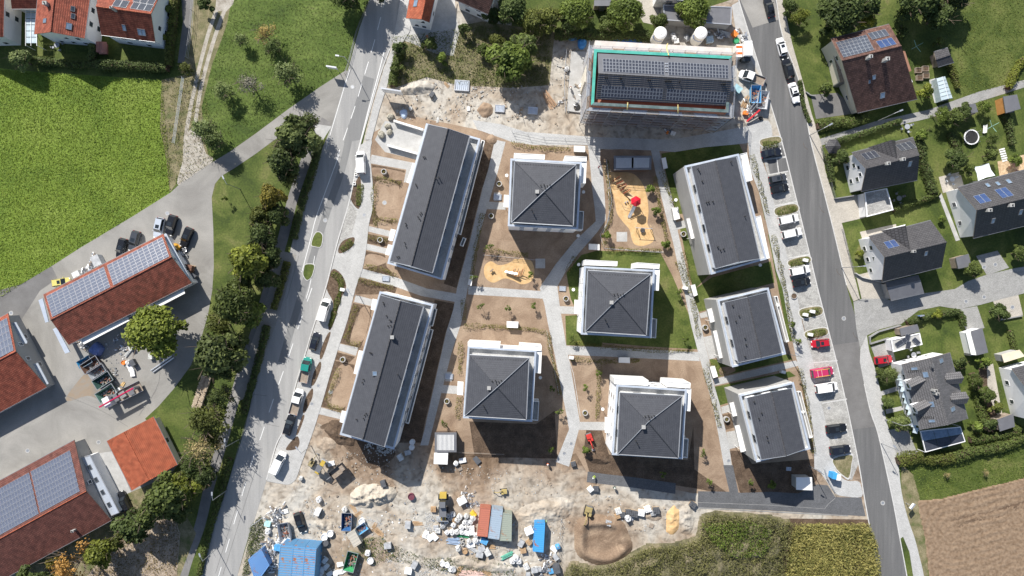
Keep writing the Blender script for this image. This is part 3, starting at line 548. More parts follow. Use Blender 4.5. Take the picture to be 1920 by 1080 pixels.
sheet('terrace', [(1612, 435), (1680, 420), (1690, 520), (1655, 530), (1625, 470)], 5, MATS['beige_paving'])
sheet('terrace', [(1870, 303), (1920, 290), (1925, 322), (1874, 330)], 6, M_wood)
sheet('terrace', [(1765, 362), (1800, 450), (1792, 452), (1760, 368)], 6, M_conc)
sheet('path', [(1850, 680), (1862, 682), (1880, 780), (1885, 790), (1874, 786), (1852, 740)], 5, MATS['beige_paving'])
sheet('path', [(1650, 734), (1690, 722), (1692, 730), (1652, 742)], 5, M_conc)
sheet('path', [(1660, 768), (1697, 760), (1699, 767), (1662, 776)], 5, M_conc)
sheet('garden_bed', [(1835, 690), (1850, 690), (1878, 790), (1860, 830), (1838, 780)], 4, M_darkearth)
sheet('verge', [(1690, 870), (1712, 890), (1725, 935), (1735, 1000), (1740, 1080), (1732, 1080), (1715, 1010), (1702, 972), (1690, 922)], 4, M_dry)
FIELD = [(1720, 938), (1760, 937), (1785, 930), (1850, 914), (1920, 897), (2060, 860), (2060, 1180), (1752, 1180), (1742, 1080), (1735, 1010), (1724, 960)]
sheet('field_ground', FIELD, 3, MATS['ploughed_soil'])
def fieldz(X, Y, D):
 cx, cy = W(1790, 1005)[:2]; dx, dy = X-cx, Y-cy
 ang = R(14); u = dx*math.cos(ang)+dy*math.sin(ang); v = -dx*math.sin(ang)+dy*math.cos(ang)
 turn = np.where(u < 0, np.hypot(u, v)-np.abs(v), 0); vv = np.abs(v)+turn
 loc = np.clip(1.6-np.abs(vv-4)/5, 0, 1)
 fur = .5+.5*np.sin(vv*4.2+fbm(X, Y, .3, 3)*4)
 return .05+fbm(X, Y, 1.6, 4)*.10+fbm(X, Y, 4, 9)*.10+fur*loc*.14*np.clip(fbm(X, Y, .12, 8)*2.2-.4, 0, 1)
heightfield('ploughed_field', FIELD, .28, fieldz, MATS['ploughed_soil'], smooth=False)
for k in range(7):
 o_ = k*7; ribbon('street_crack', [(1475+k*31, 150+k*118), (1478+k*31, 158+k*118), (1484+k*31, 163+k*118)], .06, 9, M_darkearth)
for k, pts in enumerate([[(404, 1075), (440, 960), (470, 860)], [(418, 1078), (455, 958), (486, 860)], [(500, 795), (524, 800)], [(464, 738), (500, 742)], [(538, 560), (560, 480)], [(250, 590), (300, 700), (260, 780)], [(120, 740), (190, 770), (240, 800)]]): ribbon('road_crack', pts, .07, 10, M_yard2)
sheet('yard_stain', [(160, 700), (185, 690), (205, 735), (190, 750), (165, 742), (130, 752), (126, 742)], 5, mat('stained_asphalt', [(.20, .185, .165), (.27, .21, .15), (.24, .23, .21)], .25, distort=1), smooth=True)
M_turn = mat('turned_soil', [(.095, .060, .038), (.135, .090, .058), (.19, .135, .09)], .5, bump=.12, bscale=2.5, grain=.2, gscale=3, stretch=(R(-15), .3, 1.6))
heightfield('ploughed_band', [(1742, 952), (1790, 938), (1860, 920), (1925, 904), (2050, 874), (2050, 950), (1935, 976), (1885, 990), (1845, 1010), (1808, 1019), (1778, 1008), (1755, 985)], .25, lambda X, Y, D: .0+np.clip(D/5, 0, 1)**.6*(.13+fbm(X, Y, 1.6, 4)*.12+.015*np.sin((-X*math.sin(R(14))+Y*math.cos(R(14)))*5+3*fbm(X, Y, .2, 6))), M_turn)
ribbon('field_edge', [(1722, 942), (1760, 939), (1786, 932), (1850, 916), (1920, 898), (2000, 878)], .35, 5, M_darkearth)
sheet('rough_grass', [(752, 72), (800, 60), (905, 40), (1040, 60), (1030, 160), (960, 165), (860, 160), (800, 145), (740, 165), (728, 165), (740, 120)], 3, M_dry)
sheet('garden_ground', [(955, -60), (1390, -60), (1385, -5), (1245, 40), (1230, 75), (1050, 75), (960, 60)], 3, M_grass)
sheet('yard_concrete', [(790, -40), (850, -40), (855, 30), (862, 60), (850, 105), (815, 100), (770, 80), (752, 75), (765, 30)], 4, M_conc)
sheet('forecourt', [(1160, -40), (1250, -40), (1245, 40), (1232, 48), (1206, 42)], 4, MATS['beige_paving'])
sheet('forecourt', [(1372, 10), (1390, 0), (1408, 70), (1440, 170), (1380, 60)], 4, M_conc)
for pts in [[(1137, 300), (1142, 380), (1142, 412), (1125, 440), (1133, 466), (1244, 472)], [(905, 400), (888, 480), (882, 530)], [(1060, 655), (1075, 700), (1088, 780)], [(1290, 560), (1308, 640)], [(1025, 620), (1035, 670), (1048, 740)], [(1448, 440), (1472, 545)], [(1505, 700), (1530, 860)]]:
 ribbon('edging', pts, .10, 0, M_kerb, th=.05, smooth=False)
def reliefz(X, Y, D):
 f = np.clip(D/3, 0, 1); r = fbm(X, Y, .18, 2)+.35*fbm(X+Y*.3, Y, .9, 5, ridge=True)
 return .01+f*(np.clip(r-.62, 0, 1)*.75)
heightfield('site_relief', [(470, 1075), (495, 930), (560, 880), (600, 800), (700, 880), (800, 870), (880, 870), (1060, 880), (1100, 920), (1290, 935), (1310, 965), (1300, 1000), (1090, 1010), (1050, 1070), (900, 1110), (600, 1110)], .38, reliefz, M_dirt)
def basinz(X, Y, D):
 return .02+np.exp(-((D-1.6)/1.1)**2)*(.75+.5*fbm(X, Y, .5, 6))+fbm(X, Y, .8, 7)*.14*np.clip(D/2, 0, 1)
heightfield('basin_bank', [(1078, 990), (1090, 970), (1130, 965), (1165, 975), (1178, 1000), (1185, 1030), (1150, 1058), (1110, 1056), (1080, 1035)], .3, basinz, mat('basin_soil', [(.15, .10, .065), (.22, .155, .105), (.34, .25, .17)], .22, bump=.10, bscale=2.5, grain=.2, gscale=4, distort=1.2, detail=9))
PILES = [((697, 930), 44, 24, 3.0, M_palesand, 'sand_heap', 'long pale sand heap with a steep grey foot, right of the excavators', (.40, .36, .30), -8),
  ((608, 984), 20, 12, 1.6, M_dirt, 'spoil_heap', 'low grey spoil heap between the dark car and the blue skip', None, 20),
  ((662, 1000), 10, 8, .8, M_dirt, 'rubble_heap', 'small rubble heap under the beige container', None, 0),
  ((910, 207), 15, 14, 1.5, M_soil, 'soil_heap', 'round brown soil heap north of the long apartment roof', None, 0),
  ((785, 165), 36, 14, 1.6, M_dirt, 'gravel_heap', 'beige gravel heap beside the sign by the main road', None, -8),
  ((1262, 975), 14, 26, 1.3, M_sand, 'sand_heap', 'yellow sand heap beside the stacked kerb stones', None, 10),
  ((1285, 975), 16, 30, 1.1, M_dirt, 'spoil_heap', 'tracked beige heap left of the grey paved strip', None, 0),
  ((1020, 960), 62, 26, 1.5, M_dirt, 'spoil_bank', 'long ridged spoil bank left of the yellow excavator', None, -14),
  ((640, 812), 32, 22, 1.6, M_darkearth, 'soil_heap', 'dark brown earth heap at the end of the pavement', None, 30),
  ((612, 835), 20, 18, 1.2, M_soil2, 'soil_heap', 'light brown earth heap beside the small yellow excavator', None, 30),
  ((1120, 858), 26, 12, 1.0, M_darkearth, 'soil_heap', 'dark earth heap in front of the red excavator', None, 15),
  ((905, 1058), 62, 14, .9, M_dirt, 'scrub_bank', 'dark earth bank with weeds and debris along the lower edge', None, 8),
  ((922, 262), 10, 10, 1.0, M_soil, 'soil_heap', 'small brown soil heap at the corner of the long roof', None, 0),
  ((1222, 966), 20, 12, .8, M_soil2, 'soil_heap', 'low brown heap behind the pallets of kerb stones', None, 0)]
for k, (c, a, b_, h, m, nm, ds, col, rot) in enumerate(PILES):
 pts = []
 rnd = random.Random(k)
 for i in range(14):
  t = 2*PI*i/14; rr = 1+.22*(rnd.random()-.5); x, y = a*math.cos(t)*rr, b_*math.sin(t)*rr; q = R(rot)
  pts.append((c[0]+x*math.cos(q)-y*math.sin(q), c[1]+x*math.sin(q)+y*math.cos(q)))
 mn = min(a, b_)*S
 def fz(X, Y, D, k=k, h=h, mn=mn):
  f = np.clip(D/mn, 0, 1); n = fbm(X, Y, .9, k+3); r = fbm(X, Y, .7, k+9, ridge=True)
  return h*.72*(1-(1-f)**1.5)*(.15+.5*n+.75*r*r)*(.75+.5*fbm(X, Y, 2.6, k+5))+.02
 o = heightfield(nm, pts, .22, fz, m, kind=None); tag(o, ds, 'heap', 'heaps on the building site', pos=W(*c))
# ================================================================ BUILDINGS
Z3 = Vector((0, 0, 1))
def offset_poly(P, d):
 "shrink a convex counter-clockwise-or-not polygon by d"
 P = [Vector(p[:2]) for p in P]; n = len(P); c = sum(P, Vector((0, 0)))/n; out = []
 lines = []
 for i in range(n):
  a, b_ = P[i], P[(i+1) % n]; t = (b_-a).normalized(); nn = Vector((-t.y, t.x))
  if nn.dot(c-a) < 0: nn = -nn
  lines.append((a+nn*d, t))
 for i in range(n):
  (p, r), (q, s) = lines[i-1], lines[i]; den = r.x*s.y-r.y*s.x
  t = ((q.x-p.x)*s.y-(q.y-p.y)*s.x)/den; out.append(p+r*t)
 return out
WM = {}
def win_mesh(w, h, fm, gm):
 k = (round(w, 2), round(h, 2), fm.name, gm.name)
 if k not in WM:
  mb = MB(); t = .09 if h < 2 else .14; dp = .13 if h < 2 else .05
  for c, s_ in (((-w/2+t/2, 0, 0), (t, dp, h)), ((w/2-t/2, 0, 0), (t, dp, h)), ((0, 0, h/2-t/2), (w-2*t, dp, t)), ((0, 0, -h/2+t/2), (w-2*t, dp, t))): mb.box(c, s_)
  if w > 1.55: mb.box((0, 0, 0), (.07, .15, h-2*t))
  a = mb.mesh('window'); a.materials.append(fm)
  mb = MB(); mb.box((0, 0, 0), (w-.1, .07 if h < 2 else .035, h-.1)); b_ = mb.mesh('pane'); b_.materials.append(gm); WM[k] = (a, b_)
 return WM[k]
def window(root, pos, rz, w=1.2, h=1.4, fm=None, gm=None, name='window'):
 a, b_ = win_mesh(w, h, fm or M_frame, gm or M_glass)
 o = bpy.data.objects.new(name, a); COL.objects.link(o); o.parent = root; o.location = Vector(pos)-wl(root); o.rotation_euler = (0, 0, rz)
 p = bpy.data.objects.new('pane', b_); COL.objects.link(p); p.parent = o; return o
def wall_windows(root, p0, p1, zs, n, w=1.2, h=1.4, out=None, fm=None, gm=None, m0=.1, m1=.1, name='window'):
 p0 = Vector(p0[:2]); p1 = Vector(p1[:2]); t = p1-p0; rz = math.atan2(t.y, t.x); nn = Vector((-t.y, t.x)).normalized()
 if out is not None and nn.dot(out) < 0: nn = -nn
 for z in zs:
  for i in range(n):
   u = m0+(1-m0-m1)*((i+.5)/n); p = p0+t*u+nn*.01; window(root, (p.x, p.y, z), rz, w, h, fm, gm, name)
def oriented(root, name, me, o, ux, uy, un=None, kids=()):
 "place a mesh with its x,y,z along ux,uy,un"
 un = un or ux.cross(uy).normalized(); ob = bpy.data.objects.new(name, me); COL.objects.link(ob); ob.parent = root
 mtx = Matrix((ux, uy, un)).transposed().to_4x4(); mtx.translation = Vector(o)-wl(root)
 ob.matrix_local = mtx
 for kn, km in kids:
  k = bpy.data.objects.new(kn, km); COL.objects.link(k); k.parent = ob
 return ob
PM = {}
def panel_mesh(w, h, m, fr=.035):
 k = (round(w, 2), round(h, 2), m.name)
 if k not in PM:
  mb = MB(); mb.box((0, 0, 0), (w, h, .04), mi=1); f = fr; z = .024
  mb.face([(-w/2+f, -h/2+f, z), (w/2-f, -h/2+f, z), (w/2-f, h/2-f, z), (-w/2+f, h/2-f, z)], 0)
  me = mb.mesh('solar_panel'); me.materials.append(m); me.materials.append(M_alu); PM[k] = me
 return PM[k]
def array(root, A, B, C, D, cols, rows, gap=.04, m=None, lift=.10, name='solar_panel', skip=()):
 "A,B along the top edge; D,C along the bottom"
 A, B, C, D = map(Vector, (A, B, C, D)); ex = ((B-A)+(C-D))/2; ey = ((A-D)+(B-C))/2
 ux = ex.normalized(); uy = (ey-ux*ey.dot(ux)).normalized(); un = ux.cross(uy)
 if un.z < 0: un = -un
 w = ex.length/cols; h = ey.length/rows; me = panel_mesh(w-gap, h-gap, m or M_pv)
 for i in range(cols):
  for j in range(rows):
   if (i, j) in skip: continue
   u, v = (i+.5)/cols, (j+.5)/rows; p = A.lerp(B, u).lerp(D.lerp(C, u), v)+un*lift
   oriented(root, name, me, p, ux, un.cross(ux) if un.cross(ux).length else uy, un)
def skylight(root, p, ux, uy, un, w=.8, h=1.2, gm=None):
 k = ('sky', w, h)
 if k not in PM:
  mb = MB(); t = .09
  for c, s_ in (((-w/2, 0, 0), (t, h+t, .16)), ((w/2, 0, 0), (t, h+t, .16)), ((0, h/2, 0), (w-t, t, .16)), ((0, -h/2, 0), (w-t, t, .16))): mb.box(c, s_)
  a = mb.mesh('skylight'); a.materials.append(M_frameg); mb = MB(); mb.box((0, 0, 0), (w-t, h-t, .10)); b_ = mb.mesh('pane'); b_.materials.append(gm or M_skyl); PM[k] = (a, b_)
 a, b_ = PM[k]; oriented(root, 'skylight', a, Vector(p)+un*.06, ux, uy, un, (('pane', b_),))
def chimney(root, x, y, z0, z1, w=.6, d_=.6, m=None, rz=0, cap=True):
 mb = MB(); mb.box((x, y, (z0+z1)/2), (w, d_, z1-z0), rz); mb.box((x, y, z1+.05), (w+.12, d_+.12, .1), rz, 1); mb.cyl((x, y, z1+.1), .14, .25 if cap else .03, 8, 2 if cap else 0)
 mb.build('chimney', [m or M_wall, m or M_steel, M_rub], root)
def vents(root, pts):
 for x, y, z in pts:
  mb = MB(); mb.cyl((x, y, z-.2), .09, .75, 8); mb.cyl((x, y, z+.5), .14, .08, 8); mb.build('vent_pipe', M_rub, root)
def roofq(mb, a, b_, c, d_, th=.18, mi=0, top=None):
 "a,b ridge, c,d eave (c below b); UVs in metres along the eave and down the slope"
 a, b_, c, d_ = map(Vector, (a, b_, c, d_)); ux = (c-d_).normalized(); n = (b_-a if (b_-a).length > .01 else c-d_).cross(d_-a).normalized(); uy = n.cross(ux).normalized()
 uv = [((p-d_).dot(ux), (p-d_).dot(uy)) for p in (a, b_, c, d_)]; dn = Vector((0, 0, th))
 P = [a, b_, c, d_]
 if (b_-a).length < .01: P = [a, c, d_]; uv = [uv[0], uv[2], uv[3]]
 mb.hexa([p-dn for p in P], P, 1 if top is None else mi, mi, uv)
def balcony(root, rect, z0, zt, closed=True, floors=(), inner=None):
 "rect: four pixel corners seen at height zt"
 P = ear([W(x, y, zt)[:2] for x, y in rect]); inn = offset_poly(P, .12); mb = MB()
 if closed: mb.prism(P, z0, zt, 0); mb.frame(P, inn, zt, zt+.12, 0)
 else: mb.prism(P, z0, z0+.2, 1); mb.frame(P, inn, z0+.2, zt, 0)
 for f in floors: mb.prism(P, f-.2, f, 0); mb.frame(P, inn, f, f+1.0, 0)
 return mb.build('balcony', [M_balc, M_terr], root)
def modern_block(name, desc, cat, par, att, ridge=None, apex=None, zp=10.2, za=12.2, zr=15.1, balc=(), canopies=(), group=None, band=None, wm=None, ventpx=(), chim=None, chimsky=None, floors=(1.6, 4.6, 7.6), nlong=7, nshort=4):
 P = [W(x, y, zp) for x, y in par]; A = [W(x, y, za) for x, y in att]
 c = sum(P, Vector())/4; root = thing(name, desc, cat, (c.x, c.y, 0), group)
 Pp = [Vector(p[:2]) for p in P]; inn = offset_poly(Pp, .32); wall_in = offset_poly(Pp, .10)
 mb = MB(); mb.prism(ear([tuple(p) for p in wall_in]), 0, zp-.95, 0); mb.frame([tuple(p) for p in wall_in], [tuple(p) for p in inn], zp-.95, zp-.08, 0)
 mb.build('wall', wm or M_wall, root)
 if band: mb = MB(); mb.prism(ear([tuple(p) for p in offset_poly(Pp, .05)]), 0, band, 0); mb.build('wall_base', M_wallg, root)
 mb = MB(); mb.frame([tuple(p) for p in Pp], [tuple(p) for p in offset_poly(Pp, .40)], zp-.08, zp+.04, 0); mb.build('coping', M_coping, root)
 mb = MB(); mb.face([(p.x, p.y, zp-.93) for p in offset_poly(Pp, .33)]); mb.build('terrace_floor', M_terr, root)
 Aw = offset_poly(A, .25)
 mb = MB(); mb.prism(ear([tuple(p) for p in Aw]), zp-.93, za-.1, 0); mb.build('attic_wall', wm or M_wall, root)
 mb = MB(); cap = MB()
 if apex:
  T = W(*apex, zr)
  for i in range(4): roofq(mb, T, T, A[(i+1) % 4], A[i], .16)
  for i in range(4): cap.tube(A[i]+Z3*.03, T+Z3*.06, .09 if i in (0, 2) else .08, 6)
  rf = mb.build('roof', [M_slate, M_rub], root); cap.build('ridge_cap', M_slate, root)
  cap = MB()
  for i in (1, 3): cap.tube(A[i]+Z3*.12, T+Z3*.14, .07, 4)
  cap.build('hip_flashing', M_gutter, root)
 else:
  r0, r1 = W(*ridge[0], zr), W(*ridge[1], zr)
  roofq(mb, r1, r0, A[0], A[3], .16); roofq(mb, r0, r1, A[2], A[1], .16)
  for e, (i, j) in ((r0, (0, 1)), (r1, (3, 2))): mb.face([e-Z3*.1, A[i]-Z3*.1, A[j]-Z3*.1], 1)
  rf = mb.build('roof', [M_slate, M_wall], root); cap.tube(r0+Z3*.05, r1+Z3*.05, .11, 6); cap.build('ridge_cap', M_slate2, root)
 mb = MB()
 for i in range(4):
  if not apex and i in (0, 2):
   r = W(*ridge[0 if i == 0 else 1], zr); mb.tube(A[i], r, .06, 4); mb.tube(r, A[(i+1) % 4], .06, 4); continue
  a, b_ = A[i], A[(i+1) % 4]; mb.tube(a, b_, .10, 6)
 mb.build('gutter', M_gutter, root)
 mb = MB(); a, b_ = (A[0], A[1]) if apex else (A[3], A[0]); cc = sum(A, Vector())/4
 for i in range(22 if apex else 0):
  p = a.lerp(b_, (i+1)/23)+((cc-(a+b_)/2).normalized()*.6)+Z3*.3; mb.box(p, (.28, .08, .10), math.atan2((b_-a).y, (b_-a).x))
 if apex: mb.build('snow_guard', M_rub, root, kind='stuff')
 for r in balc: balcony(root, *r)
 for cn in canopies:
  z = cn[4] if len(cn) > 4 else 3.0; Q = ear([W(x, y, z)[:2] for x, y in cn[:4]]); mb = MB(); mb.prism(Q, z-.25, z, 0); mb.frame(Q, [tuple(v) for v in offset_poly(Q, .1)], z, z+.08, 0)
  for q in offset_poly(Q, .3)[:2]: mb.tube((q.x, q.y, 0), (q.x, q.y, z-.25), .06, 6)
  mb.build('canopy', M_balc, root)
 cen = sum(Pp, Vector((0, 0)))/4
 for i in range(4):
  a, b_ = wall_in[i], wall_in[(i+1) % 4]; L_ = (b_-a).length; n = max(3, int(L_/(3.4 if not band else 5))); out = (a+b_)/2-cen
  wall_windows(root, a, b_, floors, n, 1.15 if not band else 1.45, 1.7 if not band else 2.1, out)
  a, b_ = Aw[i], Aw[(i+1) % 4]; n = max(2, int((b_-a).length/4.5)); wall_windows(root, a, b_, (zp+.15,), n, 1.6, 1.7, out, fm=M_frameg)
 zz = lambda x, y: zr-.6
 if apex: T = W(*apex, zr); tris = [(A[i], A[(i+1) % 4], T) for i in range(4)]
 else: r0, r1 = W(*ridge[0], zr), W(*ridge[1], zr); tris = [(A[3], A[0], r0), (A[3], r0, r1), (A[1], A[2], r1), (A[1], r1, r0)]
 def onroof(x, y):
  z = za+1
  for _ in range(4):
   p = W(x, y, z)
   for a, b_, c_ in tris:
    if inpoly(np.array([p.x]), np.array([p.y]), [a, b_, c_])[0]: n = (b_-a).cross(c_-a); z = a.z-((p.x-a.x)*n.x+(p.y-a.y)*n.y)/n.z; break
  return W(x, y, z)
 vents(root, [onroof(x, y) for x, y, z in ventpx])
 if chim: p = onroof(*chim); chimney(root, p.x, p.y, p.z-1, p.z+.5, .62, .62, M_wallg, cap=False)
 if chimsky:
  p = onroof(*chimsky); skylight(root, p+Z3*.15, Vector((1, 0, 0)), Vector((0, 1, 0)), Z3, .9, .9)
 return root
def hv(px, py, apexpx, z=13.2): return (px, py, z)
SQ = 'square apartment house with a dark hipped roof'
def square(desc, par, att, apex, balc, can, vp, chim, **k):
 return modern_block('apartment_house', desc, 'building', par, att, apex=apex, balc=balc, canopies=can, ventpx=vp, chim=chim, group='square apartment houses with hipped roofs', **k)
def vcl(x, y, z=14.5): return [(x-9, y-2, z-.6), (x-3, y-3, z-.3), (x+3, y-1, z-.3), (x+8, y-3, z-.6), (x-1, y+3, z), (x-26, y+44, 12.9), (x-23, y+50, 12.7)]
square(SQ+' north of the small sandpit', [(957, 297), (1091, 304), (1084, 430), (952, 424)], [(965, 302), (1080, 309), (1075, 424), (959, 417)], (1020, 359),
 [([(964, 287), (1022, 290), (1021, 299), (963, 296)], 2.8, 9.4, True), ([(1059, 292), (1100, 294), (1100, 303), (1059, 301)], 2.8, 9.4, True), ([(1088, 302), (1100, 303), (1098, 344), (1086, 343)], 2.8, 9.2, True), ([(1084, 395), (1095, 396), (1093, 431), (1081, 430)], 5.8, 6.9, False, (3.2,))],
 [((945, 365), (956, 366), (955, 389), (944, 388))], vcl(1023, 350), (1007, 360))
square(SQ+' in the middle, standing on a green lawn', [(1095, 499), (1228, 506), (1221, 634), (1089, 627)], [(1102, 507), (1220, 514), (1212, 629), (1097, 622)], (1157, 562),
 [([(1097, 487), (1158, 490), (1157, 499), (1096, 497)], 2.8, 9.4, True), ([(1194, 492), (1237, 495), (1236, 504), (1193, 502)], 2.8, 9.4, True), ([(1225, 504), (1237, 505), (1235, 545), (1223, 544)], 2.8, 9.2, True), ([(1221, 597), (1232, 598), (1230, 634), (1219, 633)], 5.8, 6.9, False, (3.2,))],
 [((1077, 562), (1091, 563), (1090, 590), (1077, 588))], vcl(1160, 554), (1146, 567))
square(SQ+' just above the single ribbed shed', [(877, 649), (1006, 657), (998, 791), (868, 784)], [(880, 665), (992, 671), (987, 787), (871, 780)], (932, 726),
 [([(877, 641), (938, 644), (937, 654), (877, 651)], 2.8, 9.4, True), ([(974, 646), (1016, 649), (1015, 658), (973, 656)], 2.8, 9.4, True), ([(1003, 657), (1016, 658), (1014, 700), (1001, 699)], 2.8, 9.2, True), ([(998, 752), (1011, 753), (1009, 789), (996, 788)], 5.8, 6.9, False, (3.2,))],
 [((858, 715), (869, 716), (868, 741), (857, 740))], vcl(932, 716), (917, 727))
square(SQ+' nearest the red excavator', [(1156, 721), (1288, 730), (1280, 861), (1147, 853)], [(1162, 736), (1279, 742), (1272, 859), (1157, 852)], (1215, 791),
 [([(1152, 710), (1216, 713), (1215, 723), (1152, 720)], 2.8, 9.4, True), ([(1251, 715), (1295, 718), (1294, 728), (1250, 725)], 2.8, 9.4, True), ([(1284, 728), (1296, 729), (1294, 771), (1282, 770)], 2.8, 9.2, True), ([(1280, 822), (1291, 823), (1289, 859), (1278, 858)], 5.8, 6.9, False, (3.2,))],
 [((1134, 782), (1148, 783), (1147, 813), (1134, 811))], vcl(1218, 782), (1206, 800))
LG = 'long apartment blocks beside the main road'
def longb(desc, par, att, ridge, dx, dy, **k):
 "shared details of the two long blocks, offset by dx,dy pixels from the upper one"
 return modern_block('apartment_block', desc, 'building', par, att, ridge=ridge, group=LG, zp=7.6, za=10.8, zr=13.0, floors=(1.6, 4.6), **k)
longb('long apartment block with a grey gabled roof beside the concrete ramp', [(799, 231), (901, 260), (829, 525), (726, 494)], [(803, 233), (881, 255), (811, 512), (731, 490)], [(840, 241), (771, 499)], 0, 0,
 balc=[([(903, 262), (909, 264), (864, 440), (858, 438)], 3.0, 4.2, False), ([(868, 445), (874, 447), (868, 462), (862, 460)], 3.0, 4.2, False)],
 canopies=[((774, 305), (784, 307), (772, 345), (762, 342)), ((733, 429), (742, 431), (736, 452), (728, 450)), ((728, 458), (736, 460), (729, 479), (722, 477))],
 ventpx=[(794, 295, 13), (797, 295, 13), (780, 346, 13), (781, 349, 13), (761, 419, 13), (762, 424, 13), (788, 402, 13.2), (784, 407, 13.2), (787, 411, 13.2), (790, 399, 13.2), (818, 335, 13.4), (823, 333, 13.4), (745, 482, 13), (748, 481, 13), (759, 455, 13), (761, 462, 13)])
longb('long apartment block with a grey gabled roof in front of the earth heaps', [(712, 546), (813, 571), (739, 843), (637, 815)], [(713, 553), (794, 575), (721, 838), (641, 812)], [(751, 564), (680, 824)], 0, 0,
 balc=[([(806, 617), (812, 619), (766, 795), (760, 793)], 3.0, 4.2, False), ([(813, 578), (819, 580), (811, 612), (805, 610)], 3.0, 4.2, False)],
 canopies=[((699, 560), (707, 562), (702, 582), (695, 580)), ((673, 657), (682, 659), (673, 703), (663, 700)), ((641, 770), (649, 772), (644, 793), (637, 791))],
 ventpx=[(719, 567, 13), (720, 571, 13), (725, 592, 13), (731, 600, 13), (733, 601, 13), (728, 611, 13), (733, 610, 13), (694, 661, 13), (697, 662, 13), (682, 711, 13), (680, 717, 13), (684, 778, 13), (687, 775, 13), (682, 784, 13), (669, 786, 13), (746, 702, 12.9)], chim=(736, 632), chimsky=(703, 700))
RG = 'row of apartment houses beside the parking strip'
def rowh(desc, par, att, ridge, **k): return modern_block('apartment_house', desc, 'building', par, att, ridge=ridge, group=RG, zr=14.2, za=12.2, wm=M_wallg if False else None, band=9.15, **k)
rowh('long row house with dark roof below the north street corner, on grass', [(1283, 311), (1385, 288), (1438, 486), (1333, 515)], [(1296, 312), (1381, 294), (1425, 485), (1341, 504)], [(1341, 301), (1386, 491)],
 balc=[([(1387, 289), (1400, 286), (1411, 338), (1398, 341)], 2.8, 6.0, True), ([(1414, 407), (1426, 404), (1443, 484), (1431, 487)], 2.8, 6.0, True)],
 canopies=[((1287, 410), (1302, 407), (1312, 444), (1296, 448), 4.6), ((1303, 401), (1319, 398), (1329, 441), (1313, 445), 6.4)],
 ventpx=[(1308, 317, 12.7), (1311, 322, 12.7), (1316, 340, 12.7), (1324, 380, 12.8), (1328, 379, 12.8), (1336, 378, 12.8), (1345, 463, 12.7), (1350, 469, 12.7), (1356, 467, 12.7), (1370, 304, 12.5), (1396, 406, 12.8)])
rowh('middle row house with dark roof beside the two red vehicles', [(1345, 562), (1441, 539), (1474, 664), (1373, 689)], [(1358, 567), (1438, 548), (1466, 662), (1384, 680)], [(1402, 557), (1427, 671)],
 balc=[([(1452, 556), (1458, 555), (1480, 640), (1474, 642)], 2.9, 4.1, False)],
 canopies=[((1326, 580), (1339, 577), (1345, 601), (1332, 605), 4.6), ((1337, 621), (1350, 618), (1362, 668), (1349, 672), 4.6)],
 ventpx=[(1373, 573, 12.6), (1385, 592, 12.7), (1379, 602, 12.7), (1396, 634, 12.8), (1398, 646, 12.8), (1396, 668, 12.7)])
rowh('last row house with dark roof nearest the grey paved corner', [(1386, 740), (1488, 716), (1520, 842), (1418, 867)], [(1400, 746), (1484, 728), (1510, 842), (1427, 862)], [(1446, 735), (1474, 855)],
 balc=[([(1496, 735), (1502, 734), (1524, 820), (1518, 822)], 2.9, 4.1, False)],
 canopies=[((1368, 756), (1381, 753), (1387, 778), (1374, 781), 4.6), ((1378, 799), (1391, 796), (1402, 844), (1389, 848), 4.6)],
 ventpx=[(1413, 753, 12.6), (1427, 774, 12.7), (1422, 784, 12.7), (1437, 818, 12.8), (1439, 826, 12.8)])
M_tealdark = mat('dark_membrane', [(.05, .09, .09), (.16, .20, .20)], .8)
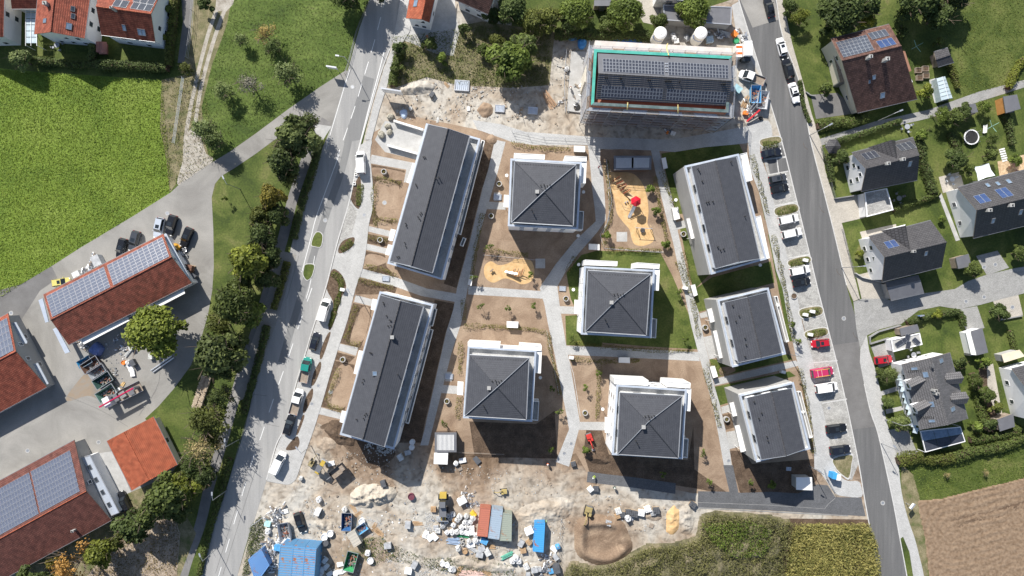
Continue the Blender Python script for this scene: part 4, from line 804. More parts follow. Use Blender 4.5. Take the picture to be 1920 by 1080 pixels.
def shell():
 zt = 13.4; P = [W(*p, zt) for p in ((1114, 92), (1373, 105), (1366, 211), (1108, 197))]; c = sum(P, Vector())/4
 root = thing('unfinished_building', 'unfinished building with solar roof and green membrane inside scaffolding', 'building', (c.x, c.y, 0))
 out = [tuple(p[:2]) for p in P]; inn = [tuple(p) for p in offset_poly(out, .95)]
 M_brick = mat('raw_brick', [(.30, .13, .09), (.38, .18, .12)], 1, grain=.2);
 mb = MB(); mb.prism(ear([tuple(p) for p in offset_poly(out, .12)]), 0, zt-1.5); mb.frame([tuple(p) for p in offset_poly(out, .12)], [tuple(p) for p in offset_poly(out, .5)], zt-1.5, zt-.1); mb.build('wall', M_brick, root)
 fi = [tuple(p) for p in offset_poly(out, .6)]
 for i, m_ in ((0, M_teal), (3, M_teal), (1, M_tealdark), (2, M_tealdark)):
  j = (i+1) % 4; mb = MB(); mb.prism(ear([out[i], out[j], fi[j], fi[i]]), zt-.1, zt); mb.build('parapet_membrane', m_, root)
 for i in range(4):
  a, b_ = P[i], P[(i+1) % 4]; wall_windows(root, offset_poly(out, .12)[i], offset_poly(out, .12)[(i+1) % 4], (1.6, 4.6, 7.6, 10.6), 8 if i % 2 == 0 else 3, 1.4, 1.6, (a+b_)/2-c if False else Vector(((a+b_)/2-c)[:2]), fm=M_frameg)
 e1 = [W(1121, 100, 13.4), W(1371, 113, 13.4)]; r = [W(1122, 138, 15.2), W(1372, 152, 15.2)]; e2 = [W(1117, 186, 13.0), W(1366, 199, 13.0)]
 sm = mat('standing_seam', [(.115, .118, .13), (.14, .143, .155)], .5, rough=.5, metal=.2)
 mb = MB(); roofq(mb, r[0], r[1], e2[1], e2[0], .15); roofq(mb, r[1], r[0], e1[0], e1[1], .15); mb.build('roof', [sm, M_seam], root)
 mb = MB()
 for i in range(13):
  t = (i+.5)/13; mb.tube(r[0].lerp(e2[0], t)+Z3*.05, r[1].lerp(e2[1], t)+Z3*.05, .07, 4)
 mb.tube(r[0]+Z3*.05, r[1]+Z3*.05, .10, 6); mb.build('roof_seam', M_slate2, root)
 q = lambda e, u, v: r[0].lerp(r[1], u).lerp(e[0].lerp(e[1], u), v)
 for u0, u1 in ((.035, .495), (.525, .975)):
  array(root, q(e1, u0, .74), q(e1, u1, .74), q(e1, u1, .10), q(e1, u0, .10), 19, 4, .06, M_pvn)
  array(root, q(e2, u0, .44), q(e2, u1, .44), q(e2, u1, .88), q(e2, u0, .88), 19, 3, .06, M_pvn)
 for u in (.055, .07, .165, .175, .375, .39, .505, .515, .53, .545, .61, .925, .94, .95):
  p = q(e2, u, .16); mb = MB(); mb.cyl(p-Z3*.2, .10, 1.1, 8); mb.build('vent_pipe', M_rub, root)
 mb = MB()
 for v in (.2, .4, .62, .82):
  for u in (.505, .517): mb.cyl(q(e1, u, .78-.62*v), .16, .2, 10)
 mb.build('vent_cap', M_alu, root)
 T = [W(*p, 9.2) for p in ((1116, 84), (1372, 95), (1372, 104), (1114, 92))]
 T2 = [(T[0].x, T[0].y+1.0), (T[1].x, T[1].y+.6), (T[2].x, T[2].y-1.2), (T[3].x, T[3].y-1.2)]
 mb = MB(); mb.prism(ear(T2), 0, 9.0); mb.build('terrace_storey', mat('terrace_screed', [(.50, .46, .42), (.64, .60, .56)], .8, grain=.12), root)
 mb = MB(); mb.prism(ear([W(*p, .4)[:2] for p in ((1071, 96), (1105, 97), (1097, 212), (1063, 208))]), 0, .4); mb.build('basement_slab', M_conc, root)
 mb = MB(); mb.prism(ear([W(*p, 9.5)[:2] for p in ((1099, 121), (1113, 122), (1111, 155), (1096, 153))]), 0, 9.5); mb.build('bay', M_wallc, root)
 sc = thing('scaffolding', 'steel scaffolding with boarded decks around the unfinished building', 'scaffolding', (c.x, c.y-7, 0))
 ring_ = offset_poly(out, -1.0); ring2 = offset_poly(out, -.25); ring_ = [Vector(p) for p in ring_]; ring2 = [Vector(p) for p in ring2]
 ext = Vector((0, .4))
 for L in (ring_, ring2):
  L[0] = L[0]+ext; L[1] = L[1]+ext*.8
 lev = [2.2, 4.3, 6.4, 8.5, 10.6, 12.6]; poles = MB(); rails = MB()
 for i in range(4):
  a, b_, a2, b2 = ring_[i], ring_[(i+1) % 4], ring2[i], ring2[(i+1) % 4]; n = int((b_-a).length/2.5)
  top = 10.6 if i == 0 else 12.6
  for k in range(n+1):
   p = a.lerp(b_, k/n); q_ = a2.lerp(b2, k/n); poles.tube((p.x, p.y, 0), (p.x, p.y, top+1.1), .05, 4); poles.tube((q_.x, q_.y, 0), (q_.x, q_.y, top), .05, 4)
   if k < n and k % 3 == 0:
    p1 = a.lerp(b_, (k+1)/n)
    for z0, z1 in zip([0]+lev, lev):
     if z1 <= top: rails.tube((p.x, p.y, z0), (p1.x, p1.y, z1), .04, 4)
  for z in lev:
   if z > top: continue
   for h in (.5, 1.0): rails.tube((a.x, a.y, z+h), (b_.x, b_.y, z+h), .04, 4)
   for k in range(n):
    mb = MB(); p, p1, q_, q1 = a.lerp(b_, (k+.02)/n), a.lerp(b_, (k+.98)/n), a2.lerp(b2, (k+.02)/n), a2.lerp(b2, (k+.98)/n)
    mb.prism([tuple(p), tuple(p1), tuple(q1), tuple(q_)], z-.06, z); o = mb.build('deck_board', M_steel if (k*7+int(z)) % 3 else M_woodo, sc)
 poles.build('scaffold_pole', M_steel, sc); rails.build('guard_rail', M_alu, sc)
 M_hose = mat('hose_yellow', [(.50, .40, .16), (.60, .50, .24)], 1)
 for x0, pts in ((0, [(1177, 192, 13.6), (1176, 205, 12.8), (1170, 216, 7), (1152, 228, .3)]), (1, [(1271, 196, 13.6), (1271, 212, 12.6), (1264, 222, 6), (1252, 233, .3)]), (2, [(1252, 82, 10), (1250, 90, 11), (1254, 104, 14)])):
  mb = MB(); mb.path([W(*p) for p in smooth_poly([p for p in pts], False, 4)], .14, 6); tag(mb.build('concrete_hose', M_hose), 'yellow hose hanging over the scaffold of the unfinished building', 'hose', 'yellow hoses on the scaffold', pos=W(*pts[0]))
shell()
def gable(name, desc, e1, r, e2, ze, zr, roofm, wallm, cat='house', group=None, ze2=None, ov=.45, nwin=(2, 2), floors=(1.5, 4.2), arrays=(), skyl=(), chim=(), gut=True, rib=None, wallz=None, gablewin=True, long=True, barge=None):
 "e1,r,e2 : pairs of pixels, ends A and B. e1 is the upper eave in the photograph"
 ze2 = ze if ze2 is None else ze2
 E1 = [W(*p, ze) for p in e1]; Rr = [W(*p, zr) for p in r]; E2 = [W(*p, ze2) for p in e2]
 c = (E1[0]+E1[1]+E2[0]+E2[1])/4; root = thing(name, desc, cat, (c.x, c.y, 0), group)
 mb = MB(); roofq(mb, Rr[1], Rr[0], E1[0], E1[1], .2); roofq(mb, Rr[0], Rr[1], E2[1], E2[0], .2); mb.build('roof', [roofm, barge or M_woodo], root)
 mb = MB(); mb.tube(Rr[0]+Z3*.02, Rr[1]+Z3*.02, .13, 6); mb.build('ridge_cap', rib or roofm, root)
 if gut:
  for E in (E1, E2): mb = MB(); mb.tube(E[0]-Z3*.06, E[1]-Z3*.06, .09, 6); mb.build('gutter', M_frameg, root)
 ux = (Rr[1]-Rr[0]).normalized(); ux.z = 0
 def sec(i):
  s = ux*ov*(1 if i == 0 else -1); a, m_, b_ = E1[i], Rr[i], E2[i]; t1 = ov/max((m_-a).to_2d().length, .1); t2 = ov/max((m_-b_).to_2d().length, .1)
  return [a.lerp(m_, t1)+s-Z3*.24, m_+s-Z3*.24, b_.lerp(m_, t2)+s-Z3*.24]
 A, B = sec(0), sec(1); mb = MB(); g0 = lambda p: Vector((p.x, p.y, 0))
 mb.face([g0(A[0]), g0(A[2]), A[2], A[1], A[0]]); mb.face([g0(B[2]), g0(B[0]), B[0], B[1], B[2]])
 mb.face([g0(B[0]), g0(A[0]), A[0], B[0]]); mb.face([g0(A[2]), g0(B[2]), B[2], A[2]]); mb.build('wall', wallm, root)
 if gablewin:
  for s_, sg in ((A, -1), (B, 1)):
   wall_windows(root, s_[0], s_[2], [f for f in floors if f+.8 < ze], nwin[0], 1.1, 1.3, (ux*sg).to_2d())
   if zr-ze > 2.2: wall_windows(root, s_[0], s_[2], [min(ze, ze2)+.4], 2 if zr-ze > 3 else 1, .9, 1.2, (ux*sg).to_2d(), m0=.3, m1=.3)
  if long:
   for k, zz in ((0, ze), (2, ze2)):
    o = (g0(A[k])-g0(A[1])).to_2d(); wall_windows(root, A[k], B[k], [f for f in floors if f+.8 < zz], nwin[1], 1.2, 1.3, o)
 def q(side, u, v):
  E = E1 if side == 1 else E2; return Rr[0].lerp(Rr[1], u).lerp(E[0].lerp(E[1], u), v)
 def basis(side):
  a = q(side, 1, 0)-q(side, 0, 0); b_ = q(side, 0, 0)-q(side, 0, 1); X = a.normalized(); n = X.cross(b_).normalized()
  if n.z < 0: n = -n
  return X, n.cross(X).normalized(), n
 for side, u0, u1, v0, v1, cols, rows, m in arrays:
  array(root, q(side, u0, v0), q(side, u1, v0), q(side, u1, v1), q(side, u0, v1), cols, rows, .05, m)
 for side, u, v, w, h in skyl:
  X, Y, n = basis(side); skylight(root, q(side, u, v), X, Y, n, w, h)
 for side, u, v, w, hh in chim:
  p = q(side, u, v); chimney(root, p.x, p.y, p.z-.5, p.z+hh, w, w*.8, M_wallg)
 root['_q'] = 0
 return root, q, basis, (A, B)
def flat(name, desc, quad, z, roofm, wallm, cat='shed', group=None, rim=None, parts=(), th=.18, rimh=.12, ribs=0):
 P = [W(*p, z) for p in quad]; c = sum(P, Vector())/len(P); root = thing(name, desc, cat, (c.x, c.y, 0), group); P2 = ear([tuple(p[:2]) for p in P])
 mb = MB(); mb.prism([tuple(p) for p in offset_poly(P2, .15)], 0, z-th); mb.build('wall', wallm, root)
 mb = MB(); mb.prism(P2, z-th, z); mb.build('roof', roofm, root)
 if rim: mb = MB(); mb.frame(P2, [tuple(p) for p in offset_poly(P2, .2)], z, z+rimh); mb.build('roof_edge', rim, root)
 if ribs:
  mb = MB(); a, b_, c_, d_ = P
  for i in range(ribs):
   t = (i+.5)/ribs; mb.tube(a.lerp(b_, t)+Z3*.02, d_.lerp(c_, t)+Z3*.02, .07, 4)
  mb.build('roof_rib', roofm, root)
 w, d_ = (P[1]-P[0]), (P[3]-P[0])
 if name not in ('roof_canopy',):
  mb = MB(); m_ = (P[3]+P[2])/2; mb.box((m_.x, m_.y, z*.42), (1.1, .3, z*.8), math.atan2(w.y, w.x)); mb.build('door', M_frameg, root)
 return root
wk, q, bs, (A, B) = gable('workshop', 'long red tiled workshop with bright solar panels in the asphalt yard', [(81, 552), (306, 438)], [(95, 600), (322, 482)], [(129, 647), (360, 531)], 4.3, 6.6, M_maroon, M_wall,
 arrays=[(1, .02, .50, .06, .88, 11, 7, M_pvl), (1, .525, .985, .06, .88, 11, 7, M_pvl)], cat='workshop', nwin=(2, 6), floors=(1.6, 3.6))
for P_ in ([(152, 635), (237, 591), (243, 601), (157, 646)], [(287, 566), (343, 538), (347, 550), (307, 571), (292, 577)]):
 Q = [W(*p, 3.7) for p in P_]; mb = MB(); mb.prism(ear([tuple(v[:2]) for v in Q]), 3.55, 3.7); mb.build('awning', M_balc, wk)
for P_ in ([(72, 563), (80, 559), (91, 603), (85, 605)], [(99, 617), (106, 614), (131, 660), (122, 663)], [(303, 440), (312, 438), (360, 528), (352, 534)]):
 Q = [W(*p, 3.6) for p in P_]; mb = MB(); mb.prism(ear([tuple(v[:2]) for v in Q]), 3.4, 3.6); mb.build('side_canopy', M_coping, wk)
dv = Vector((-200, 112))
gable('barn', 'red tiled barn with solar panels cut off by the left picture edge', [(-185, 699), (15, 587)], [(-170, 764), (30, 659)], [(-113, 834), (88, 726)], 3.6, 6.9, M_red, M_wallg, cat='barn',
 arrays=[(1, .62, .985, .05, .90, 11, 5, M_pvl)], nwin=(2, 6), floors=(1.6,))
for P_ in ([(21, 605), (30, 604), (51, 641), (50, 644), (31, 645)], [(55, 683), (71, 681), (91, 719), (88, 721), (79, 716)]):
 Q = [W(*p, 3.2) for p in P_]; mb = MB(); mb.prism(ear([tuple(v[:2]) for v in Q]), 3.0, 3.2); tag(mb.build('awning', M_coping), 'grey sheet awning on the gable of the left red barn', 'awning', 'awnings of the left barn', pos=Q[0])
gable('barn', 'large dark red barn with a big solar array in the lower left corner', [(-161, 988), (139, 825)], [(-140, 1087), (162, 921)], [(-96, 1142), (209, 976)], 4.0, 6.4, M_oldred, M_wallg, cat='barn',
 arrays=[(1, .46, .71, .06, .86, 14, 8, M_pvl), (1, .72, .965, .06, .86, 14, 8, M_pvl)], nwin=(2, 6), floors=(1.6,), chim=((2, .815, .75, .5, 1.0),), rib=M_orange)
sd = flat('side_annex', 'long white flat annex with four dark rooflights beside the large barn', [(152, 857), (169, 853), (224, 961), (208, 968)], 3.2, M_coping, M_wall, cat='annex', rim=M_alu, rimh=.05)
for k in range(4):
 p = W(168.5+k*12.1, 876+k*23.4, 3.2); skylight(sd, p, Vector((.46, -.88, 0)), Vector((.88, .46, 0)), Z3, 1.0, .7, M_glass)
gable('garage', 'orange tiled garage roof standing alone between the big barn and the road trees', [(200, 827), (247, 920)], [(232, 810), (279, 901)], [(288, 781), (333, 871)], 3.4, 4.6, M_orange, M_wallc, cat='garage', ze2=2.8, nwin=(1, 1), floors=(1.4,))
h1, q1, b1, AB = gable('house', 'red roofed house with glass side conservatory near the top left corner', [(79, -100), (64, 64)], [(112, -100), (95, 60)], [(182, -100), (159, 72)], 6.2, 9.2, M_red, M_wall, nwin=(3, 5),
 skyl=[(2, .70, .55, 1.0, .7), (2, .78, .58, 1.0, .7), (2, .90, .5, 1.3, 1.0), (1, .86, .4, .9, 1.1)], chim=[(1, .68, .3, .8, 1.2)])
cg = thing('conservatory', 'glass roofed conservatory strip along the red roofed house', 'conservatory', W(58, 52))
for i in range(12):
 p = W(59, -52+i*11.6, 3.0); mb = MB(); mb.box((p.x, p.y, 3.0), (2.3, 1.22, .08)); mb.build('glass_pane', M_cglass, cg)
mb = MB()
for x in (48, 58, 69): a, b_ = W(x, -60, 3.1), W(x, 86, 3.1); mb.tube(a, b_, .06, 4)
for x in (48, 69):
 for y in (-55, -20, 15, 50, 85): p = W(x, y, 3); mb.tube((p.x, p.y, 0), p, .06, 4)
mb.build('frame', M_frame, cg)
gable('house', 'red roofed house with dark solar panels and a slim white chimney', [(190, -40), (304, -18)], [(180, 12), (283, 26)], [(190, 66), (291, 79)], 5.8, 9.4, M_red, M_wall,
 arrays=[(1, .05, .35, .35, .72, 3, 1, M_pvd), (1, .30, .55, .08, .35, 2, 1, M_pvd), (1, .62, .98, .08, .62, 3, 2, M_pvd)], skyl=[(2, .46, .62, .7, 1.2), (2, .74, .70, .8, 1.3), (2, .81, .70, .8, 1.3), (1, .2, .75, .8, 1.2), (1, .62, .78, .8, 1.2), (1, .85, .78, .8, 1.2)], chim=[(2, .36, .06, .5, 1.8)], rib=M_orange)
gable('house', 'red roofed house with white walls at the far top left edge', [(-65, -90), (-65, 72)], [(-30, -90), (-30, 70)], [(10, -90), (7, 69)], 5.6, 8.6, M_red, M_wall)
gable('house', 'low red roof between the two top left houses', [(16, -60), (78, -60)], [(18, -22), (76, -22)], [(22, 17), (72, 17)], 5.0, 7.4, M_red, M_wallc, nwin=(1, 2))
gable('house', 'small orange roofed house with one skylight beside the main road', [(779, -60), (761, 34)], [(810, -60), (790, 36)], [(828, -60), (805, 42)], 5.4, 8.0, M_orange, M_wall, skyl=[(1, .70, .55, 1.4, 1.0)], nwin=(2, 2))
gable('house', 'dark red roof cut off by the top edge beside the trees', [(872, -75), (940, -52)], [(862, -38), (930, -15)], [(853, 0), (915, 27)], 5.4, 8.4, M_brown, M_wall, rib=M_orange, nwin=(2, 2))
flat('garage', 'flat grey garage roof behind the bright green tree at the top', [(1243, 9), (1372, 13), (1371, 47), (1245, 38)], 3.2, M_seam, M_wallg, cat='garage', rim=M_gutter)
flat('house', 'flat dark roof corner cut off by the top edge beside the street', [(1230, -50), (1300, -50), (1283, 2), (1232, -4)], 5, M_seam, M_wall, cat='house', rim=M_gutter)
flat('shed', 'small grey garden shed between two green trees at the top', [(1114, 0), (1146, 0), (1146, 11), (1114, 11)], 2.6, M_seam, M_woodo)
gable('house', 'brown tiled house with solar panels beside the upper street', [(1558, 72), (1667, 45)], [(1579, 114), (1690, 86)], [(1608, 212), (1720, 186)], 5.6, 9.2, M_brown, M_wallc, ze2=3.0,
 arrays=[(1, .04, .56, .10, .78, 8, 5, M_pv), (1, .60, .90, .52, .82, 4, 1, M_pv), (1, .66, .93, .10, .42, 3, 1, M_pvb)], skyl=[(2, .42, .42, .7, .9), (2, .33, .48, .4, .7), (2, .47, .78, 1.0, 1.2)], chim=[(2, .40, .07, .7, 1.5), (2, .65, .18, .8, 1.5)], nwin=(3, 4))
flat('porch_roof', 'brown side roof and balcony west of the brown tiled house', [(1560, 90), (1572, 92), (1584, 152), (1576, 155)], 3.4, M_woodo, M_wallc, cat='porch')
flat('porch_roof', 'small copper coloured side roof east of the brown tiled house', [(1691, 95), (1697, 96), (1709, 133), (1694, 138)], 3.4, mat('copper_sheet', [(.24, .12, .08), (.30, .16, .11)], 1), M_wallc, cat='porch')
hs, q, bs, _ = gable('house', 'white house with a dark cross gable beside the gravel topped garage', [(1597, 286), (1712, 257)], [(1624, 316), (1724, 291)], [(1615, 359), (1720, 338)], 5.4, 9.4, M_slate2, M_wall,
 arrays=[(1, .10, .34, .40, .80, 3, 1, M_pvd), (1, .70, .96, .40, .80, 3, 1, M_pvd)], skyl=[(2, .83, .25, .7, 1.3)], chim=[(2, .38, .02, .7, .8), (2, .66, .0, .7, .8)], nwin=(2, 3))
flat('garage', 'gravel topped garage with white parapet below the white house', [(1620, 361), (1662, 353), (1674, 394), (1624, 407)], 3.1, MATS['gravel_setts'], M_wall, cat='garage', rim=M_wall, rimh=.3)
hs2, q2, bs2, _ = gable('house', 'grey roofed house with cross gable and two blue collectors by the street', [(1629, 443), (1745, 413)], [(1659, 482), (1775, 454)], [(1654, 529), (1766, 501)], 5.4, 9.6, M_slate2, M_wall,
 arrays=[(1, .13, .31, .28, .60, 2, 1, M_pvb)], skyl=[(2, .68, .25, .6, 1.1)], chim=[(2, .44, .04, .6, .8)], nwin=(3, 3))
def dormer(root, q, basis, side, u0, u1, um, v0, v1, h):
 "a cross gable: its ridge runs level out of the main slope to a triangular front above the eave"
 a, b_ = q(side, u0, v1), q(side, u1, v1); top_in = q(side, um, v0); m_ = (a+b_)/2; front = Vector((m_.x, m_.y, top_in.z-.05)); dn = Vector((0, 0, 0))
 mb = MB(); roofq(mb, top_in, front, a, a+(a-m_)*.001, .15); mb.v = []; mb.f = []; mb.m = []; mb.uv = []
 for p in (a, b_):
  mb.face([top_in, front, p] if p is b_ else [front, top_in, p], 0, [(0, 0), (3, 0), (0, 3)])
 mb.face([a-Z3*.02, b_-Z3*.02, front-Z3*.02], 1); mb.build('cross_gable', [M_slate2, M_wall], root)
dormer(hs, q, bs, 1, .27, .72, .60, .10, 1.06, 0); dormer(hs2, q2, bs2, 1, .22, .62, .42, .05, 1.10, 0)
gable('garage', 'dark standing seam garage with ribs beside the junction', [(1660, 530), (1722, 516)], [(1663, 540), (1726, 526)], [(1671, 564), (1733, 550)], 2.8, 3.6, M_seam, M_wallg, cat='garage', nwin=(1, 1), floors=(9,))
hb, q3, b3, _ = gable('house', 'wide white gabled house with four blue skylights and collectors at the right', [(1795, 351), (1990, 300)], [(1832, 394), (2030, 345)], [(1825, 447), (2020, 400)], 4.7, 9.4, M_slate2, M_wall,
 arrays=[(1, .06, .17, .18, .52, 2, 1, M_pvb), (1, .27, .38, .18, .55, 2, 1, M_pvb)], skyl=[(1, .25, .78, .7, 1.1), (1, .34, .74, .7, 1.1), (1, .44, .72, .8, 1.2), (2, .17, .52, .7, 1.2), (2, .43, .45, .7, 1.2)], chim=[(2, .10, .10, .8, .8), (2, .31, .12, .8, .8)], nwin=(2, 6))
flat('shed', 'grey flat roofed shed behind the round tree of the paved court', [(1792, 483), (1816, 476), (1822, 499), (1797, 504)], 2.6, M_seam, M_woodo)
flat('carport', 'white edged carport with five tilted solar panels', [(1670, 637), (1724, 624), (1729, 646), (1674, 660)], 2.8, M_conc, M_wall, cat='carport', rim=M_wall, rimh=.15)
cp = COL.objects[-1]
for k, (x, y, rz) in enumerate([(1686, 644, .6), (1693, 640, .6), (1701, 634, 1.3), (1703, 647, 1.45), (1718, 640, -.8)]):
 p = W(x, y, 3.15); ux = Vector((math.cos(rz), math.sin(rz), .12)).normalized(); uy = Z3.cross(ux).normalized(); ob = bpy.data.objects.new('solar_panel', panel_mesh(1.7, 1.05, M_pvd)); COL.objects.link(ob)
 m3 = Matrix((ux, uy, ux.cross(uy))).transposed().to_4x4(); m3.translation = p; ob.matrix_world = m3; tag(ob, 'dark solar panel propped on the white edged carport roof', 'solar panel', 'solar panels on the carport', pos=p)
flat('shed', 'grey lean-to shed roof above the carport with panels', [(1687, 616), (1720, 608), (1725, 622), (1690, 630)], 2.6, M_seam, M_woodo)
flat('garage', 'long garage with white side roof and dark roof felt at the right', [(1821, 621), (1842, 615), (1853, 661), (1833, 666)], 3.0, M_seam, M_wall, cat='garage')
flat('garage', 'white lower roof strip along the long dark garage', [(1811, 623), (1820, 621), (1832, 666), (1821, 665)], 2.5, M_balc, M_wall, cat='garage')
flat('shed', 'grey garden shed at the lower right beside the hedge', [(1870, 787), (1900, 776), (1903, 800), (1875, 809)], 2.6, M_seam, M_woodo)
flat('shed', 'dark roofed shed with orange wooden wall at the right edge', [(1881, 181), (1907, 177), (1914, 204), (1886, 212)], 2.8, M_seam, mat('orange_wood', [(.50, .22, .07), (.60, .30, .10)], 1.5))
flat('shed', 'small grey shed roof half under the trees beside the footpath', [(1806, 197), (1829, 194), (1834, 210), (1820, 213)], 2.5, M_seam, M_woodo)
gable('shed', 'dark gabled garden shed beside the big tree shadow', [(1751, 97), (1777, 89)], [(1755, 112), (1782, 103)], [(1759, 126), (1789, 117)], 2.2, 3.0, M_slate2, M_woodo, cat='shed', nwin=(1, 1), floors=(9,))
def dormer_house():
 ze, zr = 5.4, 9.2
 wv_ = [(1691, 683), (1725, 806)]; ev = [(1781, 661), (1815, 785)]; rd = [(1756, 676), (1795, 800)]
 rt, qq, bb, _ = gable('house', 'large grey roofed house with four dormers behind the red parked car', [wv_[0], wv_[1]], [(1745, 671), (1777, 797)], [ev[0], ev[1]], ze, zr, M_slate3, M_wall,
  skyl=[(1, .22, .30, 1.2, 1.0), (1, .66, .36, 1.2, 1.0), (2, .08, .45, .9, 1.4), (2, .80, .40, .9, 1.6), (1, .10, .62, .6, 1.2), (1, .90, .50, .6, 1.2)], chim=[(1, .46, .20, .6, 1.0), (1, .51, .17, .6, 1.0)], nwin=(3, 4))
 for side, u in ((1, .30), (1, .66), (2, .36), (2, .66)):
  X, Y, n = bb(side); p = qq(side, u, .62); p2 = qq(side, u, .95); o = (p2-p).to_2d().normalized(); rz = math.atan2(o.y, o.x); mb = MB()
  c_ = Vector((p.x, p.y, 0))+Vector((*o, 0))*1.0; t = Vector((-o.y, o.x, 0)); f = Vector((*o, 0))
  bz, tz = p2.z, p.z+.3; fr = [c_+f*1.1+t*1.0, c_+f*1.1-t*1.0, c_-f*1.6-t*1.0, c_-f*1.6+t*1.0]
  mb.prism(ear([tuple(v[:2]) for v in fr]), bz-.3, tz, 0); pk = tz+.9
  a, b_ = c_+f*1.4, c_-f*2.4; ap, bp_ = Vector((a.x, a.y, pk)), Vector((b_.x, b_.y, pk))
  for sg in (1, -1):
   e1, e2 = a+t*1.3*sg, b_+t*1.3*sg; mb.face([ap, bp_, (e2.x, e2.y, tz-.1), (e1.x, e1.y, tz-.1)], 1, [(0, 0), (3, 0), (3, 1.4), (0, 1.4)])
  mb.face([(fr[0].x, fr[0].y, tz), (fr[1].x, fr[1].y, tz), (c_.x+f.x*1.1, c_.y+f.y*1.1, pk-.1)], 0); mb.build('dormer', [M_wall, M_slate3], rt)
  window(rt, (c_+f*1.12+Z3*(tz-.65)), rz+PI/2, 1.3, 1.0)
 for ys in (.12, .82):
  for k in range(7):
   p = qq(1, ys+.005*k, .85-.07*k); mb = MB(); mb.box(p+Z3*.1, (.08, .5, .12), R(-14)); mb.build('roof_step', M_rub, rt)
 p = qq(1, .10, .14); mb = MB(); mb.cyl(p, .03, 1.2, 6); mb.cyl(p+Vector((.2, 0, 1.1)), .45, .08, 12, axis='x'); mb.build('satellite_dish', M_frameg, rt)
 for nm, P_ in (('glass_lean_to', [(1725, 808), (1801, 800), (1810, 828), (1735, 848)]),):
  Q = [W(*v, 2.9) for v in P_]; rr = thing(nm, 'glazed garden room with dark blinds at the foot of the dormered house', 'garden room', ((Q[0]+Q[2])/2).to_2d().to_3d())
  for k in range(3):
   for j in range(2):
    a, b_, c_, d_ = (Q[0].lerp(Q[1], k/3), Q[0].lerp(Q[1], (k+.97)/3), Q[3].lerp(Q[2], (k+.97)/3), Q[3].lerp(Q[2], k/3)); v0, v1 = j/2, (j+.96)/2
    mb = MB(); mb.prism(ear([tuple(v[:2]) for v in (a.lerp(d_, v0), b_.lerp(c_, v0), b_.lerp(c_, v1), a.lerp(d_, v1))]), 2.8, 2.9); mb.build('glass_pane', M_pvd if j else M_skyl, rr)
  mb = MB(); mb.frame([tuple(v[:2]) for v in Q], [tuple(v) for v in offset_poly(Q, .15)], 2.7, 2.98)
  for v in Q: mb.tube((v.x, v.y, 0), (v.x, v.y, 2.7), .07, 4)
  mb.build('frame', M_frame, rr)
 for k in range(10):
  p = W(1687+k*3.3, 708+k*11, 2.6); mb = MB(); mb.box((p.x, p.y, 2.6), (1.1, 1.25, .06), R(-15)); mb.build('glass_pane', M_cglass, rt)
dormer_house()
gable('house', 'white gabled house with awning cut off by the lower right edge', [(1897, 691), (2060, 650)], [(1932, 738), (2100, 700)], [(1922, 790), (2085, 748)], 4.6, 9.0, M_slate2, M_wall, skyl=[(1, .1, .5, .8, 1.2)], nwin=(2, 4))
flat('awning', 'cream striped awning on the terrace of the lower right white house', [(1878, 665), (1912, 656), (1922, 668), (1883, 680)], 2.7, mat('cream_cloth', [(.62, .52, .38), (.68, .60, .46)], 1), M_conc, cat='awning')
def ribshed(desc, quad, z, n, split, wm):
 P = [W(*p, z) for p in quad]; c = sum(P, Vector())/4; rt = thing('bicycle_shed', desc, 'bicycle shed', (c.x, c.y, 0)); P2 = ear([tuple(p[:2]) for p in P])
 mb = MB(); mb.frame([tuple(p) for p in offset_poly(P2, .2)], [tuple(p) for p in offset_poly(P2, .3)], 0, z-.2); mb.build('wall', wm, rt)
 mb = MB(); mb.frame(P2, [tuple(p) for p in offset_poly(P2, .45)], z-.25, z, 0); mb.build('roof_frame', M_seam, rt)
 inn = [Vector((*p, z)) for p in offset_poly([tuple(p[:2]) for p in P], .42)]
 for u0, u1 in split:
  a, b_, c_, d_ = inn[0].lerp(inn[1], u0), inn[0].lerp(inn[1], u1), inn[3].lerp(inn[2], u1), inn[3].lerp(inn[2], u0)
  mb = MB(); mb.prism(ear([tuple(v[:2]) for v in (a, b_, c_, d_)]), z-.12, z-.05)
  for k in range(n):
   t = (k+.5)/n; mb.tube(a.lerp(b_, t)+Z3*0, d_.lerp(c_, t)+Z3*0, .07, 4, 1)
  mb.build('roof_sheet', [M_balc, M_steel], rt)
 return rt
M_slat = mat('timber_slats', [(.10, .07, .05), (.14, .10, .08)], 2)
ribshed('bicycle shed with two white ribbed roof sheets above the playground', [(1151, 292), (1222, 292), (1221, 318), (1151, 319)], 2.8, 16, [(0, .47), (.53, 1)], M_slat)
ribshed('bicycle shed with one white ribbed roof at the building site edge', [(815, 811), (856, 811), (856, 848), (815, 848)], 2.8, 14, [(0, 1)], M_slat)
flat('store_box', 'cream flat roofed store attached to the ribbed bicycle shed', [(814, 849), (840, 849), (839, 871), (813, 870)], 2.6, M_balc, M_wall, cat='store')
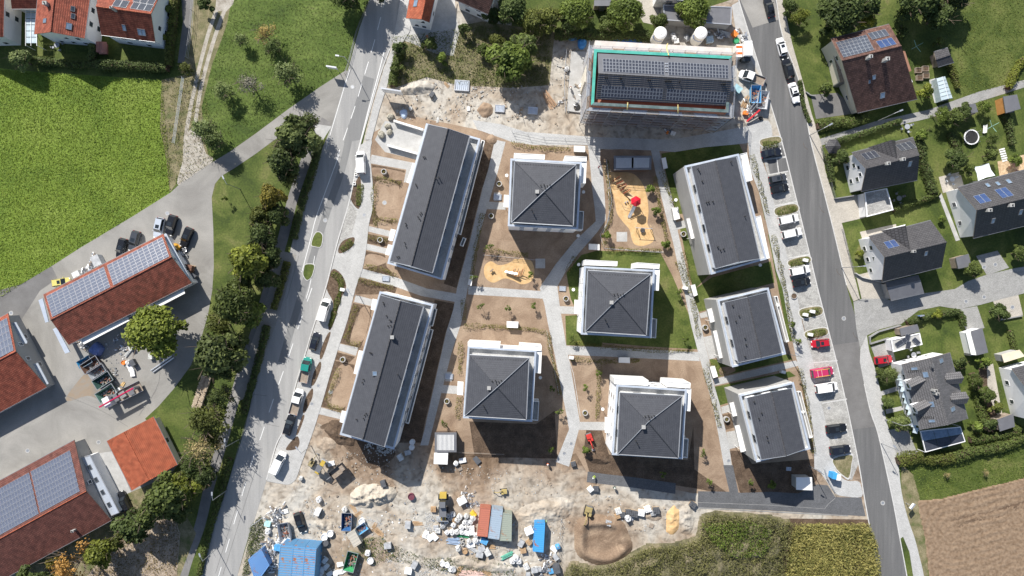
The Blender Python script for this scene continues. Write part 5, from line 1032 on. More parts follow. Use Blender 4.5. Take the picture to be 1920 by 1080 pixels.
BX = [((1076, 273), (1097, 274), (1097, 285), (1076, 284), 'beside the north path'), ((1240, 297), (1248, 295), (1252, 315), (1244, 317), 'between the bicycle shed and the lawn corner'), ((1260, 390), (1271, 388), (1275, 410), (1264, 413), 'on the lawn beside the entrance path of the long row house'),
 ((1104, 457), (1124, 458), (1124, 469), (1104, 468), 'below the large playground fence'), ((880, 515), (887, 516), (884, 536), (877, 534), 'beside the small sandpit path'), ((950, 602), (972, 603), (971, 615), (950, 614), 'inside the planted soil yard'),
 ((1160, 670), (1181, 670), (1181, 681), (1160, 680), 'on soil below the shaded cross path'), ((1295, 535), (1303, 533), (1308, 553), (1301, 556), 'at the shaded lawn beside the long path'), ((1331, 688), (1340, 686), (1346, 706), (1337, 709), 'between middle and last row house'), ((1067, 667), (1076, 668), (1075, 674), (1067, 673), 'tiny one at the path crossing')]
for a, b_, c_, d_, w in BX:
 P = [W(*p, 1.5) for p in (a, b_, c_, d_)]; P2 = ear([tuple(p[:2]) for p in P]); c0 = sum(P, Vector())/4; rt = thing('bin_shelter', 'white bin shelter '+w, 'bin shelter', (c0.x, c0.y, 0), 'white bin shelters of the estate')
 mb = MB(); mb.prism([tuple(p) for p in offset_poly(P2, .08)], 0, 1.42); mb.build('body', M_wallg, rt); mb = MB(); mb.prism(P2, 1.42, 1.5); mb.frame(P2, [tuple(p) for p in offset_poly(P2, .08)], 1.5, 1.56); mb.build('lid', M_balc, rt)
ub = flat('entrance_kiosk', 'white square kiosk with a grey side beside the last row house', [(1493, 895), (1522, 895), (1523, 919), (1493, 918)], 2.9, M_balc, M_wallg, cat='kiosk', rim=M_wall)
for P_, ds in (([(738, 226), (793, 243)], 'upper'), ([(726, 272), (783, 288)], 'lower')):
 a, b_ = W(*P_[0], 1.2), W(*P_[1], 1.2); mb = MB(); m_ = (a+b_)/2; mb.box((m_.x, m_.y, .6), ((b_-a).length, .35, 1.2), math.atan2((b_-a).y, (b_-a).x)); mb.box((m_.x, m_.y, 1.22), ((b_-a).length, .45, .08), math.atan2((b_-a).y, (b_-a).x)); tag(mb.build('ramp_wall', M_balc), ds+' concrete side wall of the garage ramp', 'wall')
# ================================================================ VEGETATION
def crown_mesh(name, r, h, n, leaf, lumps, seed, m, shell=.78, flat_=.8, dens=1.0):
 "leaf cards on a heap of lumps; crown base at 0, radius about r, height h"
 rg = np.random.default_rng(seed); cs = []
 for i in range(lumps):
  a = i*2.399+rg.random()*1.5; t = (i+.5)/lumps; rr = r*.70*math.sqrt(t)*(.55+.65*rg.random()); zz = h*(.34+.38*(1-t**1.2)+.16*(rg.random()-.5)); cs.append((rr*math.cos(a), rr*math.sin(a), zz, r*(.16+.27*rg.random())*(1.2-.35*t)))
 w = np.array([c[3]**2 for c in cs]); k = rg.choice(len(cs), n, p=w/w.sum()); cs = np.array(cs)
 u = rg.normal(size=(n, 3)); u /= np.linalg.norm(u, axis=1, keepdims=True); u[:, 2] = np.where(u[:, 2] < -.35, -u[:, 2], u[:, 2])
 rad = cs[k, 3]*(shell+(1.06-shell)*rg.random(n)+.10*rg.normal(size=n)); C = cs[k, :3]+u*rad[:, None]*np.array([1, 1, flat_])
 N = u*.9+rg.normal(size=(n, 3))*.55; N[:, 2] += .35
 lt = rg.random(len(cs)); tint = .05+.55*lt[k]+.45*rg.random(n)
 return cards(name, C, N, leaf*(.6+.8*rg.random(n)), tint, m)
def trunk_mesh(name, h, r, spread, seed, nb=7):
 rnd = random.Random(seed); mb = MB(); mb.tube((0, 0, 0), (.1, .05, h*.5), r, 7, 0, r*.7)
 for i in range(nb):
  a = 2*PI*i/nb+rnd.random(); z = h*(.25+.3*rnd.random()); p = Vector((0, 0, z)); q_ = Vector((math.cos(a)*spread*.55, math.sin(a)*spread*.55, z+h*.28)); e = Vector((math.cos(a+.3)*spread*.9, math.sin(a+.3)*spread*.9, z+h*.42))
  mb.tube(p, q_, r*.45, 5, 0, r*.25); mb.tube(q_, e, r*.25, 4, 0, r*.08)
  for s_ in (-.6, .7): mb.tube(q_, q_+Vector((math.cos(a+s_)*spread*.35, math.sin(a+s_)*spread*.35, h*.15)), r*.18, 4, 0, r*.06)
 return mb
TREES = {}
def tree_proto(kind, v):
 k = (kind, v)
 if k in TREES: return TREES[k]
 s = hash((kind, v)) % 1000 if False else sum(map(ord, kind))*7+v
 spec = {'big': (6.0, 11.0, 9000, .34, 30, .72, M_leaf), 'mid': (3.6, 7.0, 4200, .28, 17, .70, M_leaf), 'small': (1.8, 3.6, 1300, .22, 9, .65, M_leaf),
   'airy': (3.4, 6.0, 2200, .17, 16, .35, M_leaf), 'bare': (3.2, 5.5, 1100, .13, 14, .2, M_hay), 'sapling': (1.1, 3.0, 150, .15, 5, .4, M_leaf), 'shrub': (1.0, 1.2, 420, .17, 6, .5, M_leaf), 'twiggy': (.7, .8, 120, .11, 5, .2, M_hay)}[kind]
 r, h, n, leaf, lumps, shell, m = spec
 ce = crown_mesh('crown', r, h*.86, n, leaf, lumps, s, m, shell)
 cz = {'shrub': .0, 'twiggy': 0}.get(kind, h*.14)
 tm = trunk_mesh('trunk', h, {'big': .32, 'mid': .2, 'small': .1, 'airy': .16, 'bare': .15, 'sapling': .04, 'shrub': .05, 'twiggy': .03}[kind], r, s, {'bare': 12, 'airy': 10}.get(kind, 6)).mesh('trunk'); tm.materials.append(M_twig if kind in ('bare', 'twiggy', 'sapling') else M_bark)
 TREES[k] = (ce, tm, r, h, cz); return TREES[k]
_tv = [0]
def tree(px, py, rpx, kind='mid', col=(1, 1, 1), desc='', name=None, group=None, cat='tree', hs=1.0, z=None):
 _tv[0] += 1; ce, tm, r, h, cz = tree_proto(kind, _tv[0] % 3)
 sc = rpx*S/r; hh = h*sc*hs; p = W(px, py, hh*.55 if z is None else z)
 name = name or ('shrub' if kind in ('shrub', 'twiggy') else 'tree'); root = bpy.data.objects.new(name, None); COL.objects.link(root); root.location = (p.x, p.y, 0)
 root.rotation_euler = (0, 0, random.random()*6.28); root.scale = (sc, sc, sc*hs); tag(root, desc, cat if name != 'shrub' else 'shrub', group)
 c = bpy.data.objects.new('crown' if name != 'shrub' else 'foliage', ce); COL.objects.link(c); c.parent = root; c.location = (0, 0, cz); v = .85+.3*random.random(); c.color = (col[0]*v, col[1]*v, col[2]*v, 1)
 t = bpy.data.objects.new('trunk' if name != 'shrub' else 'stem', tm); COL.objects.link(t); t.parent = root; return root
def hedge(pts, w, h, col, desc, leaf=.17, dens=38, m=None, name='hedge', px=True, group=None, cat='hedge', lump=.25):
 P = [W(*p, h*.6) for p in smooth_poly(pts, False, 4)] if px else pts
 seg = [(b_-a).to_2d().length for a, b_ in zip(P, P[1:])]; L = sum(seg); n = int(dens*L*(w+h)); cum = np.cumsum([0]+seg)
 s = RNG.random(n)*L; i = np.clip(np.searchsorted(cum, s)-1, 0, len(seg)-1); f = (s-cum[i])/np.array(seg)[i]
 A = np.array([tuple(p[:2]) for p in P]); c = A[i]+(A[i+1]-A[i])*f[:, None]; d_ = (A[i+1]-A[i])/np.array(seg)[i][:, None]; nn = np.stack([-d_[:, 1], d_[:, 0]], 1)
 wob = 1+lump*(fbm(s, s*0+3, .6, 2)*2-1); th = RNG.random(n)*PI; rr = (.72+.3*RNG.random(n))*wob
 off = np.cos(th)*w/2*rr; z = np.abs(np.sin(th))**.6*h*rr*.96+.03
 C = np.concatenate([c+nn*off[:, None], z[:, None]], 1); N = np.concatenate([nn*(np.cos(th))[:, None], np.sin(th)[:, None]+.2], 1)+RNG.normal(size=(n, 3))*.5
 tint = .15+.4*fbm(c[:, 0], c[:, 1], .8, 4)+.5*RNG.random(n)
 cen = A.mean(0); C[:, :2] -= cen; me = cards('foliage', C, N, leaf*(.6+.8*RNG.random(n)), tint, m or M_leaf)
 root = thing(name, desc, cat, (cen[0], cen[1], 0), group); o = bpy.data.objects.new('foliage', me); COL.objects.link(o); o.parent = root; o.color = (*col, 1)
 if h > .7:
  Lp, Rp = ribbon_pts([tuple(p[:2]) for p in P], w*.5); mb = MB()
  for k in range(len(P)-1):
   q_ = [(*Rp[k], h*.6), (*Rp[k+1], h*.6), (*Lp[k+1], h*.6), (*Lp[k], h*.6)]; mb.hexa([(x, y, 0) for x, y, _ in q_], q_)
  mb.build('dark_core', M_darkearth, root)  # added dark core, keeps the hedge foliage from being see-through
 return root
def tufts(name, poly, dens, leaf, cols_m, hmax, kindz='stuff', color=(1, 1, 1), rows=None, asp=.35, clump=.3, minz=0, tintf=None, smooth=False, tj=.45):
 P = [tuple(W(*p)[:2]) for p in (smooth_poly(poly) if smooth else poly)]; A = np.array(P); lo, hi = A.min(0), A.max(0); n = int(np.prod(hi-lo)*dens)
 X = lo[0]+RNG.random(n)*(hi-lo)[0]; Y = lo[1]+RNG.random(n)*(hi-lo)[1]
 if rows:
  a, sp = rows; u = X*math.cos(a)+Y*math.sin(a); v = -X*math.sin(a)+Y*math.cos(a); v = np.round(v/sp)*sp+RNG.normal(size=n)*sp*.27; X = u*math.cos(a)-v*math.sin(a); Y = u*math.sin(a)+v*math.cos(a)
 k = inpoly(X, Y, P); den = fbm(X, Y, .35, 11); k &= den > clump*RNG.random(n); X, Y = X[k], Y[k]; n = len(X)
 z = minz+hmax*RNG.random(n)**.8*(.5+fbm(X, Y, .5, 3)); C = np.stack([X, Y, z+.02], 1); N = RNG.normal(size=(n, 3))*.8; N[:, 2] += .7
 tint = (tintf(X, Y) if tintf else .65*fbm(X, Y, .12, 5))+tj*RNG.random(n)-.05
 me = cards(name, C, N, leaf*(.5+RNG.random(n)), tint, cols_m, asp); o = bpy.data.objects.new(name, me); COL.objects.link(o); o['kind'] = kindz; o.color = (*color, 1); return o
M_blade = leafmat('grass_blades', (.095, .15, .016), (.25, .32, .046), .22)
M_corn = leafmat('maize_leaves', (.045, .065, .012), (.40, .35, .12), .12)
M_scrub = leafmat('scrub_leaves', (.03, .036, .012), (.21, .19, .085), .1)
M_deep = leafmat('lawn_blades', (.045, .075, .012), (.16, .19, .040), .15)
tufts('meadow_grass', [(-60, 120), (0, 130), (60, 136), (303, 152), (308, 200), (318, 300), (320, 358), (250, 403), (150, 463), (97, 497), (40, 533), (0, 558), (-60, 595)], 34, .15, M_blade, .2, tj=.28, tintf=lambda X, Y: .25+.5*fbm(X, Y, .09, 5)+.25*fbm(X, Y, .6, 2)-.1, clump=.2)
tufts('grass_blades', [(444, -30), (715, -30), (672, 40), (655, 110), (648, 132), (600, 161), (540, 203), (480, 246), (430, 283), (395, 303), (384, 265), (378, 200), (398, 120), (425, 50)], 14, .13, M_deep, .14, clump=.5)
tufts('grass_blades', [(1690, 872), (1800, 845), (1920, 800), (1990, 800), (1990, 880), (1920, 895), (1785, 929), (1724, 938), (1712, 890)], 22, .14, M_deep, .18, color=(1.1, 1.15, 1))
tufts('grass_blades', [(1735, -30), (1980, -30), (1980, 140), (1806, 180), (1790, 120), (1810, 80), (1760, 60)], 14, .13, M_deep, .12, color=(1.15, 1.1, 1))
tufts('rough_grass', [(345, 140), (380, 130), (404, 300), (335, 345), (303, 330), (303, 150)], 14, .15, M_hay, .25, color=(.7, .85, .55), clump=.7)
tufts('rough_grass', [(735, 70), (800, 62), (905, 50), (1035, 60), (1025, 158), (960, 165), (860, 160), (800, 145), (735, 165)], 30, .17, M_leaf, .45, color=(1.3, 1.25, .9), clump=.6)
tufts('maize_field', [(1486, 978), (1625, 978), (1640, 1020), (1650, 1110), (1462, 1110), (1474, 1030)], 125, .30, M_corn, 1.5, rows=(R(-4), .80), asp=.2, tj=.7, clump=.65, tintf=lambda X, Y: -.1+.4*fbm(X, Y, .35, 5)+.3*fbm(X, Y, 1.4, 2), color=(1.0, 1.0, .95), minz=.5)
g2 = sheet('maize_soil', [(1480, 972), (1628, 974), (1645, 1020), (1658, 1120), (1450, 1120), (1470, 1030)], 3, M_darkearth)
SCR = [(1052, 1085), (1070, 1050), (1115, 1062), (1165, 1045), (1210, 1020), (1260, 1018), (1305, 1005), (1312, 965), (1340, 958), (1440, 965), (1482, 975), (1470, 1040), (1460, 1130), (1040, 1130)]
M_scrubsoil = mat('scrub_soil', [(.04, .04, .02), (.12, .11, .06), (.22, .18, .12)], .3, bump=.15, bscale=2, grain=.4, gscale=3)
heightfield('slope', SCR, .5, lambda X, Y, D: np.clip(D/2.5, 0, 1)*(.4+2.2*fbm(X, Y, .45, 5, o=3))*1.2, M_scrubsoil, smooth=False)
tufts('scrub', SCR, 75, .24, M_scrub, 1.9, clump=.95, minz=.9, color=(.95, 1.0, .8), asp=.3, tintf=lambda X, Y: .55*fbm(X, Y, .12, 5)+.25*fbm(X, Y, .6, 2))
tufts('scrub', [(1310, 975), (1400, 968), (1440, 985), (1430, 1030), (1370, 1040), (1330, 1010)], 70, .20, M_leaf, 2.0, clump=.9, minz=1.2, color=(1.4, 1.6, .9))
tufts('scrub', [(226, 1000), (268, 955), (318, 945), (338, 1000), (330, 1100), (120, 1110), (180, 1060)], 26, .16, M_hay, .3, clump=.6, color=(.75, .70, .55))
tufts('weeds', [(470, 985), (490, 965), (500, 1000), (482, 1040), (465, 1080), (455, 1080)], 60, .18, M_leaf, .5, clump=.5)
tufts('weeds', [(672, 1008), (720, 1005), (740, 1040), (700, 1060), (675, 1040)], 50, .18, M_leaf, .6, clump=.9, color=(1.2, 1.3, .8))
tufts('weeds', [(845, 1045), (880, 1042), (960, 1060), (965, 1078), (860, 1075), (730, 1050), (735, 1020), (800, 1045)], 45, .16, M_leaf, .4, clump=1.0)
PK, PD, PB = (1.9, 1.9, 2.3), (1.4, 1.5, 1.6), (.75, .88, 1.6)
DG, MG, BG, YG, OL, AU, GY = (.80, .88, .85), (.95, 1.0, .85), (1.35, 1.45, .95), (1.7, 1.55, .8), (1.15, 1.05, .8), (1.9, 1.3, .8), (1.3, 1.3, 1.4)
T = [ # row between yard and road
(553, 255, 40, 'mid', GY, 'grey green round tree at the side road junction'), (530, 305, 32, 'mid', DG, 'dark green tree just below the junction tree'), (510, 370, 26, 'mid', AU, 'rust coloured autumn tree in the road side row'),
(488, 405, 24, 'mid', OL, 'small olive tree below the rust coloured one'), (472, 488, 40, 'mid', YG, 'yellowing tree right of the asphalt yard'), (493, 445, 28, 'mid', DG, 'dark tree wedged above the yellowing one'), (505, 480, 26, 'mid', DG, 'dark tree between yellowing tree and cycle path'), (440, 570, 40, 'big', MG, 'broad mid green tree right of the asphalt yard'),
(470, 590, 26, 'mid', BG, 'bright green tree beside the shaded cycle path'), (415, 610, 28, 'airy', OL, 'thin olive tree at the yard edge'), (408, 668, 46, 'mid', GY, 'grey green dense tree above the wood stack'), (440, 640, 24, 'mid', DG, 'dark tree squeezed beside the cycle path'),
(390, 785, 38, 'airy', OL, 'thin leaved tree below the wood stack'), (378, 838, 34, 'bare', GY, 'nearly bare grey tree near the orange garage'), (365, 870, 28, 'airy', DG, 'dark thin tree right of the orange garage'), (345, 912, 30, 'mid', YG, 'yellow green small tree behind the orange garage'), (318, 930, 40, 'mid', MG, 'full green tree at the corner of the orange garage'),
(290, 955, 32, 'mid', MG, 'green tree between orange garage and stubble'), (255, 985, 34, 'mid', DG, 'dark green tree beside the dark parked car'), (222, 1012, 20, 'small', OL, 'small olive bush tree near the barn eave'), (190, 1035, 28, 'mid', YG, 'low yellowish tree beside the stubble field'), (138, 1058, 42, 'bare', AU, 'bare autumn tree at the barn corner'), (103, 1052, 14, 'small', AU, 'small orange leaved tree against the big barn'), (60, 1090, 30, 'mid', DG, 'dark tree at the lower picture edge'),
(293, 619, 57, 'big', (1.5, 1.45, .8), 'large round yellow green tree in the middle of the yard'),
(575, 232, 26, 'airy', GY, 'thin outer tree at the side road junction'), (537, 282, 24, 'airy', GY, 'thin tree in the dark row below the junction'), (545, 330, 22, 'airy', OL, 'olive thin tree above the rust coloured one'), (520, 405, 22, 'mid', DG, 'dark tree right of the small olive tree'), (500, 520, 24, 'mid', DG, 'dark tree at the lower island'), (455, 530, 22, 'mid', GY, 'grey tree below the yellowing one'), (432, 690, 26, 'airy', DG, 'dark airy tree below the grey dense tree'), (418, 745, 26, 'airy', DG, 'dark airy tree beside the wood stack'), (400, 820, 24, 'airy', OL, 'olive airy tree right of the bare one'), (385, 890, 24, 'mid', DG, 'dark tree at the cycle path below the bare one'), (340, 960, 20, 'mid', DG, 'dark bush tree at the stubble corner'),
(452, 74, 17, 'airy', PK, 'upper left thin park tree'), (497, 66, 26, 'bare', OL, 'pale bare park tree in the upper row'), (514, 90, 20, 'airy', PD, 'dark thin park tree behind the pale bare one'), (538, 137, 32, 'airy', PK, 'grey thin park tree in the middle'), (467, 158, 28, 'bare', PB, 'feathery grey park tree left of the middle'), (420, 170, 24, 'airy', PK, 'small thin park tree near the track'), (383, 243, 32, 'airy', PK, 'thin park tree beside the side road'), (405, 262, 22, 'airy', PD, 'dark thin park tree touching the side road'), (655, -20, 44, 'big', MG, 'large tree at the top edge shading the main road'), (705, -28, 34, 'big', DG, 'second large tree at the top edge over the road'), (386, 8, 16, 'small', DG, 'dark small tree at the head of the track'),
(40, 112, 24, 'mid', PK, 'grey green round bush tree at the meadow corner'), (350, 128, 16, 'airy', OL, 'thin tree at the lane end'), (306, 72, 11, 'small', YG, 'slim yellow green tree beside the right red house'), (320, 20, 13, 'small', MG, 'slim tree at the top of the garden lane'),
(962, 112, 46, 'mid', BG, 'large light green tree left of the solar roof building'), (985, 88, 34, 'mid', MG, 'green tree behind the large light green one'), (932, 80, 20, 'mid', OL, 'olive tree touching the large light green one'), (905, 92, 14, 'small', MG, 'small tree among the rough grass'), (870, 56, 14, 'small', DG, 'dark small tree near the brick yard'), (830, 108, 14, 'small', BG, 'bright bush tree in the rough grass'), (748, 90, 16, 'small', DG, 'dark bush tree at the pavement edge'), (742, 125, 14, 'small', MG, 'green bush tree above the estate sign'), (808, 85, 18, 'small', MG, 'green bush tree beside the concrete yard'),
(960, 18, 34, 'big', DG, 'dark tree above the light green tree'), (1000, 40, 30, 'big', OL, 'brownish dark tree in the northern belt'), (1030, 35, 28, 'mid', OL, 'olive tree in the northern belt'), (1083, 24, 36, 'big', BG, 'bright green tree left of the small grey shed'), (1068, 48, 22, 'mid', DG, 'dark tree under the bright green belt tree'), (1175, 26, 36, 'big', BG, 'bright green tree right of the small grey shed'), (1140, 46, 22, 'mid', MG, 'green tree between the two bright belt trees'), (1298, 20, 37, 'big', BG, 'bright green tree covering the flat garage'), (1235, 42, 20, 'mid', MG, 'small green tree left of the first silo'), (925, 28, 20, 'mid', DG, 'dark tree beside the dark red roof'),
(1498, 35, 22, 'airy', YG, 'golden conifer like tree beside the street'), (1480, 14, 18, 'mid', DG, 'dark tree at the top of the street'), (1575, 25, 48, 'big', DG, 'dark round tree above the brown tiled house'), (1625, 10, 34, 'mid', DG, 'dark tree right of the round dark one'), (1720, 0, 46, 'big', DG, 'tall dark tree casting the long garden shadow'), (1760, 30, 34, 'mid', DG, 'dark tree beside the tall one'), (1790, -10, 38, 'big', DG, 'dark tree at the top edge above the pasture'), (1545, 166, 17, 'small', MG, 'round bush tree above the asphalt drive'), (1628, 38, 16, 'small', YG, 'yellow shrub tree at the solar roof corner'), (1690, 60, 14, 'small', DG, 'dark bush tree behind the solar roof'),
(1762, 80, 12, 'small', MG, 'small bush at the dark garden shed'), (1735, 172, 17, 'small', YG, 'light vegetable bushes beside the greenhouse'), (1762, 215, 20, 'airy', BG, 'palm like light tree below the footpath'), (1788, 222, 20, 'mid', MG, 'green garden tree left of the trampoline'), (1808, 210, 17, 'mid', DG, 'dark garden tree beside the small grey shed roof'), (1728, 252, 15, 'small', BG, 'bright round bush left of the palm like tree'), (1845, 200, 16, 'airy', BG, 'thin apple tree right of the small grey roof'), (1795, 300, 24, 'mid', DG, 'dark tree above the white terrace'), (1815, 320, 14, 'small', MG, 'round bush beside the sail'), (1855, 290, 16, 'small', MG, 'bush tree above the wooden deck'), (1905, 300, 14, 'small', BG, 'bush right of the wooden deck'), (1860, 262, 14, 'airy', MG, 'thin bush tree beside the trampoline'),
(1577, 295, 18, 'mid', DG, 'dark tree left of the white house'), (1766, 410, 8, 'small', BG, 'small round bright bush behind the grey roofed house'), (1613, 475, 10, 'small', YG, 'light green ball tree on the street lawn'), (1823, 506, 18, 'mid', MG, 'round tree in the paved court'), (1872, 585, 20, 'mid', DG, 'dense dark ball tree beside the drive'), (1912, 475, 18, 'mid', MG, 'green tree at the right edge beside the court'), (1668, 704, 20, 'airy', GY, 'palm like tree under the red parked car'), (1650, 700, 12, 'small', MG, 'bush beside the palm like tree'), (1690, 790, 22, 'mid', GY, 'round grey green tree at the front garden corner'), (1665, 755, 14, 'small', DG, 'dark front garden bush'), (1800, 680, 14, 'small', DG, 'dark bush behind the dormered house'), (1845, 680, 14, 'small', BG, 'bright garden bush beside the path slabs'), (1830, 715, 18, 'airy', MG, 'thin garden tree on the lawn edge'), (1852, 740, 18, 'mid', MG, 'garden tree beside the brown bed'), (1868, 765, 14, 'small', OL, 'olive garden bush above the grey shed'), (1830, 800, 14, 'small', BG, 'bright small bush on the lawn'), (1855, 795, 16, 'small', DG, 'dark bush left of the grey shed'), (1758, 588, 12, 'small', YG, 'golden bush beside the junction hedge'),
(1470, 905, 0, 'x', None, '')]
for t in T:
 if t[3] == 'x': continue
 px, py, r, kd, col, ds = t
 road = 400 < px < 620 and 200 < py < 900 or px < 420 and py > 700; tree(px, py, r*(1.12 if road else 1.0), kd, tuple(c*(.85 if road else 1) for c in col), ds, hs=1.25 if road else (1.0 if r > 20 else 1.1), group=None)
YT = [(901, 574, 'sapling'), (951, 578, 'sapling'), (1000, 572, 'sapling'), (918, 462, 'sapling'), (1220, 354, 'small'), (1231, 396, 'small'), (1139, 442, 'small'), (1248, 458, 'small'), (1098, 728, 'sapling'), (1049, 772, 'sapling'), (1036, 730, 'sapling'), (1033, 842, 'sapling'), (1098, 842, 'small'), (1242, 890, 'sapling'), (1329, 903, 'sapling'), (1318, 850, 'sapling'), (1406, 903, 'sapling'), (1447, 908, 'small'), (833, 795, 'sapling'), (1121, 700, 'sapling'), (995, 516, 'sapling'), (888, 520, 'sapling'), (1284, 637, 'sapling'), (1273, 548, 'sapling'), (1072, 634, 'sapling'), (1484, 609, 'sapling'), (1848, 887, 'bare'), (1775, 890, 'bare'), (420, 372, 'sapling'), (1496, 640, 'sapling')]
for x, y, k in YT: tree(x, y, {'sapling': 9, 'small': 10, 'bare': 8}[k], k, BG if k != 'bare' else GY, 'slim young tree in its planting bed' if 860 < x < 1300 and y < 700 else 'slim young tree on the brown soil' if y > 700 and x < 1500 else 'slim young tree outside the estate beds', group='young trees newly planted', name='young_tree', hs=1.2)
HD = [([(178, 122), (225, 121), (270, 124), (312, 126)], 2.4, 2.6, DG, 'clipped dark hedge between the red houses and the meadow'), ([(60, 112), (100, 116), (140, 120), (175, 120)], 1.8, 2.2, DG, 'loose dark hedge at the meadow left part'), ([(180, 25), (176, 60), (172, 100), (168, 112)], 1.6, 2.2, GY, 'grey green hedge between the two red houses'),
 ([(328, -20), (324, 20), (322, 50), (316, 90), (314, 122)], 1.8, 2.4, OL, 'autumn tinted hedge along the garden lane'), ([(597, 262), (588, 310), (572, 360), (560, 400), (549, 448)], 1.9, 1.3, DG, 'dark roadside hedge above the traffic islands'), ([(538, 490), (528, 530), (512, 580)], 1.6, 1.1, OL, 'thin roadside hedge left of the lower island'), ([(500, 610), (480, 690), (455, 775)], 1.8, 1.2, DG, 'shaded roadside hedge beside the parked pickups'), ([(430, 860), (412, 930), (396, 980), (380, 1040), (372, 1080)], 1.6, 1.3, MG, 'roadside hedge at the lower left of the main road'),
 ([(1533, 236), (1570, 230), (1600, 228), (1628, 218)], 2.6, 1.8, MG, 'bushy hedge below the asphalt drive'), ([(1560, 268), (1600, 256), (1650, 240), (1690, 226)], 1.4, 1.6, DG, 'hedge along the lower side of the footpath'), ([(1722, 262), (1732, 300), (1742, 330), (1752, 362)], 2.2, 2.2, DG, 'tall dark hedge right of the white house'), ([(1551, 290), (1556, 310), (1562, 340)], 1.4, 1.8, DG, 'dark hedge between street and white house'), ([(1676, 394), (1700, 384), (1745, 370), (1760, 360)], 1.5, 1.4, MG, 'hedge behind the white house garden'),
 ([(1702, 606), (1730, 596), (1765, 590), (1800, 586), (1808, 612)], 1.6, 1.6, DG, 'dark green hedge along the curved drive'), ([(1684, 866), (1720, 858), (1760, 862), (1790, 858)], 3.0, 2.0, OL, 'wide loose hedge above the lower right grass'), ([(1790, 858), (1830, 846), (1880, 838), (1925, 820)], 2.6, 2.0, MG, 'hedge climbing to the right edge'), ([(1820, 826), (1870, 818), (1920, 805)], 2.2, 1.6, MG, 'second hedge behind the climbing one'),
 ([(1892, 165), (1905, 135), (1920, 110)], 1.8, 1.6, YG, 'yellow green hedge at the pasture corner'), ([(1780, 118), (1790, 140), (1798, 165)], 1.4, 1.4, OL, 'shrub row right of the greenhouse'), ([(1886, 212), (1895, 240), (1900, 270)], 1.6, 1.6, DG, 'shrub row below the orange shed'), ([(1825, 700), (1840, 760), (1850, 800)], 2.4, 1.4, MG, 'garden shrub row along the brown bed'), ([(1800, 290), (1790, 265), (1782, 250)], 1.8, 1.4, DG, 'garden shrub row left of the trampoline'), ([(1895, 620), (1902, 650), (1905, 660)], 1.2, 1.2, MG, 'shrub row at the far right lawn'), ([(1500, 150), (1508, 200), (1520, 230)], .9, 1.0, DG, 'low hedge along the upper street pavement'), ([(735, 160), (738, 140), (745, 108), (750, 85)], 2.0, 2.0, MG, 'wild hedge along the pavement above the sign'),
 ([(1040, 62), (1100, 62), (1160, 66), (1220, 66)], 2.5, 2.5, DG, 'dark belt of bushes behind the building site')]
for pts, w, h, col, ds in HD: hedge(pts, w, h, col, ds)
SH = [([(704, 344), (700, 372), (702, 410), (704, 424)], 'left edge of the upper front garden'), ([(706, 412), (745, 414)], 'between the upper front garden plots'), ([(684, 500), (720, 506), (742, 518)], 'above the cross path at the pavement'), ([(690, 444), (726, 452)], 'around the planter between two entrances'), ([(672, 524), (738, 540)], 'below the cross path at the pavement'), ([(668, 572), (660, 600), (648, 636)], 'left edge of the second front garden'), ([(648, 642), (676, 646)], 'foot of the second front garden'), ([(636, 690), (624, 720), (612, 754)], 'left edge of the third front garden'), ([(612, 760), (645, 770)], 'foot of the third front garden'), ([(700, 332), (752, 344)], 'upper edge of the first front garden'),
 ([(1136, 300), (1146, 400), (1136, 430), (1134, 462)], 'left side of the playground'), ([(1138, 468), (1240, 470)], 'bottom of the playground'), ([(1228, 330), (1240, 400), (1256, 470)], 'right side of the playground'), ([(905, 400), (893, 460), (885, 515)], 'left side of the small playground'), ([(905, 468), (990, 478)], 'above the small sandpit'), ([(958, 268), (1000, 276), (1070, 280)], 'above the upper square house'), ([(868, 612), (920, 612), (1020, 622), (1030, 650), (1040, 690), (1050, 740)], 'right of the lower square house'), ([(864, 640), (862, 700)], 'left wall of the lower square house'), ([(861, 745), (858, 785)], 'lower left wall of the lower square house'), ([(1070, 672), (1130, 678), (1200, 676)], 'below the shaded cross path'), ([(1124, 676), (1122, 740), (1120, 785)], 'inside the soil garden left of the last square house'), ([(1298, 560), (1310, 630)], 'right edge of the green lawn'), ([(1270, 490), (1296, 550)], 'upper right edge of the green lawn'), ([(1066, 642), (1200, 656), (1300, 658)], 'above the shaded cross path'), ([(1240, 320), (1262, 380)], 'along the path at the row house lawn'), ([(1280, 470), (1294, 530)], 'along the path at the second lawn'), ([(1450, 440), (1470, 530), (1490, 640)], 'between middle row house and parking strip'), ([(1410, 290), (1440, 400)], 'between long row house and parking strip'), ([(1500, 690), (1516, 770), (1526, 850)], 'between last row house and parking strip'), ([(1322, 690), (1340, 760), (1350, 800)], 'right of the last square house garden'), ([(1325, 680), (1360, 700)], 'beside the bin shelter near the last row houses'), ([(868, 560), (870, 600)], 'left edge of the planted yard'), ([(1078, 480), (1064, 510)], 'at the diagonal path below the playground')]
for pts, ds in SH: hedge(pts, 1.0, .7, (1.5, 1.15, .9), 'sparse brown row of young shrubs, '+ds, leaf=.11, dens=26, name='shrub_row', group='young shrub rows in the estate beds', cat='shrubs', lump=.9)
for pts in ([(622, 512), (640, 530), (628, 580), (618, 612)], [(1460, 270), (1430, 272)], [(1457, 400), (1493, 390)], [(1482, 496), (1517, 487)], [(1503, 590), (1538, 582)], [(1512, 630), (1548, 622)], [(676, 345), (672, 385)], [(640, 470), (660, 452)]):
 hedge(pts, 1.2, .45, (1.1, 1.1, .8), 'low green planting in the kerbed bed of the street', leaf=.12, dens=60, name='shrub_row', group='low planting in street beds', cat='shrubs', lump=.9)
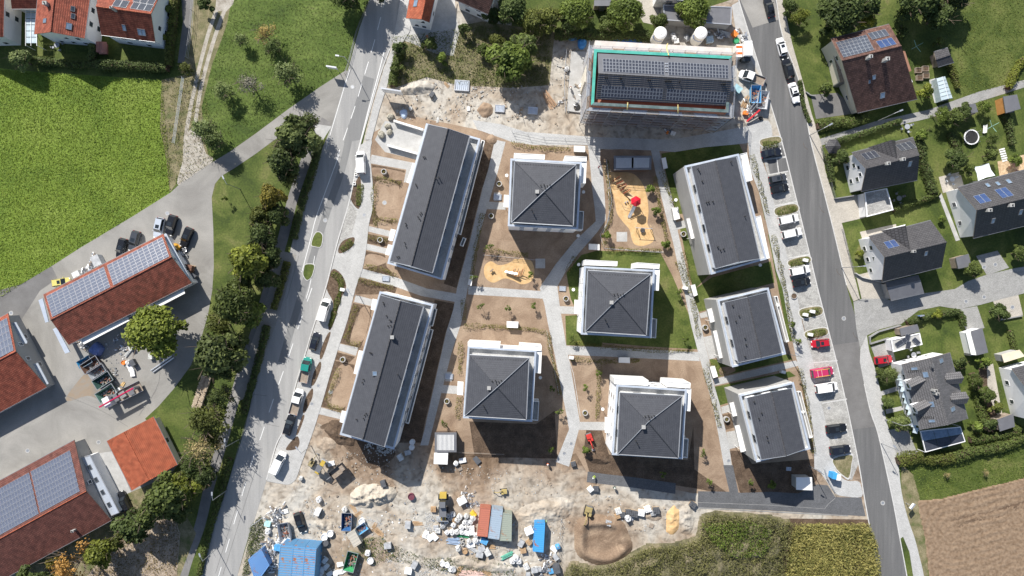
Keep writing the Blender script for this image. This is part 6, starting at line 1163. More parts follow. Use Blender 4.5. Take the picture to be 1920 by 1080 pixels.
# ================================================================ VEHICLES (front along +X)
def car_proto(kind, color):
 root = bpy.data.objects.new('parked_car', None)
 L, Wd, H = {'hatch': (4.1, 1.76, 1.48), 'sedan': (4.6, 1.80, 1.45), 'suv': (4.7, 1.88, 1.68), 'van': (5.1, 1.98, 2.0), 'minivan': (4.6, 1.86, 1.85), 'pickup': (5.8, 2.05, 2.05)}[kind]
 hl = L/2; w = Wd/2; belt = {'van': 1.05, 'minivan': .98, 'pickup': 1.05, 'suv': 1.0}.get(kind, .90); bon = {'van': .95, 'minivan': .92, 'pickup': 1.0, 'suv': .92}.get(kind, .80)
 cabr = {'hatch': (-hl+.10, -hl+.45, .35, 1.05), 'sedan': (-hl+.75, -hl+1.25, .25, 1.0), 'suv': (-hl+.08, -hl+.40, .35, 1.05), 'van': (-hl+.02, -hl+.10, hl-1.75, hl-.75), 'minivan': (-hl+.04, -hl+.18, hl-1.9, hl-.95), 'pickup': (-.15, -.05, hl-1.55, hl-.75)}[kind]
 secs = [(-hl, .38, belt-.12, w*.84), (-hl+.10, .30, belt-.02, w*.95), (-hl+.5, .26, belt, w), (0, .24, belt, w), (hl-1.25, .25, belt-.02, w), (hl-.75, .26, bon, w*.97), (hl-.22, .30, bon-.12, w*.90), (hl, .38, bon-.30, w*.72)]
 if kind == 'pickup': secs = [(.0, .35, belt, w*.95)]+secs[4:]
 mb = MB(); rings = []
 for x, z0, z1, ww in secs: rings.append([(x, -ww*.96, z0), (x, -ww, (z0+z1)/2), (x, -ww*.97, z1-.10), (x, -ww*.86, z1), (x, ww*.86, z1), (x, ww*.97, z1-.10), (x, ww, (z0+z1)/2), (x, ww*.96, z0)])
 for a, b_ in zip(rings, rings[1:]):
  for i in range(8): j = (i+1) % 8; mb.face([a[i], b_[i], b_[j], a[j]])
 mb.face(rings[0]); mb.face(rings[-1][::-1])
 xr0, xr1, xf1, xf0 = cabr; wb, wt = w*.93, w*({'van': .86, 'minivan': .82, 'pickup': .84}.get(kind, .74)); zb = belt-.03
 Bq = [(xr0, -wb, zb), (xf0, -wb*.98, bon if False else zb-.06), (xf0, wb*.98, zb-.06), (xr0, wb, zb)]; Tq = [(xr1, -wt, H-.03), (xf1, -wt, H), (xf1, wt, H), (xr1, wt, H-.03)]
 mb.hexa(Bq, Tq)
 body = mb.build('body', M_paint, root, color=color, bevel=.07)
 def glass(nm, q, m=.12, off=.015, par=root):
  q = [Vector(p) for p in q]; c = sum(q, Vector())/4; n = (q[1]-q[0]).cross(q[3]-q[0]).normalized()
  if n.dot(c-Vector((0, 0, .9))) < 0: n = -n
  P = [p.lerp(c, m)+n*off for p in q]; g_ = MB(); g_.hexa([p-n*.03 for p in P], P); o = g_.build(nm, M_cargl, par); o['keep'] = 1; return o
 glass('windscreen', [Bq[1], Bq[2], Tq[2], Tq[1]], .08)
 if kind != 'pickup' : glass('rear_window', [Bq[3], Bq[0], Tq[0], Tq[3]], .12)
 for sg, (a, b_, c_, d_) in ((-1, (Bq[0], Bq[1], Tq[1], Tq[0])), (1, (Bq[3], Bq[2], Tq[2], Tq[3]))):
  a, b_, c_, d_ = map(Vector, (a, b_, c_, d_))
  if kind in ('van',): a, d_ = a.lerp(b_, .68), d_.lerp(c_, .62)
  elif kind == 'minivan': a, d_ = a.lerp(b_, .05), d_.lerp(c_, .05)
  glass('side_window', [a, b_, c_, d_], .10)
 if kind in ('suv', 'hatch', 'sedan') :
  g_ = MB(); g_.box(((xf1*.75+xr1*.25), 0, H+.005), ((xf1-xr1)*.35, wt*1.2, .02)); g_.build('sunroof', M_cargl, root)['keep'] = 1
 for sx, sy in ((1, 1), (1, -1), (-1, 1), (-1, -1)):
  x = sx*(hl-.85 if kind != 'pickup' else hl-.9); m_ = MB(); m_.cyl((x, sy*(w-.2)-.11, .33), .33, .22, 14, axis='y'); wh = m_.build('wheel', M_rub, root); wh['keep'] = 1; m_ = MB(); m_.cyl((x, sy*(w-.2)-.115, .33), .19, .23, 10, axis='y'); m_.build('rim', M_steel, wh)['keep'] = 1
 for sy in (1, -1):
  m_ = MB(); m_.box((hl-.16, sy*w*.62, bon-.20), (.28, .34, .14), -sy*.25); m_.build('headlight', M_lamp, root)['keep'] = 1
  m_ = MB(); m_.box(((-hl+.04) if kind != 'pickup' else -hl+.02, sy*w*.74, belt-.22), (.14, .26, .26 if kind != 'van' else .5)); m_.build('taillight', M_tail, root)['keep'] = 1
  m_ = MB(); m_.box((xf0-.28, sy*(w+.08), belt+.06), (.14, .22, .16)); m_.build('mirror', M_paint, root, color=color)
 if kind == 'pickup':
  m_ = MB(); x0, x1 = -hl, -.25; m_.box(((x0+x1)/2, 0, .78), (x1-x0, Wd, .12)); bd = m_.build('bed', M_woodo, root); bd['keep'] = 1
  for nm, c_, s_ in (('side_board', ((x0+x1)/2, w-.03, 1.0), (x1-x0, .05, .4)), ('side_board', ((x0+x1)/2, -w+.03, 1.0), (x1-x0, .05, .4)), ('tail_board', (x0+.03, 0, 1.0), (.05, Wd, .4)), ('front_board', (x1-.03, 0, 1.2), (.05, Wd, .8))):
   m_ = MB(); m_.box(c_, s_); m_.build(nm, M_steel, root)['keep'] = 1
  m_ = MB(); m_.box((-.6, 0, .55), (L-.8, .8, .2)); m_.build('chassis', M_rub, root)['keep'] = 1
 if kind == 'van':
  m_ = MB(); m_.box((-.6, 0, H-.005), (.04, wt*1.8, .03)); m_.box((-1.5, 0, H-.005), (.04, wt*1.8, .03)); m_.build('roof_seam', M_balc, root)['keep'] = 1
 return root
PROTO = {}
def car(px, py, ix, iy, kind, color, desc, name=None, sc=1.0, z=0.03):
 "ix,iy: which way the front points in the photograph"
 if kind not in PROTO: PROTO[kind] = car_proto(kind, color)
 p = W(px, py, 1.2); rz = math.atan2(-iy, ix); name = name or {'van': 'parked_van', 'minivan': 'parked_van', 'pickup': 'pickup_truck'}.get(kind, 'parked_car')
 r = dup(PROTO[kind], (p.x, p.y, z), rz, desc, 'parked vehicles', color, sc); r.name = name; r['category'] = {'van': 'van', 'minivan': 'van', 'pickup': 'pickup truck'}.get(kind, 'car'); return r
WHT, BLK, SIL, NAV, RED, TEAL, GRA = (.80, .80, .80), (.012, .013, .016), (.42, .46, .52), (.012, .015, .024), (.40, .012, .025), (.02, .22, .18), (.05, .055, .065)
CARS = [(1444, 12, -.25, -1, 'sedan', BLK, 'black car at the very top of the street'), (1467, 86, -.26, -1, 'hatch', WHT, 'white hatchback behind the black estate car at the kerb'), (1479, 127, -.27, -1, 'suv', BLK, 'black car parked between two white cars'), (1491, 173, .27, 1, 'sedan', WHT, 'white car in front of the black one at the kerb'),
(1448, 286, 1, -.2, 'sedan', NAV, 'dark blue car on the marked asphalt bays'), (1460, 334, 1, -.22, 'hatch', GRA, 'dark grey car just above a black one in the bays'), (1464, 353, 1, -.22, 'hatch', BLK, 'black car just below the dark grey one'), (1480, 411, 1, -.22, 'minivan', WHT, 'upper white van of the pair below a planted bed'), (1486, 437, 1, -.22, 'minivan', WHT, 'lower white van of the pair below a planted bed'), (1501, 507, 1, -.2, 'minivan', WHT, 'white van with a dark car tucked against it'), (1505, 529, 1, -.2, 'hatch', BLK, 'black car tucked against the white van'),
(1540, 644, -1, .12, 'hatch', RED, 'bright red car below a planted bed'), (1543, 698, 1, -.15, 'van', (.42, .03, .10), 'crimson van with yellow stripes in the bays'), (1551, 727, 1, -.15, 'van', WHT, 'large white van beside the crimson van'), (1570, 804, 1, -.12, 'suv', BLK, 'black car below the row of vans in the bays'), (1577, 844, 1, -.12, 'suv', NAV, 'dark car at the last bed of the parking strip'), (1659, 675, 1, -.12, 'hatch', RED, 'dark red car in the private driveway'),
(676, 304, -.05, -1, 'van', WHT, 'white van in the lay-by beside the ramp'), (607, 581, .28, -1, 'van', WHT, 'white van in the second lay-by of the main road'), (589, 640, .28, -1, 'hatch', NAV, 'navy blue car between the white van and the teal pickup'), (572, 694, .2, -1, 'pickup', TEAL, 'teal pickup truck with a loaded flat bed'), (555, 754, .28, -1, 'pickup', WHT, 'white crew pickup with a brown flat bed'), (541, 797, .3, -1, 'suv', BLK, 'black car parked behind the white pickup'), (521, 868, .48, -1, 'van', WHT, 'long white van at the lower end of the pavement'),
(226, 466, -.25, 1, 'suv', BLK, 'black car tucked behind the workshop roof'), (250, 452, -.28, 1, 'suv', GRA, 'dark car second behind the workshop'), (296, 427, -.22, 1, 'suv', SIL, 'silver car behind the workshop'), (319, 422, -.3, 1, 'suv', BLK, 'black car right of the silver one'), (348, 445, -.4, 1, 'suv', BLK, 'black car nearest the corner of the workshop'), (112, 529, 1, -.15, 'hatch', (.55, .48, .15), 'small yellow car behind the lower end of the workshop'),
(230, 941, -.45, -1, 'suv', BLK, 'dark car beside the white annex with rooflights'), (562, 981, .32, 1, 'suv', BLK, 'black car alone on the building site dirt'), (1411, 145, -1, -.38, 'pickup', WHT, 'white pickup with ladder beside the scaffold')]
for c in CARS:
 cc = car(*c)
for ob in [o for o in COL.objects if o.name.startswith('parked_van') and abs(o.location.x-W(1543, 698, 1.2).x) < .01]:
 for y in (.62, -.62): m_ = MB(); m_.box((-.4, y*1.18, 1.99), (3.2, .08, .03)); s_ = m_.build('stripe', mat('yellow_film', [(.70, .50, .05)], rough=.4)); s_.parent = ob
PR = {}; ALLP = []
def proto(key, fn):
 if key not in PR: PR[key] = fn()
 return PR[key]
def put(key, px, py, rz=0, desc='', group=None, color=None, sc=1.0, name=None, cat=None, z=0.03, ph=.5):
 p = W(px, py, ph); r = dup(PR[key], (p.x, p.y, z), rz, desc, group, color, sc)
 if name: r.name = name
 if cat: r['category'] = cat
 return r
def P0(name, cat):
 o = bpy.data.objects.new(name, None); o['category'] = cat; ALLP.append(o); return o
def mk(name, root, m, fn, color=None, keep=False, bevel=0, kind=None):
 b_ = MB(); fn(b_); o = b_.build(name, m, root, color=color, bevel=bevel)
 if keep: o['keep'] = 1
 if kind: o['kind'] = kind
 return o
def f_planter():
 r = P0('planter', 'planter'); mk('ring', r, M_conc, lambda b: b.ring((0, 0, 0), .62, .47, .85, 24)); mk('soil', r, M_mulch, lambda b: b.cyl((0, 0, .3), .47, .25, 18));
 o = bpy.data.objects.new('plant', tree_proto('twiggy', 0)[0]); COL.objects.link(o); o.parent = r; o.location = (0, 0, .5); o.scale = (.5, .5, .6); o.color = (.9, 1.1, .6, 1); return r
proto('planter', f_planter)
for x, y, w in [(720, 322, 'beside the entrance path next to the white van'), (713, 450, 'between two entrance paths of the upper long block'), (643, 674, 'in front of the lower long block'), (936, 345, 'left of the upper square house'), (921, 405, 'below the entrance path of the upper square house'), (838, 752, 'left of the lower square house'), (1061, 560, 'above the entrance of the middle square house'), (1097, 774, 'above the entrance of the last square house'), (1281, 439, 'beside the entrance of the long row house'), (1322, 614, 'between the entrances of the middle row house'), (1362, 786, 'between the entrances of the last row house')]:
 put('planter', x, y, 0, 'round white concrete planter '+w, 'round concrete planters')
def f_lamp():
 r = P0('path_lamp', 'lamp'); mk('pole', r, M_steel, lambda b: b.tube((0, 0, 0), (0, 0, 3.6), .06, 8)); mk('lamp_head', r, M_balc, lambda b: b.cyl((0, 0, 3.6), .36, .16, 16)); return r
proto('lamp', f_lamp)
for x, y, w in [(950, 329, 'left of the upper square house'), (1094, 360, 'in the shade right of the upper square house'), (1084, 442, 'at the diagonal path'), (1085, 496, 'left above the middle square house'), (1075, 543, 'above the middle house entrance'), (1013, 708, 'right of the lower square house'), (1130, 767, 'at the last square house entrance'), (1457, 572, 'beside the middle row house'), (1425, 497, 'right below the long row house'), (1505, 772, 'beside the last row house'), (1267, 375, 'on the row house lawn')]:
 put('lamp', x, y, 0, 'round topped white path lamp '+w, 'path lamps of the estate', ph=3.6)
def f_street():
 r = P0('street_lamp', 'lamp'); mk('pole', r, M_steel, lambda b: (b.tube((0, 0, 0), (0, 0, 7.0), .09, 8, 0, .06), b.tube((0, 0, 7), (1.2, 0, 7.3), .05, 6))); mk('lamp_head', r, M_alu, lambda b: b.box((1.5, 0, 7.32), (.8, .3, .12))); return r
proto('street', f_street)
for x, y, a, w in [(646, 107, 3.0, 'between park and main road'), (1676, 213, .4, 'at the footpath below the brown house'), (1545, 240, .5, 'at the hedge beside the upper street'), (1608, 500, 0.1, 'on the street lawn'), (1504, 670, 2.6, 'on the pavement above the crimson van'), (1545, 890, 2.5, 'near the blue and white cabinet'), (1685, 845, 2.4, 'on the paved corner drive'), (565, 850, 2.2, 'above the long white van'), (660, 555, 2.1, 'at the pavement between the long blocks'), (423, 838, 1.6, 'beside the shaded cycle path'), (380, 1052, 1.9, 'at the lower end of the cycle path'), (399, 938, 1.6, 'at the cycle path below the stubble'), (425, 345, 2.0, 'at the bend of the side road'), (1693, 798, .2, 'in the front garden of the dormered house')]:
 put('street', x, y, a, 'tall grey street lamp '+w, 'street lamps', ph=7)
def f_manhole():
 r = P0('manhole_cover', 'manhole cover'); mk('frame', r, M_conc, lambda b: b.ring((0, 0, 0), .50, .34, .02, 20)); mk('lid', r, M_steel, lambda b: b.cyl((0, 0, 0), .34, .015, 18)); return r
proto('manhole', f_manhole)
for x, y, w, z in [(661, 163, 'in the main road beside the side road mouth', .045), (610, 413, 'in the main road above the island', .045), (683, 403, 'in the pavement beside the paved bay', .11), (597, 723, 'in the pavement at the third garden', .11), (585, 757, 'in the pavement beside the white pickup', .11), (721, 380, 'in the soil of the first front garden', .03), (620, 735, 'in the soil of the third front garden', .03), (1071, 832, 'in the central path end', .03), (1058, 850, 'in the unfinished path end', .03), (1582, 597, 'in the right hand street near the drive', .045), (1554, 765, 'in an empty parking bay', .05), (1655, 943, 'in the right hand street near the field', .045), (1811, 565, 'in the drive before the ball tree', .05), (1845, 557, 'in the drive behind the ball tree', .05), (1866, 496, 'left in the paved court', .04), (1845, 501, 'in the paved court near the round tree', .04), (1898, 576, 'in the paved plot at the right', .04), (314, 400, 'in the side road above the parked cars', .03), (185, 829, 'in the yard above the orange garage', .03), (52, 845, 'in the yard above the big barn', .03), (21, 587, 'in the yard left of the workshop', .03), (1567, 821, 'between the last two dark cars', .05), (1366, 864, 'where light paving meets grey paving', .035)]:
 put('manhole', x, y, 0, 'round manhole cover '+w, 'manhole covers', z=z, ph=0)
def f_hatch():
 r = P0('light_shaft', 'hatch'); mk('frame', r, M_alu, lambda b: b.frame([(-1.1, -.8), (1.1, -.8), (1.1, .8), (-1.1, .8)], [(-.95, -.65), (.95, -.65), (.95, .65), (-.95, .65)], 0, .35)); mk('grate', r, M_coping, lambda b: [b.box((x*.3-.75, 0, .28), (.24, 1.3, .05)) for x in range(6)], kind='stuff'); return r
proto('hatch', f_hatch)
for x, y, w, sc in [(937, 203, 'right of the round soil heap', 1), (999, 207, 'above the north path', 1), (866, 160, 'at the rough grass edge', (1.5, 1.5, 1.2)), (723, 522, 'in the cross path below the upper long block', .75), (933, 369, 'left of the upper square house', .8), (842, 706, 'beside the path at the lower square house', .8), (1055, 541, 'beside the path above the middle house', .7), (1480, 880, 'in dark earth at the last row house', .5)]:
 put('hatch', x, y, R(-4), 'blue grey covered light shaft '+w, 'covered light shafts', sc=sc)
def play():
 r = thing('play_tower', 'play tower with red hexagonal roof and steel slide on the large sandpit', 'play tower', W(1188, 382))
 p = W(1193, 377, 3.9); b = MB(); n = 6; R_ = 1.2; A = [2*PI*i/n+.5 for i in range(n)]
 for i in range(n): q1, q2 = A[i], A[(i+1) % n]; b.face([(p.x, p.y, 4.5), (p.x+R_*math.cos(q1), p.y+R_*math.sin(q1), 3.5), (p.x+R_*math.cos(q2), p.y+R_*math.sin(q2), 3.5)])
 b.build('roof', mat('red_plastic', [(.62, .015, .035)], rough=.35), r)
 b = MB()
 for a in A: b.tube((p.x+math.cos(a)*.85, p.y+math.sin(a)*.85, 0), (p.x+math.cos(a)*.85, p.y+math.sin(a)*.85, 3.6), .06, 6)
 b.build('posts', M_wood, r); b = MB(); b.cyl((p.x, p.y, 1.6), 1.0, .1, 6); b.build('platform', M_wood, r)
 s0, s1 = W(1190, 386, 1.7), W(1179, 408, .2); b = MB(); b.tube(s0, s1, .06, 4); d_ = (s1-s0).normalized(); t = d_.cross(Z3).normalized();
 b.hexa([s0-t*.3-Z3*.05, s1-t*.3-Z3*.05, s1+t*.3-Z3*.05, s0+t*.3-Z3*.05], [s0-t*.3, s1-t*.3, s1+t*.3, s0+t*.3]); b.tube(s0+t*.32+Z3*.15, s1+t*.32+Z3*.15, .06, 6); b.tube(s0-t*.32+Z3*.15, s1-t*.32+Z3*.15, .06, 6); b.build('slide', M_alu, r)
 s0, s1 = W(1186, 372, 1.6), W(1177, 363, .1); d_ = (s1-s0).normalized(); t = d_.cross(Z3).normalized(); b = MB(); b.hexa([s0-t*.5-Z3*.08, s1-t*.5-Z3*.08, s1+t*.5-Z3*.08, s0+t*.5-Z3*.08], [s0-t*.5, s1-t*.5, s1+t*.5, s0+t*.5]); b.build('ramp', M_wood, r)
 for x, y in ((1176, 378), (1172, 380), (1184, 378)): b = MB(); q_ = W(x, y); b.cyl((q_.x, q_.y, 0), .18, .5, 10); b.build('stepping_disc', M_alu, r)
 b = MB(); b.path([W(1165, 382, .4), W(1170, 388, .7), W(1180, 392, .5), W(1184, 390, .9)], .04, 5); b.build('balance_rope', M_woodo, r)
 c = thing('climbing_frame', 'timber climbing structure of crossed logs on the large sandpit', 'climbing frame', W(1163, 348))
 rnd = random.Random(4)
 for i in range(14):
  x, y = 1152+i*1.7, 336+i*1.9; a, q_ = W(x-4+rnd.random()*3, y+4, .1+rnd.random()*.3), W(x+8+rnd.random()*4, y-6+rnd.random()*4, 1.6+rnd.random()); b = MB(); b.tube(a, q_, .09, 6); b.build('log', M_wood if i % 3 else mat('red_log', [(.40, .10, .06)]), c)
 s = thing('swing', 'frame swing with round basket seat on the large sandpit', 'swing', W(1206, 432))
 for x in (1193, 1220):
  for dy in (-5, 6): b = MB(); b.tube(W(x, 427+dy, 0)+Vector((0, 0, 0)), W(x+1, 427, 2.4), .07, 6); b.build('leg', M_wood, s)
 b = MB(); b.tube(W(1191, 427, 2.4), W(1223, 428.5, 2.4), .07, 6); b.build('beam', M_alu, s)
 q_ = W(1205, 432, .6); b = MB(); b.ring((q_.x, q_.y, .55), .55, .42, .08, 16); b.cyl((q_.x, q_.y, .55), .42, .03, 14); seat = b.build('basket_seat', M_slate2, s)
 b = MB()
 for dx in (-.4, .4): b.tube((q_.x+dx, q_.y, .6), (q_.x+dx*.6, W(1205, 427.7, 2.4).y, 2.4), .02, 4)
 b.build('rope', M_woodo, s)
 s = thing('seesaw', 'steel slide and log frame on the small sandpit', 'play equipment', W(968, 512))
 b = MB(); a, q_ = W(948, 510, .5), W(970, 514, 1.4); b.tube(a, q_, .3, 8); b.build('slide', M_alu, s)
 for i in range(8): b = MB(); x = 962+i*2.8; b.tube(W(x-2, 516+rnd.random()*4, 0), W(x+2, 503+rnd.random()*6, 1.6+rnd.random()*.5), .08, 6); b.build('log', M_wood if i % 2 else mat('red_log', []), s)
 s = thing('spring_rider', 'small dark spring toy on the small sandpit', 'spring rider', W(922, 507)); q_ = W(922, 507); b = MB(); b.cyl((q_.x, q_.y, 0), .12, .5, 8); b.build('spring', M_steel, s); b = MB(); b.box((q_.x, q_.y, .65), (.9, .28, .3), .7); b.box((q_.x+.3, q_.y+.25, .95), (.2, .24, .4), .7); b.build('body', M_woodo, s)
play()
def fence(pts, h, desc, post=2.4, m=None, rails=3, name='fence', z0=0, px=True):
 P = [W(*p, h*.5) for p in pts] if px else pts; c = P[0]; r = thing(name, desc, 'fence', (c.x, c.y, 0)); m = m or M_steel
 for a, b_ in zip(P, P[1:]):
  L = (b_-a).to_2d().length; n = max(1, int(L/post))
  for k in range(n+1): q_ = a.lerp(b_, k/n); mb = MB(); mb.tube((q_.x, q_.y, 0), (q_.x, q_.y, h), .04, 4); mb.build('post', m, r)
  mb = MB()
  for i in range(rails): z = h*(i+.6)/rails; mb.tube((a.x, a.y, z), (b_.x, b_.y, z), .03, 4)
  mb.build('rail', m, r, kind='stuff')
 return r
fence([(1137, 300), (1147, 378), (1138, 420), (1130, 438)], 1.1, 'low fence on the left side of the large playground', post=1.6); fence([(1134, 466), (1244, 474)], 1.1, 'low fence along the bottom of the large playground', post=1.6)
fence([(1077, 455), (1042, 497), (1015, 535)], 1.1, 'low railing along the diagonal path', post=1.0); fence([(906, 478), (1010, 488)], 1.1, 'low fence above the small sandpit', post=1.2)
fence([(362, -10), (358, 50), (350, 108)], 1.8, 'pale fence along the garden lane', m=M_conc); fence([(343, 145), (335, 200), (325, 268)], 1.4, 'blue green wire fence between meadow and track', m=M_coping)
fence([(688, 10), (668, 60), (653, 118), (646, 138)], 1.2, 'iron railing between the park and the main road', m=M_frameg, post=2.0)
fence([(960, 245), (1020, 258), (1100, 262)], 1.9, 'leaning mesh site fence above the north path', post=3.4); fence([(1062, 95), (1058, 150), (1060, 210)], 1.9, 'mesh site fence left of the basement slab', post=3.0)
fence([(1580, 430), (1590, 470), (1604, 520)], 1.2, 'grey garden fence of the grey roofed house', m=M_frameg); fence([(1540, 275), (1552, 320), (1566, 372)], 1.2, 'grey garden fence of the white house', m=M_frameg)
fence([(1546, 880), (1552, 900), (1566, 924)], 1.2, 'short railing beside the grey paved corner', m=M_steel); fence([(860, 848), (900, 850), (945, 852)], 1.0, 'dark edging boards below the lower square house', m=M_woodo)
fence([(472, 985), (500, 965), (522, 950)], 1.9, 'site fence at the lower left dump', post=3.0, m=M_alu); fence([(1052, 975), (1050, 1030), (1046, 1075)], 1.6, 'row of stakes beside the blue container', post=.8, rails=1)
def wall(pts, h, w, m, desc):
 P = [W(*p, h) for p in pts]; Lp, Rp = ribbon_pts([tuple(p[:2]) for p in P], w); mb = MB()
 for k in range(len(P)-1): q_ = [(*Rp[k], h), (*Rp[k+1], h), (*Lp[k+1], h), (*Lp[k], h)]; mb.hexa([(x, y, 0) for x, y, _ in q_], q_)
 tag(mb.build('garden_wall', m), desc, 'wall', pos=P[0])
wall([(1690, 610), (1648, 622), (1632, 632), (1633, 645), (1668, 634)], .7, .25, M_concd, 'low grey wall curving round the driveway corner'); wall([(1530, 180), (1520, 178), (1512, 172)], .6, .2, M_concd, 'low wall at the asphalt drive')
wall([(1668, 532), (1618, 520), (1605, 512)], .8, .2, M_conc, 'pale wall below the grey roofed house'); wall([(1682, 856), (1716, 850), (1722, 846)], .6, .2, M_concd, 'low wall at the lower paved drive')
wall([(1876, 600), (1918, 592)], .6, .2, M_concd, 'low wall under the dense ball tree'); wall([(1566, 372), (1606, 366)], .8, .2, M_concd, 'low wall above the gravel drive')
M_yel = mat('machine_yellow', [(.42, .30, .06), (.52, .37, .08)], 1, rough=.4)
def excavator(px, py, rz, sc, color, desc, boomrz=0):
 r = P0('excavator', 'excavator')
 for s_ in (1, -1):
  mk('track', r, M_rub, lambda b: (b.box((0, s_*.95, .4), (2.9, .45, .6)), b.cyl((-1.45, s_*.95-.22, .4), .3, .44, 10, axis='y'), b.cyl((1.45, s_*.95-.22, .4), .3, .44, 10, axis='y')))
 mk('undercarriage', r, M_frameg, lambda b: b.box((0, 0, .6), (1.6, 1.6, .4)))
 mk('engine_house', r, M_tint, lambda b: (b.box((-.75, 0, 1.35), (1.7, 2.0, 1.0)), b.box((.3, -.55, 1.2), (1.2, .8, .7))), color=color, bevel=.08)
 mk('cab', r, M_cargl, lambda b: b.hexa([(-.1, .15, .9), (1.2, .15, .9), (1.2, 1.0, .9), (-.1, 1.0, .9)], [(0, .2, 2.5), (.95, .2, 2.5), (.95, .95, 2.5), (0, .95, 2.5)])); mk('cab_roof', r, M_tint, lambda b: b.box((.48, .58, 2.54), (1.05, .85, .08)), color=color)
 mk('counterweight', r, M_frameg, lambda b: b.box((-1.65, 0, 1.3), (.35, 1.9, .9)), bevel=.1)
 mk('boom', r, M_tint, lambda b: (b.tube((.8, -.2, 1.3), (2.3, -.2, 3.0), .2, 6), b.tube((2.3, -.2, 3.0), (3.6, -.2, 2.6), .18, 6)), color=color)
 mk('arm', r, M_tint, lambda b: b.tube((3.6, -.2, 2.7), (4.6, -.2, 1.1), .14, 6), color=color)
 mk('bucket', r, M_steel, lambda b: b.hexa([(4.2, -.7, .2), (4.9, -.7, .35), (4.9, .3, .35), (4.2, .3, .2)], [(4.4, -.7, 1.0), (4.9, -.7, 1.0), (4.9, .3, 1.0), (4.4, .3, 1.0)]))
 p = W(px, py, 1.2); q_ = dup(r, (p.x, p.y, .05), rz, desc, None, None, sc); return q_
excavator(1106, 822, R(-70), .62, (.50, .04, .03), 'red compact excavator digging left of the last square house'); excavator(1103, 960, R(-105), .72, (.34, .27, .12), 'yellow excavator above the brown basin')
excavator(583, 869, R(60), .5, (.30, .25, .13), 'small yellow excavator left of the roller'); excavator(944, 923, R(185), .48, (.42, .33, .13), 'mini excavator above the orange container')
def loader():
 r = thing('wheel_loader', 'yellow wheel loader with black engine hood on the site road', 'wheel loader', W(832, 942, 1))
 def B(nm, m, fn, color=None, bevel=0): b = MB(); fn(b); o = b.build(nm, m, color=color, bevel=bevel); o.parent = r; return o
 B('rear_body', M_yel, lambda b: b.box((0, 2.0, 1.2), (1.5, 1.2, 1.1)), bevel=.1); B('engine_hood', M_frameg, lambda b: b.box((0, -1.6, 1.5), (1.5, 2.0, 1.0)), bevel=.1); B('cab', M_cargl, lambda b: b.box((0, .4, 2.2), (1.4, 1.5, 1.5)), bevel=.1); B('cab_roof', M_frameg, lambda b: b.box((0, .4, 3.0), (1.3, 1.3, .1)))
 for x in (-.85, .85):
  for y in (-1.4, 1.4): B('wheel', M_rub, lambda b: b.cyl((x-.25, y, .65), .65, .5, 14, axis='x'))
  B('lift_arm', M_yel, lambda b: b.tube((x*.45, -2.4, 1.2), (x*.5, -3.8, .6), .12, 6))
 B('fork_carriage', M_steel, lambda b: b.box((0, -3.9, .6), (2.2, .2, .8)));
 for x in (-.5, .5): B('fork', M_steel, lambda b: b.box((x, -4.5, .25), (.15, 1.1, .08)))
 r.rotation_euler = (0, 0, 0)
loader()
def roller():
 r = thing('roller', 'yellow and grey road roller beside the small excavator', 'roller', W(603, 874, 1)); r.rotation_euler = (0, 0, R(60))
 def B(nm, m, fn, bevel=0): b = MB(); fn(b); o = b.build(nm, m, bevel=bevel); o.parent = r; return o
 B('front_drum', M_steel, lambda b: b.cyl((1.4, -.7, .5), .5, 1.4, 16, axis='y')); B('rear_drum', M_steel, lambda b: b.cyl((-1.4, -.7, .5), .5, 1.4, 16, axis='y')); B('body', M_yel, lambda b: (b.box((-.7, 0, 1.1), (1.6, 1.1, .6)), b.box((1.1, 0, 1.15), (1.2, .9, .3))), .08); B('seat', M_rub, lambda b: b.box((.1, 0, 1.2), (.5, .5, .5))); B('canopy', M_frameg, lambda b: (b.box((0, 0, 2.3), (1.5, 1.2, .06)), [b.tube((x, y, 1), (x, y, 2.3), .04, 4) for x in (-.6, .6) for y in (-.5, .5)]))
 t = thing('trailer', 'tipping trailer with dark box beside the roller', 'trailer', W(636, 881, 1)); t.rotation_euler = (0, 0, R(38))
 def B(nm, m, fn, bevel=0): b = MB(); fn(b); o = b.build(nm, m, bevel=bevel); o.parent = t; return o
 B('box', M_slate2, lambda b: b.frame([(-1.9, -1), (1.9, -1), (1.9, 1), (-1.9, 1)], [(-1.8, -.9), (1.8, -.9), (1.8, .9), (-1.8, .9)], .8, 1.6)); B('floor', M_woodo, lambda b: b.box((0, 0, .85), (3.6, 1.8, .1))); B('drawbar', M_steel, lambda b: b.tube((-1.9, 0, .6), (-3.4, 0, .5), .07, 6))
 for y in (-1, 1): B('wheel', M_rub, lambda b: b.cyl((.2, y-.12, .4), .4, .24, 12, axis='y'))
 B('load', M_woodo, lambda b: b.box((1.2, 0, 1.2), (.9, 1.3, .5)))
roller()
